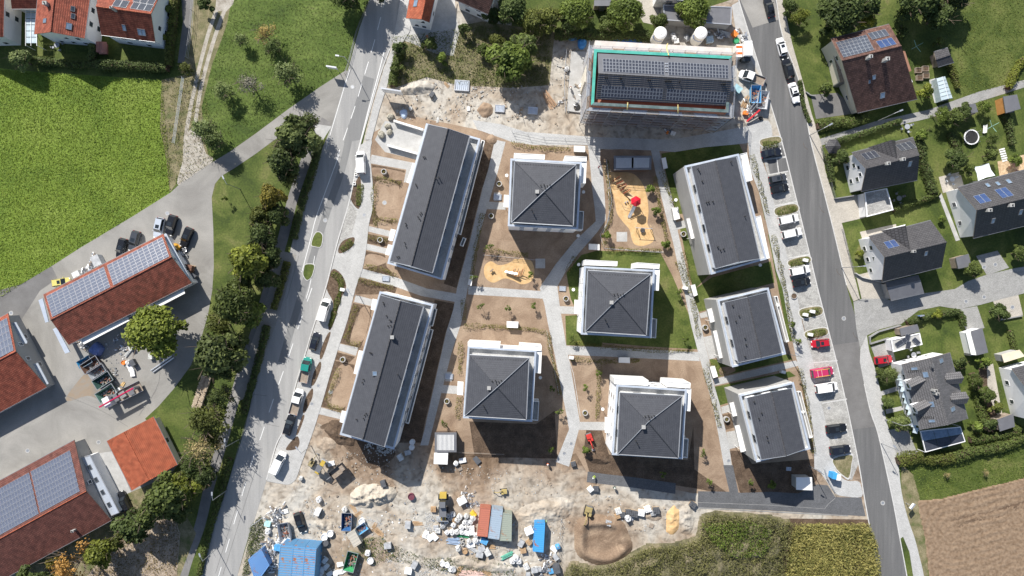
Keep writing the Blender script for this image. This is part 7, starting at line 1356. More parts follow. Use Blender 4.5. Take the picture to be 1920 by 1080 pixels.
def silo(px, py, desc):
 r = P0('silo', 'silo'); M_silo = mat('silo_cream', [(.60, .58, .52), (.68, .66, .60)], 1)
 mk('tank', r, M_silo, lambda b: b.cyl((0, 0, 2.0), 1.35, 4.2, 24), keep=True); mk('cone', r, M_silo, lambda b: b.cyl((0, 0, .7), .3, 1.3, 18, r2=1.35)); mk('lid', r, M_balc, lambda b: (b.cyl((0, 0, 6.2), 1.38, .22, 24, r2=1.0), b.cyl((0, 0, 6.42), .35, .12, 12)), bevel=.05)
 for i in range(4): a = PI/4+i*PI/2; mk('leg', r, M_steel, lambda b: b.tube((1.3*math.cos(a), 1.3*math.sin(a), 0), (1.3*math.cos(a), 1.3*math.sin(a), 2.2), .09, 6))
 mk('mixer', r, M_frameg, lambda b: b.box((0, 0, .5), (.8, .6, .6)))
 p = W(px, py, 6.4); q_ = dup(r, (p.x, p.y, .02), .3, desc, 'silos beside the unfinished building')
 cu = bpy.data.curves.new('lettering', 'FONT'); cu.body = 'Baumit'; cu.size = .95; cu.align_x = 'CENTER'; cu.extrude = .01; tx = bpy.data.objects.new('lettering', cu); COL.objects.link(tx); tx.data.materials.append(mat('letter_blue', [(.02, .12, .40)])); bpy.context.view_layer.update()
 me = tx.to_mesh(); vs = [v.co.copy() for v in me.vertices]; fs = [tuple(f.vertices) for f in me.polygons]; me2 = bpy.data.meshes.new('lettering'); a0 = math.atan2(-p.y, -p.x); out = []
 for v in vs: a = a0+v.x/1.36; rr = 1.37+v.z; out.append((rr*math.cos(a), rr*math.sin(a), 4.6+v.y))
 me2.from_pydata(out, [], fs); me2.materials.append(mat('letter_blue', [])); tx.to_mesh_clear(); bpy.data.objects.remove(tx); o = bpy.data.objects.new('lettering', me2); COL.objects.link(o); o.parent = q_; o.rotation_euler = (0, 0, -.3)
silo(1239, 61, 'cream mortar silo nearer the street-side tree row, left one of two'); silo(1315, 61, 'cream mortar silo under the bright green tree, right one of two')
def container(pts, z, color, desc, ribs=14, name='shipping_container', mt=None, alongx=False, grp=None, ribm=None):
 P = [W(*p, z) for p in pts]; c = sum(P, Vector())/4; r = thing(name, desc, 'container', (c.x, c.y, 0), grp); P2 = ear([tuple(p[:2]) for p in P]); m = mt or M_cont
 mb = MB(); mb.prism([tuple(q_) for q_ in offset_poly(P2, .06)], .1, z-.06); mb.build('box', m, r, color=color)
 mb = MB(); mb.frame(P2, [tuple(q_) for q_ in offset_poly(P2, .12)], z-.15, z); mb.frame(P2, [tuple(q_) for q_ in offset_poly(P2, .1)], 0, .15)
 for q_ in offset_poly(P2, .06): mb.tube((q_.x, q_.y, 0), (q_.x, q_.y, z-.05), .08, 4)
 mb.build('frame', m, r, color=color)
 mb = MB(); a, b_, c_, d_ = P
 if alongx: a, b_, c_, d_ = b_, c_, d_, a
 for i in range(ribs):
  t = (i+.5)/ribs; mb.tube(a.lerp(d_, t)-Z3*.05, b_.lerp(c_, t)-Z3*.05, .06, 4)
 mb.build('roof_rib', ribm or m, r, color=color)
 mb = MB(); e = (P[0]+P[1])/2; w = P[1]-P[0]; mb.box((e.x, e.y, z*.48), (w.length*.9, .1, z*.8), math.atan2(w.y, w.x)); mb.build('door', m, r, color=tuple(v*.8 for v in color))
 return r
container([(900, 951), (920, 953), (914, 1007), (894, 1005)], 2.6, (.42, .15, .10), 'orange red shipping container left of two grey ones')
container([(922, 953), (943, 956), (936, 1012), (915, 1009)], 2.6, (.30, .37, .44), 'blue edged grey container in the middle of three')
container([(943, 962), (960, 964), (959, 1015), (937, 1014)], 2.6, (.28, .31, .26), 'greenish grey container on the right of three')
container([(1002, 981), (1022, 981), (1019, 1036), (999, 1034)], 2.7, (.06, .30, .60), 'bright blue container standing alone')
for k, (x0, x1) in enumerate(((0, 24), (24, 46), (46, 68))):
 container([(525+x0, 1024+k*2), (525+x1, 1026+k*2), (520+x1, 1100), (520+x0, 1098)], 5.0, (.10, .26, .46), 'double stacked blue site container at the bottom edge, '+('left with pipes on top', 'middle with rusty roof', 'right with rusty roof')[k], ribs=16, mt=M_cont, ribm=(M_concd, M_rust, M_rust)[k])
container([(465, 1050), (490, 1030), (505, 1060), (480, 1095)], 2.6, (.12, .25, .48), 'tilted blue container at the lower left corner of the site')
def f_skip():
 r = P0('skip', 'skip'); mk('bin', r, M_tint, lambda b: (b.hexa([(-1.5, -1, .05), (1.5, -1, .05), (1.5, 1, .05), (-1.5, 1, .05)], [(-1.5, -1, .25), (1.5, -1, .25), (1.5, 1, .25), (-1.5, 1, .25)]), [b.hexa(q0, q1) for q0, q1 in (([(-1.5, -1, .2), (1.5, -1, .2), (1.5, -.92, .2), (-1.5, -.92, .2)], [(-2, -1.1, 1.5), (2, -1.1, 1.5), (2, -1.02, 1.5), (-2, -1.02, 1.5)]), ([(-1.5, .92, .2), (1.5, .92, .2), (1.5, 1, .2), (-1.5, 1, .2)], [(-2, 1.02, 1.5), (2, 1.02, 1.5), (2, 1.1, 1.5), (-2, 1.1, 1.5)]), ([(-1.5, -1, .2), (-1.4, -1, .2), (-1.4, 1, .2), (-1.5, 1, .2)], [(-2, -1.1, 1.5), (-1.9, -1.1, 1.5), (-1.9, 1.1, 1.5), (-2, 1.1, 1.5)]), ([(1.4, -1, .2), (1.5, -1, .2), (1.5, 1, .2), (1.4, 1, .2)], [(1.9, -1.1, 1.5), (2, -1.1, 1.5), (2, 1.1, 1.5), (1.9, 1.1, 1.5)]))]), color=(.2, .2, .2)); mk('rim', r, M_steel, lambda b: b.frame([(-2.05, -1.15), (2.05, -1.15), (2.05, 1.15), (-2.05, 1.15)], [(-1.95, -1.05), (1.95, -1.05), (1.95, 1.05), (-1.95, 1.05)], 1.45, 1.56))
 rnd = random.Random(3)
 mk('rubbish', r, M_stuffm, lambda b: [b.box((rnd.uniform(-1.5, 1.5), rnd.uniform(-.8, .8), .3+rnd.random()*.4), (rnd.uniform(.2, .8), rnd.uniform(.08, .3), rnd.uniform(.06, .2)), rnd.random()*3, rnd.choice((0, 2, 2, 2, 1, 3))) for _ in range(34)], kind='stuff', keep=True); return r
M_stuffm = [M_woodo, M_concd, M_frameg, mat('brick_red', [(.22, .09, .06)])]
proto('skip', f_skip)
for x, y, a, col, w, sc in [(158, 679, 30, (.04, .30, .55), 'light blue, beside the workshop corner', .8), (171, 684, 33, (.16, .09, .06), 'rust brown, below the light blue one', 1.05), (182, 696, 33, (.45, .47, .48), 'pale grey, third in the yard row', .95), (194, 713, 33, (.06, .12, .10), 'dark green, fourth in the yard row', 1.05), (201, 737, 33, (.10, .20, .16), 'green, lowest in the yard row', 1.1), (658, 1052, 75, (.05, .30, .12), 'bright green, at the bottom of the site', 1.1), (534, 998, -80, (.55, .55, .56), 'white, right of the dump fence', 1.1), (650, 978, 88, (.03, .10, .25), 'dark blue, filled with white sacks', 1.0), (1430, 188, 82, (.62, .63, .65), 'grey, filled with brick rubble beside the street', 1.0), (676, 993, 35, (.10, .38, .68), 'blue lidded, above the beige container', .8), (1417, 177, 90, (.12, .42, .75), 'light blue covered, beside the brick rubble skip', 1.0)]:
 put('skip', x, y, R(a), 'open skip, '+w, 'skips', col, sc, ph=1.2)
container([(649, 1003), (665, 994), (678, 1018), (664, 1027)], 2.2, (.45, .42, .36), 'beige site cabin with rusty lid below the blue skip', ribs=5)
def truckcrane():
 a, b_ = W(197, 757, 1), W(268, 722, 1); c = (a+b_)/2; r = thing('crane_truck', 'flatbed truck with long crimson crane arm in the asphalt yard', 'truck', (c.x, c.y, 0)); r.rotation_euler = (0, 0, math.atan2(a.y-b_.y, a.x-b_.x))
 def B(nm, m, fn, bevel=0, color=None): b = MB(); fn(b); o = b.build(nm, m, bevel=bevel, color=color); o.parent = r; return o
 B('chassis', M_rub, lambda b: b.box((0, 0, .8), (8.2, .9, .3))); B('cab', M_paint, lambda b: b.hexa([(2.4, -1.15, .7), (4.3, -1.15, .7), (4.3, 1.15, .7), (2.4, 1.15, .7)], [(2.5, -1.1, 2.7), (4.0, -1.1, 2.7), (4.0, 1.1, 2.7), (2.5, 1.1, 2.7)]), .08, (.7, .7, .72)); B('windscreen', M_cargl, lambda b: b.hexa([(4.2, -1, 1.6), (4.26, -1, 1.6), (4.26, 1, 1.6), (4.2, 1, 1.6)], [(4.05, -.95, 2.5), (4.12, -.95, 2.5), (4.12, .95, 2.5), (4.05, .95, 2.5)]))
 B('bed', M_woodo, lambda b: b.box((-1.6, 0, 1.15), (5.6, 2.4, .14)));
 for y in (-1.2, 1.2): B('side_board', M_alu, lambda b: b.box((-1.6, y, 1.45), (5.6, .06, .5)))
 for x in (3.2, -1.8, -3.1):
  for y in (-1, 1): B('wheel', M_rub, lambda b: b.cyl((x, y-.16, .5), .5, .32, 14, axis='y'))
 B('crane_arm', mat('crane_crimson', [(.45, .02, .08)], rough=.4), lambda b: (b.box((.4, .15, 3.3), (8.6, .32, .34), R(3)), b.box((-3.6, .0, 2.2), (.6, .5, 2.2)), b.box((1, .2, 3.62), (6.0, .2, .2), R(3))))
 B('crane_column', M_frameg, lambda b: b.cyl((-3.7, 0, 1.2), .4, 2.2, 12)); B('load', M_stuffm, lambda b: (b.box((-.2, 0, 1.6), (1.4, 1.4, .8), .1, 1), b.box((-2.1, .3, 1.5), (1.2, 1.4, .6), 0, 2), b.box((1.5, 0, 1.5), (1.0, 1.6, .7), .05, 2)))
truckcrane()
def truck():
 c = W(1393, 98, 1.5); r = thing('delivery_truck', 'white truck with orange striped load beside the scaffold', 'truck', (c.x, c.y, 0))
 def B(nm, m, fn, bevel=0, color=None): b = MB(); fn(b); o = b.build(nm, m, bevel=bevel, color=color); o.parent = r; return o
 B('cargo_box', M_paint, lambda b: b.box((.6, .3, 2.1), (1.7, 3.2, 2.4)), .06, (.8, .8, .8)); B('cab', M_cargl, lambda b: b.box((.6, -1.7, 1.6), (1.7, .9, 1.4)), .1); B('chassis', M_rub, lambda b: b.box((.6, -.2, .7), (1.3, 3.6, .4)))
 for y in (-1.4, 1.2):
  for x in (-.1, 1.3): B('wheel', M_rub, lambda b: b.cyl((x-.12, y, .45), .45, .24, 12, axis='x'))
 B('side_cabinet', M_paint, lambda b: b.box((-1.1, .1, 1.2), (1.3, 2.8, 2.2)), .04, (.8, .78, .75)); B('orange_band', mat('signal_orange', [(.75, .13, .02)]), lambda b: (b.box((-1.1, .9, 2.32), (1.32, .5, .04)), b.box((-1.1, -.5, 2.32), (1.32, .5, .04))));
truck()
# ================================================================ LOOSE THINGS
def f_bag():
 r = P0('material_sack', 'sack'); rnd = random.Random(2); b = MB(); n = 10; rings = []
 for z, s_ in ((0, .9), (.25, 1.05), (.7, 1.0), (.95, .8), (1.02, .35)):
  rings.append([(math.copysign(abs(math.cos(2*PI*i/n))**.6, math.cos(2*PI*i/n))*.5*s_+rnd.uniform(-.04, .04), math.copysign(abs(math.sin(2*PI*i/n))**.6, math.sin(2*PI*i/n))*.5*s_+rnd.uniform(-.04, .04), z+rnd.uniform(-.05, .05)) for i in range(n)])
 for a, c in zip(rings, rings[1:]):
  for i in range(n): j = (i+1) % n; b.face([a[i], a[j], c[j], c[i]])
 b.face(rings[-1]); b.build('sack', M_tint, r, color=(.7, .7, .7)); mk('fill', r, M_concd, lambda b: b.cyl((0, 0, .95), .28, .1, 8, r2=.1), keep=True)
 for sx, sy in ((.4, .4), (-.4, .4), (.4, -.4), (-.4, -.4)): mk('loop', r, M_slate2, lambda b: b.tube((sx, sy, .9), (sx*.6, sy*.6, 1.15), .03, 4), keep=True)
 return r
def f_pallet():
 r = P0('pallet_stack', 'pallet'); rnd = random.Random(8)
 for i in range(5): mk('slat', r, M_wood, lambda b: b.box((0, i*.25-.5, .13), (1.2, .12, .03)), keep=True)
 for i in range(3): mk('bearer', r, M_wood, lambda b: b.box((i*.5-.5, 0, .06), (.1, 1.1, .11)), keep=True)
 for i in range(3):
  for j in range(3): mk('block', r, M_tint, lambda b: b.box((i*.37-.37, j*.34-.34, .50+rnd.uniform(-.06, .06)), (.34, .31, .68)), color=(.5, .5, .5))
 return r
def f_tub():
 r = P0('tub', 'tub'); mk('bowl', r, M_tint, lambda b: b.ring((0, 0, 0), .62, .54, .75, 18), color=(.7, .7, .7)); mk('content', r, M_tint, lambda b: b.cyl((0, 0, .1), .54, .5, 16), color=(.6, .6, .6)); return r
def f_pipe():
 r = P0('concrete_ring', 'concrete ring'); mk('ring', r, M_conc, lambda b: b.ring((0, 0, 0), .5, .36, .6, 18)); mk('rim', r, M_conc, lambda b: b.ring((0, 0, .6), .45, .37, .06, 18)); return r
def f_planks():
 r = P0('plank_pile', 'planks'); rnd = random.Random(4)
 for i in range(9): mk('plank', r, M_tint, lambda b: b.box((rnd.uniform(-.25, .25), (i % 5)*.26-.5, .08+(i//5)*.12), (3.0+rnd.uniform(-.5, .4), .18, .06), rnd.uniform(-.09, .09)), color=(.45, .32, .2))
 return r
def f_pipes():
 r = P0('pipe_bundle', 'pipes'); rnd = random.Random(4)
 for i in range(7): mk('pipe', r, M_tint, lambda b: b.tube((-1.7+rnd.uniform(-.3, .3), (i % 4)*.32-.5+(i//4)*.16, .14+(i//4)*.24), (1.7+rnd.uniform(-.3, .3), (i % 4)*.32-.5+(i//4)*.16+rnd.uniform(-.1, .1), .14+(i//4)*.24), .13, 8), color=(.25, .32, .42))
 return r
def f_crate():
 r = P0('site_box', 'box'); mk('box', r, M_tint, lambda b: b.box((0, 0, .5), (1.25, .95, .9)), color=(.4, .4, .4), bevel=.03); mk('lid', r, M_tint, lambda b: b.box((0, 0, .98), (1.32, 1.02, .08)), color=(.5, .5, .5)); mk('handle', r, M_rub, lambda b: b.box((0, .53, .7), (.4, .05, .06)), keep=True); return r
def f_slab():
 r = P0('board_stack', 'boards'); rnd = random.Random(6)
 for i in range(4): mk('board', r, M_tint, lambda b: b.box((rnd.uniform(-.1, .1), rnd.uniform(-.1, .1), .08+i*.13), (1.9, 1.15, .1), rnd.uniform(-.12, .12)), color=(.75, .75, .74))
 return r
def f_boulder():
 r = P0('boulder', 'boulder'); rnd = random.Random(6); b = MB(); n = 8; rings = []
 for z, s_ in ((0, .8), (.4, 1.0), (.8, .8), (1.0, .4)): rings.append([(math.cos(2*PI*i/n)*.85*s_*rnd.uniform(.8, 1.15), math.sin(2*PI*i/n)*.65*s_*rnd.uniform(.8, 1.15), z*.9+rnd.uniform(-.08, .08)) for i in range(n)])
 for a, c in zip(rings, rings[1:]):
  for i in range(n): j = (i+1) % n; b.face([a[i], a[j], c[j], c[i]])
 b.face(rings[-1]); b.build('stone', mat('boulder_stone', [(.26, .24, .19), (.40, .37, .30), (.20, .20, .15)], 2, bump=.05), r); return r
def f_scrap():
 r = P0('scrap_pile', 'scrap'); rnd = random.Random(16); MM = [M_alu, M_frameg, M_woodo, M_balc]
 for i in range(26):
  m = MM[i % 4]; a = rnd.random()*3.1; mk('scrap_piece', r, m, lambda b: b.box((rnd.gauss(0, .8), rnd.gauss(0, .6), .15+rnd.random()*.5), (rnd.uniform(.3, 1.4), rnd.uniform(.06, .4), rnd.uniform(.04, .2)), a, ry=rnd.uniform(-.4, .4)), keep=True)
 return r
def f_rubble():
 r = P0('rubble', 'rubble'); rnd = random.Random(21)
 for i in range(34): mk('stone', r, M_conc, lambda b: b.box((rnd.gauss(0, .75), rnd.gauss(0, .7), .1), (rnd.uniform(.15, .4), rnd.uniform(.12, .3), rnd.uniform(.1, .3)), rnd.random()*3), keep=True)
 return r
for k, f in (('bag', f_bag), ('pallet', f_pallet), ('tub', f_tub), ('pipe', f_pipe), ('planks', f_planks), ('pipes', f_pipes), ('crate', f_crate), ('slab', f_slab), ('boulder', f_boulder), ('scrap', f_scrap), ('rubble', f_rubble)): proto(k, f)
Wc, Gc, Dc, Lc, Tc, Bc, Oc, Gn = (.78, .78, .77), (.42, .43, .44), (.10, .105, .115), (.60, .60, .58), (.42, .28, .16), (.10, .34, .62), (.75, .22, .04), (.05, .32, .14)
D4 = lambda X, Y: (720+X/6.75, 920+Y/6.75); D3 = lambda X, Y: (480+X/7.2, 930+Y/7.2); D5 = lambda X, Y: (960+X/6, 900+Y/6)
rr = random.Random(77)
def pt(key, xy, col, desc, rz=None, sc=1.0, group=None): put(key, xy[0], xy[1], rr.random()*3 if rz is None else rz, desc, group or 'loose material on the building site', col, sc, ph=.6)
for X, Y, c in [(960, 330, Lc), (1045, 325, Lc), (815, 320, Wc), (872, 298, Wc), (790, 390, Lc), (880, 430, Wc), (1020, 400, Wc), (1100, 395, Wc), (985, 465, Wc), (1050, 460, Lc), (800, 530, Wc), (865, 525, Wc), (925, 520, Lc), (990, 525, Wc), (745, 445, Gc), (840, 345, Gc), (1130, 345, Lc), (930, 365, Lc), (1165, 560, Lc), (1080, 640, Lc), (940, 730, Lc), (1165, 625, Wc)]:
 pt('bag', D4(X, Y), c, 'pale bulk sack in the store left of the orange container', sc=1.15*rr.uniform(.9, 1.15))
for X, Y, c in [(1110, 470, Wc), (1050, 530, Wc), (1115, 525, Wc), (1045, 395, Gc), (660, 470, Gc), (700, 350, Gc), (750, 340, Dc), (730, 285, Dc), (625, 235, Tc), (895, 365, Tc), (680, 500, Lc)]:
 pt('pallet', D4(X, Y), c, 'loaded pallet in the store left of the orange container', rz=rr.uniform(-.2, .2), sc=1.1)
for X, Y in [(570, 600), (635, 590), (525, 560), (1170, 650), (1100, 690)]: pt('slab', D4(X, Y), Wc, 'stack of pale boards below the bulk sacks', sc=.9)
for X, Y, c in [(305, 425, Gc), (50, 690, Gc), (385, 930, Gc), (310, 1010, Wc), (1240, 730, Gc), (1210, 800, Gc), (1270, 630, Bc), (1310, 770, Lc)]: pt('crate', D4(X, Y), c, 'grey or white site box lying around the sack store', sc=1.2)
for X, Y, a in [(420, 425, 0), (450, 610, .6), (505, 640, .7), (1340, 720, -.1), (940, 1030, 1.0), (1300, 1050, -.5)]: pt('planks', D4(X, Y), Tc, 'brown planks near the sack store', rz=a, sc=.75)
for k in range(3): pt('planks', D4(1040+k*60, 1060+k*6), (.62, .44, .38), 'pinkish planks at the bottom edge of the site', rz=.05, sc=1.1)
for X, Y, a, c in [(870, 625, -.05, (.25, .34, .48)), (880, 665, -.1, (.30, .38, .50)), (1010, 575, -.1, Gn), (1110, 740, -.6, Gc), (1560, 830, .5, (.10, .35, .26))]: pt('pipes', D4(X, Y), c, 'bundle of coloured pipes beside the sack store', rz=a, sc=.8)
for X, Y in [(985, 625), (998, 680)]: pt('pipe', D4(X, Y), None, 'short concrete pipe standing beside the blue pipes', sc=.9)
for X, Y, c in [(740, 925, Wc), (798, 940, Wc), (842, 992, Wc), (1025, 770, Tc), (880, 1000, Gc)]: pt('tub', D4(X, Y), c, 'round tub at the lower part of the sack store', sc=.95)
for X, Y in [(580, 330), (600, 375), (560, 490), (600, 500), (760, 240)]: pt('rubble', D4(X, Y), None, 'scatter of pale rubble left of the sacks', sc=.8)
for X, Y in [(130, 950), (190, 900), (215, 950), (170, 1000), (430, 1065), (510, 1050), (70, 900), (250, 880)]: pt('rubble', D4(X, Y), None, 'pale stones on the weedy earth bank', sc=.6)
for X, Y in [(1060, 180), (1110, 190), (1180, 180), (1090, 60), (1000, 30)]: pt('scrap', D4(X, Y), None, 'tangle of scrap between loader and orange container', sc=.6)
pt('crate', D4(990, 115), Wc, 'white box with blue cover beside the wheel loader', rz=.5, sc=1.5); pt('crate', D4(1130, 290), (.70, .48, .05), 'yellow bin at the corner of the orange container', sc=1.0); pt('tub', D4(345, 75), (.16, .05, .07), 'dark red machine drum alone on the sand track', sc=1.2)
for X, Y, c in [(850, 50, Wc), (165, 475, Wc), (325, 590, Wc), (1200, 185, Lc), (1510, 770, Wc)]: pt('bag', D3(X, Y), c, 'white sack on the left half of the building site', sc=1.2)
for X, Y, c in [(838, 205, Wc), (300, 690, Bc)]: pt('crate', D3(X, Y), c, 'box beside the dark car on the dirt', sc=1.2)
for X, Y, c in [(925, 555, Wc), (1003, 505, Wc), (1430, 345, Wc), (1545, 872, Wc), (825, 832, Lc), (830, 925, Lc), (940, 630, Dc)]: pt('tub', D3(X, Y), c, 'white round tub on the left half of the building site', sc=1.2 if X > 900 else 1.0)
for X, Y in [(925, 880), (940, 965), (885, 1015), (990, 1060), (1065, 1065), (1130, 930), (1128, 1035), (1190, 1010), (385, 215), (850, 1060)]: pt('slab', D3(X, Y), Wc, 'stack of white boards right of the blue site containers', sc=.75)
for X, Y in [(240, 300), (300, 260), (250, 370), (280, 210), (210, 640), (260, 690), (150, 780), (200, 800), (120, 880), (220, 920), (130, 970), (190, 1000)]: pt('scrap', D3(X, Y), None, 'heap of steel scrap at the lower left dump', sc=1.0)
for X, Y, a, c in [(1310, 170, -1.0, Tc), (1375, 245, .6, Tc), (1575, 430, 1.0, Tc), (1620, 480, -.8, Tc), (1660, 500, -.7, Tc), (1210, 640, -1.1, Lc), (400, 330, .4, Tc), (200, 230, .65, Wc), (130, 640, .75, Lc)]: pt('planks', D3(X, Y), c, 'loose planks on the left half of the building site', rz=a, sc=.75)
for X, Y in [(1200, 590), (1210, 520), (1540, 330), (1500, 400), (1400, 210), (740, 240), (1640, 380), (560, 860)]: pt('rubble', D3(X, Y), None, 'small rubble on the left half of the building site', sc=.7)
for X, Y, c in [(160, 375, (.45, .72, .74)), (845, 770, Gc)]: pt('crate', D3(X, Y), c, 'pale box at the edge of the scrap dump', sc=1.0)
for x, y, k, c, s_ in [(1107, 917, 'pallet', Wc, 1.1), (1117, 916, 'pallet', Dc, 1.1), (1159, 958, 'pallet', Lc, 1.2), (1158, 968, 'pallet', Tc, 1.0), (1167, 965, 'pallet', Dc, 1.1), (1178, 960, 'pallet', Dc, 1.1), (1189, 963, 'pallet', Dc, 1.3), (1177, 971, 'bag', Wc, 1.4), (1202, 961, 'pallet', Wc, 1.3), (1214, 954, 'pallet', Wc, 1.3), (1230, 957, 'pallet', Dc, 1.3), (1224, 962, 'pallet', Gc, 1.0), (1140, 980, 'pallet', Gc, 1.2), (1299, 946, 'pallet', Dc, 1.2), (1075, 870, 'pallet', Dc, 1.0)]:
 pt(k, (x, y), c, 'load of kerb stones by the grey paved strips', rz=rr.uniform(-.7, .7), sc=s_)
for x, y, k, c, s_ in [(992, 994, 'crate', Wc, 1.4), (977, 1018, 'crate', Gc, 1.1), (992, 1017, 'pallet', Tc, 1.0), (981, 1032, 'crate', Tc, 1.0), (967, 1046, 'bag', Wc, 1.4), (973, 1052, 'bag', Wc, 1.2), (961, 1052, 'bag', Wc, 1.2), (987, 1062, 'pallet', Lc, 1.2), (1002, 1068, 'crate', Gc, 1.1), (1010, 1067, 'crate', Gc, .9), (1042, 1044, 'crate', Gc, 1.0), (1043, 1064, 'crate', Dc, 1.5), (1046, 1025, 'bag', Bc, 1.1), (1039, 1031, 'slab', Wc, .8), (1025, 1058, 'scrap', None, 1.0), (1020, 1068, 'scrap', None, 1.0), (1028, 1048, 'scrap', (.3, .4, .5), .8), (1035, 1072, 'slab', Bc, .8), (990, 1078, 'crate', Gc, 1.0)]:
 pt(k, (x, y), c, {'crate': 'box', 'pallet': 'pallet', 'bag': 'sack', 'slab': 'board stack', 'scrap': 'scrap tangle'}[k]+' on the ground around the bright blue container', sc=s_)
pt('pipes', (1023, 967), (.40, .55, .30), 'pale green beam leaning above the bright blue container', rz=1.5, sc=.8)
for x, y, k, c, s_, ds in [(773, 829, 'tub', Wc, 1.0, 'white round tub at the corner of the lower long block'), (772, 839, 'tub', Wc, 1.0, 'white round tub at the corner of the lower long block'), (765, 848, 'crate', Gc, 1.0, 'grey box below the two white round tubs'), (751, 857, 'crate', Lc, 1.1, 'pale box in the shade of the long block'), (620, 870, 'slab', Wc, .8, 'white boards between roller and trailer'), (564, 897, 'bag', Lc, .9, 'pale sack at the pavement end'), (719, 906, 'crate', Dc, 1.1, 'dark box on the sand heap edge'), (855, 869, 'bag', Wc, 1.1, 'white sack beside the cream store'), (867, 864, 'slab', Wc, .8, 'white boards beside the cream store'), (894, 864, 'slab', Dc, .9, 'dark panels beside the cream store'), (690, 836, 'rubble', None, 1.0, 'pale gravel at the foot of the long block'), (710, 842, 'rubble', None, 1.2, 'pale gravel at the foot of the long block'), (728, 846, 'rubble', None, 1.2, 'pale gravel at the foot of the long block'),
 (1063, 129, 'bag', Wc, 1.0, 'white sack at the mesh fence left of the slab'), (1264, 72, 'bag', Wc, 1.1, 'white sack between the silos'), (1262, 66, 'bag', Wc, 1.0, 'white sack between the silos'), (1268, 77, 'pallet', Wc, 1.0, 'white loaded pallet between the silos'), (1288, 72, 'crate', Gc, 1.0, 'grey box between the silos'), (1330, 75, 'pallet', (.5, .62, .70), 1.4, 'bluish pallet load right of the second silo'), (1377, 64, 'crate', Oc, 1.0, 'orange box near the street corner'), (1381, 76, 'tub', Gn, 1.0, 'green tub near the street corner'), (1348, 66, 'scrap', None, 1.0, 'scrap right of the second silo'), (1362, 62, 'planks', Lc, .8, 'planks right of the second silo'), (1395, 72, 'scrap', None, 1.0, 'scrap beside the white truck'), (1381, 168, 'crate', (.35, .55, .6), 1.4, 'teal grey box left of the covered skip'), (1080, 195, 'scrap', None, .8, 'scrap on the basement slab'), (1090, 175, 'scrap', None, 1.0, 'scrap leaning on the scaffold'), (1092, 160, 'scrap', None, .9, 'scrap leaning on the scaffold'), (1405, 205, 'scrap', None, 1.0, 'scrap around the red conveyor'), (1398, 212, 'crate', Oc, .8, 'orange box beside the red conveyor'), (1399, 190, 'planks', Tc, .9, 'planks beside the scaffold corner'), (1030, 187, 'planks', (.40, .25, .15), 1.3, 'long brown boards on the northern dirt'), (1050, 190, 'scrap', None, .5, 'brown scrap next to the long boards'), (977, 207, 'planks', Tc, .5, 'short boards at the light shaft'), (878, 203, 'slab', Wc, .5, 'small pale boards on the northern dirt'), (837, 158, 'planks', Tc, .5, 'small boards at the rough grass'), (810, 177, 'crate', Dc, .9, 'dark box on the northern dirt'), (820, 224, 'planks', Lc, .4, 'small pale boards above the long roof'), (770, 203, 'bag', Lc, .8, 'pale sack beside the blue tarp'), (1250, 240, 'scrap', (.5, .5, .5), .8, 'scrap in the scaffold shade'), (1262, 250, 'crate', Wc, .8, 'pale box in the scaffold shade'), (1252, 248, 'crate', Oc, .5, 'small orange box in the scaffold shade'),
 (243, 690, 'slab', Wc, .9, 'white foam boards in the middle of the yard'), (247, 700, 'slab', Wc, .8, 'white foam boards in the middle of the yard'), (240, 680, 'bag', Wc, 1.0, 'white sack in the yard centre'), (250, 680, 'crate', Dc, 1.1, 'dark box in the yard centre'), (231, 680, 'tub', Oc, .8, 'orange tub in the yard centre'), (236, 685, 'scrap', None, .5, 'small scrap in the yard centre'), (230, 654, 'scrap', None, .7, 'metal scrap in the yard shade'), (238, 662, 'pipes', Lc, .6, 'aluminium pipes in the yard shade'), (246, 652, 'crate', Lc, .9, 'pale box in the yard shade'), (226, 724, 'planks', (.6, .42, .2), .6, 'yellow planks above the crane truck'), (213, 701, 'scrap', None, .4, 'white scrap in the yard middle'), (219, 733, 'slab', Wc, .8, 'white sheets on the crane truck side'), (283, 668, 'crate', Lc, .9, 'pale box under the large round tree'), (152, 648, 'scrap', (.6, .6, .6), .8, 'white trestles under the workshop awning'), (214, 637, 'scrap', None, .5, 'white trestle in the workshop shade'),
 (170, 498, 'scrap', None, 1.1, 'grey machine parts behind the workshop'), (158, 506, 'scrap', None, 1.0, 'grey machine parts behind the workshop'), (145, 514, 'crate', Lc, 1.2, 'pale box behind the workshop'), (186, 489, 'crate', Gc, 1.8, 'large grey box behind the workshop'), (332, 463, 'crate', (.70, .36, .04), 1.1, 'yellow box at the workshop corner'), (343, 472, 'scrap', None, .8, 'dark scrap at the workshop corner'), (355, 505, 'pallet', (.18, .09, .06), 1.8, 'brown covered load at the workshop end'), (362, 520, 'crate', Dc, 1.3, 'dark box at the workshop end'), (20, 600, 'tub', (.6, .45, .1), .7, 'small yellow tub at the left barn corner')]:
 pt(k, (x, y), c, ds, sc=s_)
for a, b_ in (((283, 695), (322, 668)), ((287, 698), (326, 671))):
 m = MB(); m.tube(W(*a, .25), W(*b_, .25), .16, 8); tag(m.build('steel_pipe', M_alu), 'long steel pipe lying below the large round tree', 'pipe', 'long steel pipes', pos=W(*a))
for x, y, a, s_ in [(727, 236, .3, 1), (730, 247, 1.0, 1), (714, 252, 2, 1.25), (732, 218, .4, 1.1)]: put('boulder', x, y, a, 'rough boulder at the mouth of the garage ramp', 'boulders at the ramp', None, s_)
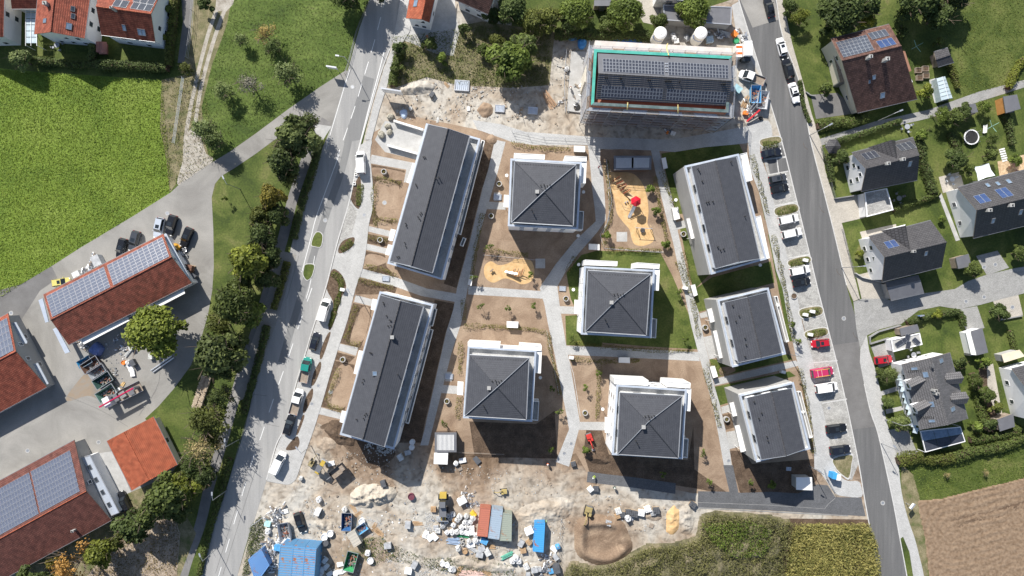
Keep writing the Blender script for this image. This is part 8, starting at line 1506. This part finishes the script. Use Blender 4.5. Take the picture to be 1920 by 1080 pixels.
def f_logs():
 r = thing('wood_stack', 'long stack of split pale logs beside the bushes', 'wood stack', W(376, 735)); rnd = random.Random(5); L0, L1 = W(387, 706, .9), W(367, 765, .9)
 for i in range(34):
  p = L0.lerp(L1, (i+.5)/34); t = (L1-L0).normalized(); n = Vector((-t.y, t.x, 0))
  if n.x < 0: n = -n
  for w_ in (-.55, .5):
   q = p+n*(w_+rnd.uniform(-.12, .12)); d_ = (n+t*rnd.uniform(-.15, .15)).normalized(); mb = MB(); mb.tube(q-d_*.5-Z3*rnd.uniform(0, .1), q+d_*.5, .12, 5); mb.build('log', mat('cut_log', [(.28, .21, .14), (.46, .39, .30)], 2), r)
 mb = MB(); a = L0; mb.hexa([(L0.x-1, L0.y, 0), (L0.x+1, L0.y, 0), (L1.x+1, L1.y, 0), (L1.x-1, L1.y, 0)], [(L0.x-1, L0.y, .8), (L0.x+1, L0.y, .8), (L1.x+1, L1.y, .8), (L1.x-1, L1.y, .8)]); mb.build('lower_logs', M_woodo, r)
f_logs()
def tarp(poly, h, col, desc):
 m = mat('tarp', [(.75,)*3, (1.05,)*3], 1.5, rough=.45, tint=True, bump=.08, bscale=2)
 o = heightfield('tarp', poly, .16, lambda X, Y, D: np.clip(D/.35, 0, 1)**.5*h*(.5+fbm(X, Y, .9, 4)), m, smooth=True, kind=None); o.color = (*col, 1); tag(o, desc, 'tarp', pos=W(*poly[0]))
for poly, h, c, ds in [([(1152, 70), (1200, 70), (1198, 86), (1151, 84)], .8, (.03, .13, .42), 'dark blue tarp behind the north scaffold'), ([(1065, 72), (1074, 66), (1083, 73), (1070, 77)], .6, (.06, .24, .55), 'small blue tarp left of the scaffold'), ([(1084, 75), (1099, 74), (1097, 90), (1086, 92)], .7, (.08, .30, .65), 'crumpled blue tarp beside the small one'), ([(170, 655), (182, 641), (196, 652), (188, 668), (176, 664)], 1.3, (.16, .22, .45), 'blue grey tarp over goods in the workshop shade'), ([(749, 209), (762, 206), (763, 218), (756, 223)], .4, (.50, .60, .75), 'pale blue tarp on the northern dirt'), ([(1178, 965), (1186, 968), (1188, 976), (1176, 976)], .4, (.5, .52, .55), 'grey foil between the kerb stone pallets')]: tarp(poly, h, c, ds)
def ringthing(px, py, ro, h, m, desc, name, cat, inner=None):
 r = thing(name, desc, cat, W(px, py, h)); p = W(px, py, h); b = MB(); b.ring((p.x, p.y, h-.15), ro, ro*.86, .15, 28); b.build('rim', m, r); b = MB(); b.cyl((p.x, p.y, h-.12), ro*.86, .05, 28); b.build('surface', inner or M_rub, r)
 b = MB()
 for i in range(8): a = i*PI/4; b.tube((p.x+ro*math.cos(a), p.y+ro*math.sin(a), 0), (p.x+ro*.98*math.cos(a), p.y+ro*.98*math.sin(a), h+ (1.2 if name == 'trampoline' else 0)), .04, 4)
 b.build('leg', M_steel, r, kind='stuff'); return r
ringthing(1822, 257, 1.7, .8, M_frame, 'round black trampoline with white rim among the garden trees', 'trampoline', 'trampoline'); ringthing(1082, 201, .75, .5, M_rub, 'black hose coil on the corner of the basement slab', 'hose_coil', 'hose')
ringthing(1489, 555, .7, .3, M_conc, 'brown stone well ring on the pavement beside the bays', 'well_ring', 'well', M_mulch)
def simple(name, desc, cat, fn, m, pos, color=None, extra=()):
 r = thing(name, desc, cat, (pos.x, pos.y, 0)); b = MB(); fn(b); b.build(extra[0] if extra else 'body', m, r, color=color)
 for nm, m2, f2 in extra[1:]: b = MB(); f2(b); b.build(nm, m2, r)
 return r
Q = [W(*p, 2.6) for p in ((1826, 313), (1854, 306), (1866, 329), (1834, 339))]; r = thing('sail_shade', 'white sail shade stretched over the garden terrace', 'sail', (Q[0]+Q[2]).to_2d().to_3d()/2); b = MB(); c = sum(Q, Vector())/4-Z3*.3
for i in range(4): a, d_ = Q[i], Q[(i+1) % 4]; mi = (a+d_)/2; mi = mi.lerp(c, .12); b.face([a, mi, c]); b.face([mi, d_, c])
b.build('cloth', mat('sail_cloth', [(.68, .72, .74)]), r)
for q in Q: b = MB(); b.tube((q.x, q.y, 0), q, .06, 6); b.build('pole', M_steel, r)
Q = [W(*p, 2.0) for p in ((1756, 147), (1772, 143), (1786, 184), (1765, 189))]; r = thing('greenhouse', 'small glass greenhouse beside the vegetable garden', 'greenhouse', (Q[0]+Q[2]).to_2d().to_3d()/2); rd = [(Q[0]+Q[1])/2+Z3*.5, (Q[3]+Q[2])/2+Z3*.5]
for k in range(6):
 for s_, (A0, A1) in enumerate(((Q[0], Q[3]), (Q[1], Q[2]))):
  u0, u1 = k/6+.01, (k+1)/6-.01; b = MB(); a1, a2, b1, b2 = A0.lerp(A1, u0), A0.lerp(A1, u1), rd[0].lerp(rd[1], u0), rd[0].lerp(rd[1], u1); b.hexa([p-Z3*.04 for p in (a1, a2, b2, b1)], [a1, a2, b2, b1]); b.build('pane', M_cglass, r)
b = MB(); P2 = [tuple(q[:2]) for q in Q]; b.frame(P2, [tuple(p) for p in offset_poly(P2, .08)], 0, 2.0); b.build('frame', M_cglass, r); b = MB(); b.tube(*rd, .05, 4); b.build('ridge', M_frame, r)
sheet('greenhouse_path', [(1742, 150), (1756, 146), (1768, 190), (1752, 193)], 6, M_conc)
for k, (x, y) in enumerate([(1722, 147), (1734, 143), (1720, 133), (1733, 130)]):
 simple('raised_bed', 'raised wooden vegetable bed east of the brown tiled house', 'raised bed', lambda b: b.frame([(W(x, y).x+a*.7, W(x, y).y+c*.6) for a, c in ((-1, -1), (1, -1), (1, 1), (-1, 1))], [(W(x, y).x+a*.6, W(x, y).y+c*.5) for a, c in ((-1, -1), (1, -1), (1, 1), (-1, 1))], 0, .6), M_woodo, W(x, y), extra=('frame', ('soil', M_mulch, lambda b: b.box((W(x, y).x, W(x, y).y, .45), (1.25, 1.05, .06)))))
p = W(1563, 274, 2.6); r = thing('gazebo', 'dark hexagonal garden gazebo at the hedge corner by the street', 'gazebo', (p.x, p.y, 0)); b = MB()
for i in range(6): a, c = i*PI/3, (i+1)*PI/3; b.face([(p.x, p.y, 3.2), (p.x+1.8*math.cos(a), p.y+1.8*math.sin(a), 2.3), (p.x+1.8*math.cos(c), p.y+1.8*math.sin(c), 2.3)])
b.build('roof', M_slate2, r); b = MB()
for i in range(6): a = i*PI/3; b.tube((p.x+1.6*math.cos(a), p.y+1.6*math.sin(a), 0), (p.x+1.6*math.cos(a), p.y+1.6*math.sin(a), 2.35), .05, 4)
b.build('post', M_woodo, r)
r = thing('stepping_stones', 'six pale stepping slabs beside the wooden deck', 'steps', W(1881, 290))
for k in range(6): p = W(1878+k*1.2, 280+k*4.2); b = MB(); b.box((p.x, p.y, .06), (1.3, .34, .08), .25); b.build('slab', M_balc, r)
def f_set():
 r = P0('garden_table', 'garden furniture'); mk('table_top', r, M_tint, lambda b: b.cyl((0, 0, .7), .6, .05, 14), color=(.4, .4, .42))
 mk('pedestal', r, M_steel, lambda b: b.tube((0, 0, 0), (0, 0, .7), .06, 6), keep=True)
 for i in range(4): a = i*PI/2+.4; x, y = 1.15*math.cos(a), 1.15*math.sin(a); mk('chair', r, M_tint, lambda b: (b.box((x, y, .44), (.45, .45, .06), a), b.box((x*1.2, y*1.2, .72), (.06, .45, .5), a), [b.tube((x+c*.18, y+d_*.18, 0), (x+c*.18, y+d_*.18, .44), .02, 4) for c in (-1, 1) for d_ in (-1, 1)]), color=(.3, .3, .32))
 return r
proto('set', f_set)
for x, y, c, w in [(1784, 336, (.5, .53, .56), 'on the white terrace left of the sail'), (1700, 238, (.35, .37, .4), 'on the small grey terrace at the footpath'), (1122, 92, (.5, .2, .1), ''), (1712, 665, (.75, .75, .75), 'between carport and dormered house'), (1902, 310, (.35, .2, .15), 'on the wooden deck'), (108, 85, (.35, .36, .4), 'behind the left red house'), (805, 78, (.5, .25, .12), 'on the brick yard at the top'), (1685, 372, (.2, .2, .2), 'in the shaded garden of the white house')]:
 if w: put('set', x, y, 0, 'garden table with four chairs '+w, 'garden tables', c)
def f_dryer():
 r = P0('clothes_dryer', 'clothes dryer'); mk('pole', r, M_steel, lambda b: b.tube((0, 0, 0), (0, 0, 1.9), .03, 6))
 for i in range(4): a = i*PI/2; mk('arm', r, mat('dryer_green', [(.35, .60, .50)]), lambda b: b.tube((0, 0, 1.5), (1.5*math.cos(a), 1.5*math.sin(a), 1.9), .04, 4))
 return r
proto('dryer', f_dryer)
for x, y, w in [(1720, 86, 'on the lawn right of the brown house'), (1862, 236, 'on the lawn below the footpath')]: put('dryer', x, y, .5, 'pale green rotary clothes dryer '+w, 'clothes dryers', ph=1.9)
def board(px, py, rz, w, h, z, m, desc, posts=2, txt=None):
 p = W(px, py, z); r = thing('sign_board', desc, 'sign', (p.x, p.y, 0)); b = MB(); b.box((p.x, p.y, z-h/2), (w, .12, h), rz); b.build('panel', m, r); b = MB()
 for s_ in ((-1, 1) if posts == 2 else (0,)): b.tube((p.x+math.cos(rz)*w*.45*s_, p.y+math.sin(rz)*w*.45*s_, 0), (p.x+math.cos(rz)*w*.45*s_, p.y+math.sin(rz)*w*.45*s_, z-h), .07, 6)
 b.build('post', M_steel, r); b = MB(); b.box((p.x, p.y, z+.03), (w+.1, .3, .06), rz); b.build('cap', M_alu, r)
board(733, 168, -.15, 4.4, 2.8, 4.5, M_balc, 'big estate notice board at the pavement and main road'); board(621, 125, -.15, 2.2, 1.4, 3.2, M_balc, 'white road sign on two posts at the side road mouth'); board(1712, 950, .9, 1.4, .8, 2.8, M_balc, 'small white road sign at the ploughed field', posts=1); board(857, 268/1, 0, .1, .1, .1, M_alu, 'tiny metal survey marker beside the roof terrace', posts=1) if False else None
board(1729, 592, .2, .9, .9, 2.6, mat('sign_blue', [(.04, .16, .50)]), 'blue square traffic sign at the junction hedge', posts=1)
simple('blue_cabinet', 'blue and white advertising box near the last bay bed', 'cabinet', lambda b: b.box((W(1566, 893, 2).x, W(1566, 893, 2).y, 1.1), (1.2, 1.3, 2.2), -.15), mat('cabinet_blue', [(.05, .30, .62)]), W(1566, 893, 2), extra=('body', ('white_side', M_balc, lambda b: b.box((W(1572, 895, 2).x, W(1572, 895, 2).y, 1.1), (.9, 1.3, 2.24), -.15))))
def f_cab():
 r = P0('utility_cabinet', 'cabinet'); mk('body', r, M_wall, lambda b: b.box((0, 0, .55), (.9, .6, 1.1)), bevel=.03); mk('lid', r, M_balc, lambda b: b.box((0, 0, 1.12), (.98, .68, .06))); return r
proto('cab', f_cab)
for x, y, w in [(1509, 488, 'on the planted bed above the white van'), (1509, 590, 'left on the planted bed of the middle strip'), (1522, 584, 'right on the planted bed of the middle strip'), (1518, 627, 'on the planted bed above the red car'), (1284, 540, 'beside the tall path at the lawn'), (1467, 697, 'at the path between the last row houses'), (643, 543, 'in the bed at the second lay-by')]: put('cab', x, y, -.2, 'small white utility cabinet '+w, 'utility cabinets')
for x, y in [(669, 320), (668, 328), (665, 345)]:
 p = W(x, y); b = MB(); b.frame([(p.x+a*.32, p.y+c*.32) for a, c in ((-1, -1), (1, -1), (1, 1), (-1, 1))], [(p.x+a*.2, p.y+c*.2) for a, c in ((-1, -1), (1, -1), (1, 1), (-1, 1))], .1, .45); tag(b.build('square_block', M_balc), 'square white concrete frame in the bed below the lay-by van', 'concrete frame', 'square concrete frames', pos=p)
r = thing('conveyor', 'red mobile conveyor with one wheel at the street corner', 'conveyor', W(1412, 215)); b = MB(); b.tube(W(1400, 228, .6), W(1425, 206, 1.8), .25, 4); b.build('belt_arm', mat('conveyor_red', [(.50, .03, .04)]), r); b = MB(); p = W(1426, 222); b.ring((p.x, p.y, .1), .45, .25, .3, 14); b.build('wheel', M_rub, r); b = MB(); b.tube(W(1400, 212, 1.5), W(1418, 190, 2.4), .12, 4); b.tube(W(1405, 214, 1.5), W(1421, 194, 2.4), .12, 4); b.build('frame', M_steel, r)
simple('playhouse', 'small reddish garden playhouse below the right red house', 'playhouse', lambda b: b.box((W(191, 90, 1).x, W(191, 90, 1).y, .9), (1.6, 2.3, 1.8)), mat('pink_brick', [(.30, .13, .11), (.36, .17, .14)], 2), W(191, 90), extra=('body', ('roof', mat('pink_brick', []), lambda b: b.hexa([(W(185, 78, 2).x, W(185, 78, 2).y, 1.8), (W(199, 78, 2).x, W(199, 78, 2).y, 1.8), (W(199, 101, 2).x, W(199, 101, 2).y, 1.8), (W(185, 101, 2).x, W(185, 101, 2).y, 1.8)], [(W(191, 79, 2.4).x, W(191, 79, 2.4).y, 2.4), (W(193, 79, 2.4).x, W(193, 79, 2.4).y, 2.4), (W(193, 100, 2.4).x, W(193, 100, 2.4).y, 2.4), (W(191, 100, 2.4).x, W(191, 100, 2.4).y, 2.4)]))))
for x, y, a, w in [(1710, 18, -1.3, 'on the dark lawn at the top'), (902, 88, 0, 'in the rough grass'), (1843, 243, 1.5, 'on the lawn right of the trampoline')]:
 p = W(x, y); simple('garden_bench', 'pale garden bench '+w, 'bench', lambda b: (b.box((p.x, p.y, .42), (1.8, .5, .07), a), b.box((p.x-.3*math.sin(-a), p.y+.3*math.cos(a), .7), (1.8, .06, .4), a)), M_balc if x != 902 else M_woodo, p, extra=('seat', ('leg', M_steel, lambda b: (b.box((p.x+.7*math.cos(a), p.y+.7*math.sin(a), .2), (.08, .45, .4), a), b.box((p.x-.7*math.cos(a), p.y-.7*math.sin(a), .2), (.08, .45, .4), a)))))
def person(px, py, rz, shirt, desc, bend=0., helmet=(.75, .75, .7)):
 p = W(px, py, 1.0); root = thing('person', desc, 'person', (p.x, p.y, .02)); V = [(0, 0, .95), (0, 0, 1.2), (0, 0, 1.45), (0, 0, 1.58), (0, 0, 1.72), (.10, 0, .92), (.13, .03, .50), (.13, 0, .06), (.13, .14, .04), (-.10, 0, .92), (-.13, -.05, .50), (-.13, -.10, .06), (-.13, .04, .04), (.21, 0, 1.42), (.29, .06, 1.14), (.25, .26, .98), (-.21, 0, 1.42), (-.29, .06, 1.14), (-.24, .28, 1.02)]
 E = [(0, 1), (1, 2), (2, 3), (3, 4), (0, 5), (5, 6), (6, 7), (7, 8), (0, 9), (9, 10), (10, 11), (11, 12), (2, 13), (13, 14), (14, 15), (2, 16), (16, 17), (17, 18)]; Rr_ = [.15, .145, .16, .06, .11, .10, .07, .05, .04, .10, .07, .05, .04, .07, .05, .035, .07, .05, .035]
 if bend: V = [(x, y+max(0, z-.95)*math.sin(bend), .95+(z-.95)*math.cos(bend) if z > .95 else z) for x, y, z in V]
 me = bpy.data.meshes.new('body'); me.from_pydata(V, E, []); o = bpy.data.objects.new('body', me); COL.objects.link(o); o.parent = root; sk = o.modifiers.new('skin', 'SKIN')
 for i, s_ in enumerate(me.skin_vertices[0].data): s_.radius = (Rr_[i],)*2; s_.use_root = i == 0
 sb = o.modifiers.new('sub', 'SUBSURF'); sb.levels = 1; sb.render_levels = 1
 me.materials.append(mat('work_trousers', [(.04, .05, .08)])); dy = math.sin(bend); cz = lambda z: .95+(z-.95)*math.cos(bend); yy = lambda z: (z-.95)*dy
 b = MB(); b.hexa([(-.20, yy(1)-.14, 1.0), (.20, yy(1)-.14, 1.0), (.20, yy(1)+.15, 1.0), (-.20, yy(1)+.15, 1.0)], [(-.24, yy(1.5)-.14, cz(1.5)), (.24, yy(1.5)-.14, cz(1.5)), (.24, yy(1.5)+.14, cz(1.5)), (-.24, yy(1.5)+.14, cz(1.5))]); v = b.build('vest', mat('vest_%s' % desc.split()[1], [shirt])); v.parent = root
 b = MB(); b.cyl((0, yy(1.7)+.02, cz(1.68)), .135, .10, 12, r2=.07); b.cyl((0, yy(1.7)+.04, cz(1.68)), .17, .02, 12); h_ = b.build('helmet', mat('helmet_%s' % desc.split()[1], [helmet])); h_.parent = root
 root.rotation_euler = (0, 0, rz)
person(1027, 870, 1.0, (.80, .16, .03), 'person orange vested, standing on dirt below the lower square house'); person(1115, 893, 2.2, (.55, .70, .10), 'person yellow vested, bending over the grey paving', bend=.7); person(1152, 914, .4, (.04, .10, .06), 'person darkly dressed, at the edge of the grey paving')
person(1496, 645, 1.6, (.03, .03, .03), 'person walking in black on the wide pavement beside the red car', helmet=(.03, .02, .02)); person(1487, 609, 2.4, (.05, .18, .10), 'person strolling in green on the wide pavement above the other', helmet=(.05, .03, .02)); person(1070, 163, 3.0, (.20, .08, .05), 'person crouching in brown on the basement slab', bend=.5); person(1123, 313, .8, (.40, .06, .08), 'person reddish dressed, by a bicycle on the central path', helmet=(.1, .1, .1))
def crumbs(name, poly, n, m, s0, s1, seed, flat_=.5):
 rg = random.Random(seed); P = [tuple(W(*p)[:2]) for p in poly]; xs = [p[0] for p in P]; ys = [p[1] for p in P]; b = MB()
 X = np.array([rg.uniform(min(xs), max(xs)) for _ in range(n*2)]); Y = np.array([rg.uniform(min(ys), max(ys)) for _ in range(n*2)]); k = inpoly(X, Y, P) & (fbm(X, Y, .25, seed) > rg.uniform(.42, .5))
 for x, y in list(zip(X[k], Y[k]))[:n]:
  s_ = s0+(s1-s0)*rg.random()**3; b.box((x, y, .06+s_*.2), (s_, s_*rg.uniform(.3, 1), s_*flat_), rg.random()*3.1, 0, rg.uniform(-.3, .3), bottom=False)
 b.build(name, m, kind='stuff')
SITE = [(475, 1078), (500, 930), (560, 885), (610, 830), (760, 870), (1060, 880), (1100, 925), (1300, 945), (1300, 990), (1180, 1000), (1060, 1000), (1045, 1080)]
NORTH = [(725, 175), (760, 150), (860, 160), (1030, 160), (1060, 80), (1105, 90), (1060, 240), (900, 225), (800, 232), (740, 220)]
crumbs('pale_stones', SITE, 2600, M_conc, .08, .35, 1); crumbs('dark_clods', SITE, 1500, M_soil2, .10, .5, 2); crumbs('wood_scraps', SITE, 110, M_woodo, .2, 1.3, 3, .12); crumbs('grey_scraps', [(480, 1078), (500, 960), (730, 940), (1000, 950), (1050, 1010), (1045, 1078)], 450, M_steel, .12, .6, 4, .2); crumbs('white_scraps', [(480, 1078), (500, 960), (730, 940), (1000, 950), (1050, 1010), (1045, 1078)], 160, M_balc, .12, .5, 6, .2)
crumbs('pale_stones', NORTH, 1200, M_conc, .08, .4, 5); crumbs('dark_clods', NORTH, 500, M_soil2, .1, .5, 7)
crumbs('yard_scraps', [(150, 640), (260, 630), (262, 700), (215, 745)], 160, M_steel, .1, .6, 8, .3)
for r in list(PROTO.values())+ALLP:
 kill = []
 def rec(o):
  for ch in o.children: rec(ch)
  kill.append(o)
 rec(r)
 for o in kill: bpy.data.objects.remove(o)
finish_labels()
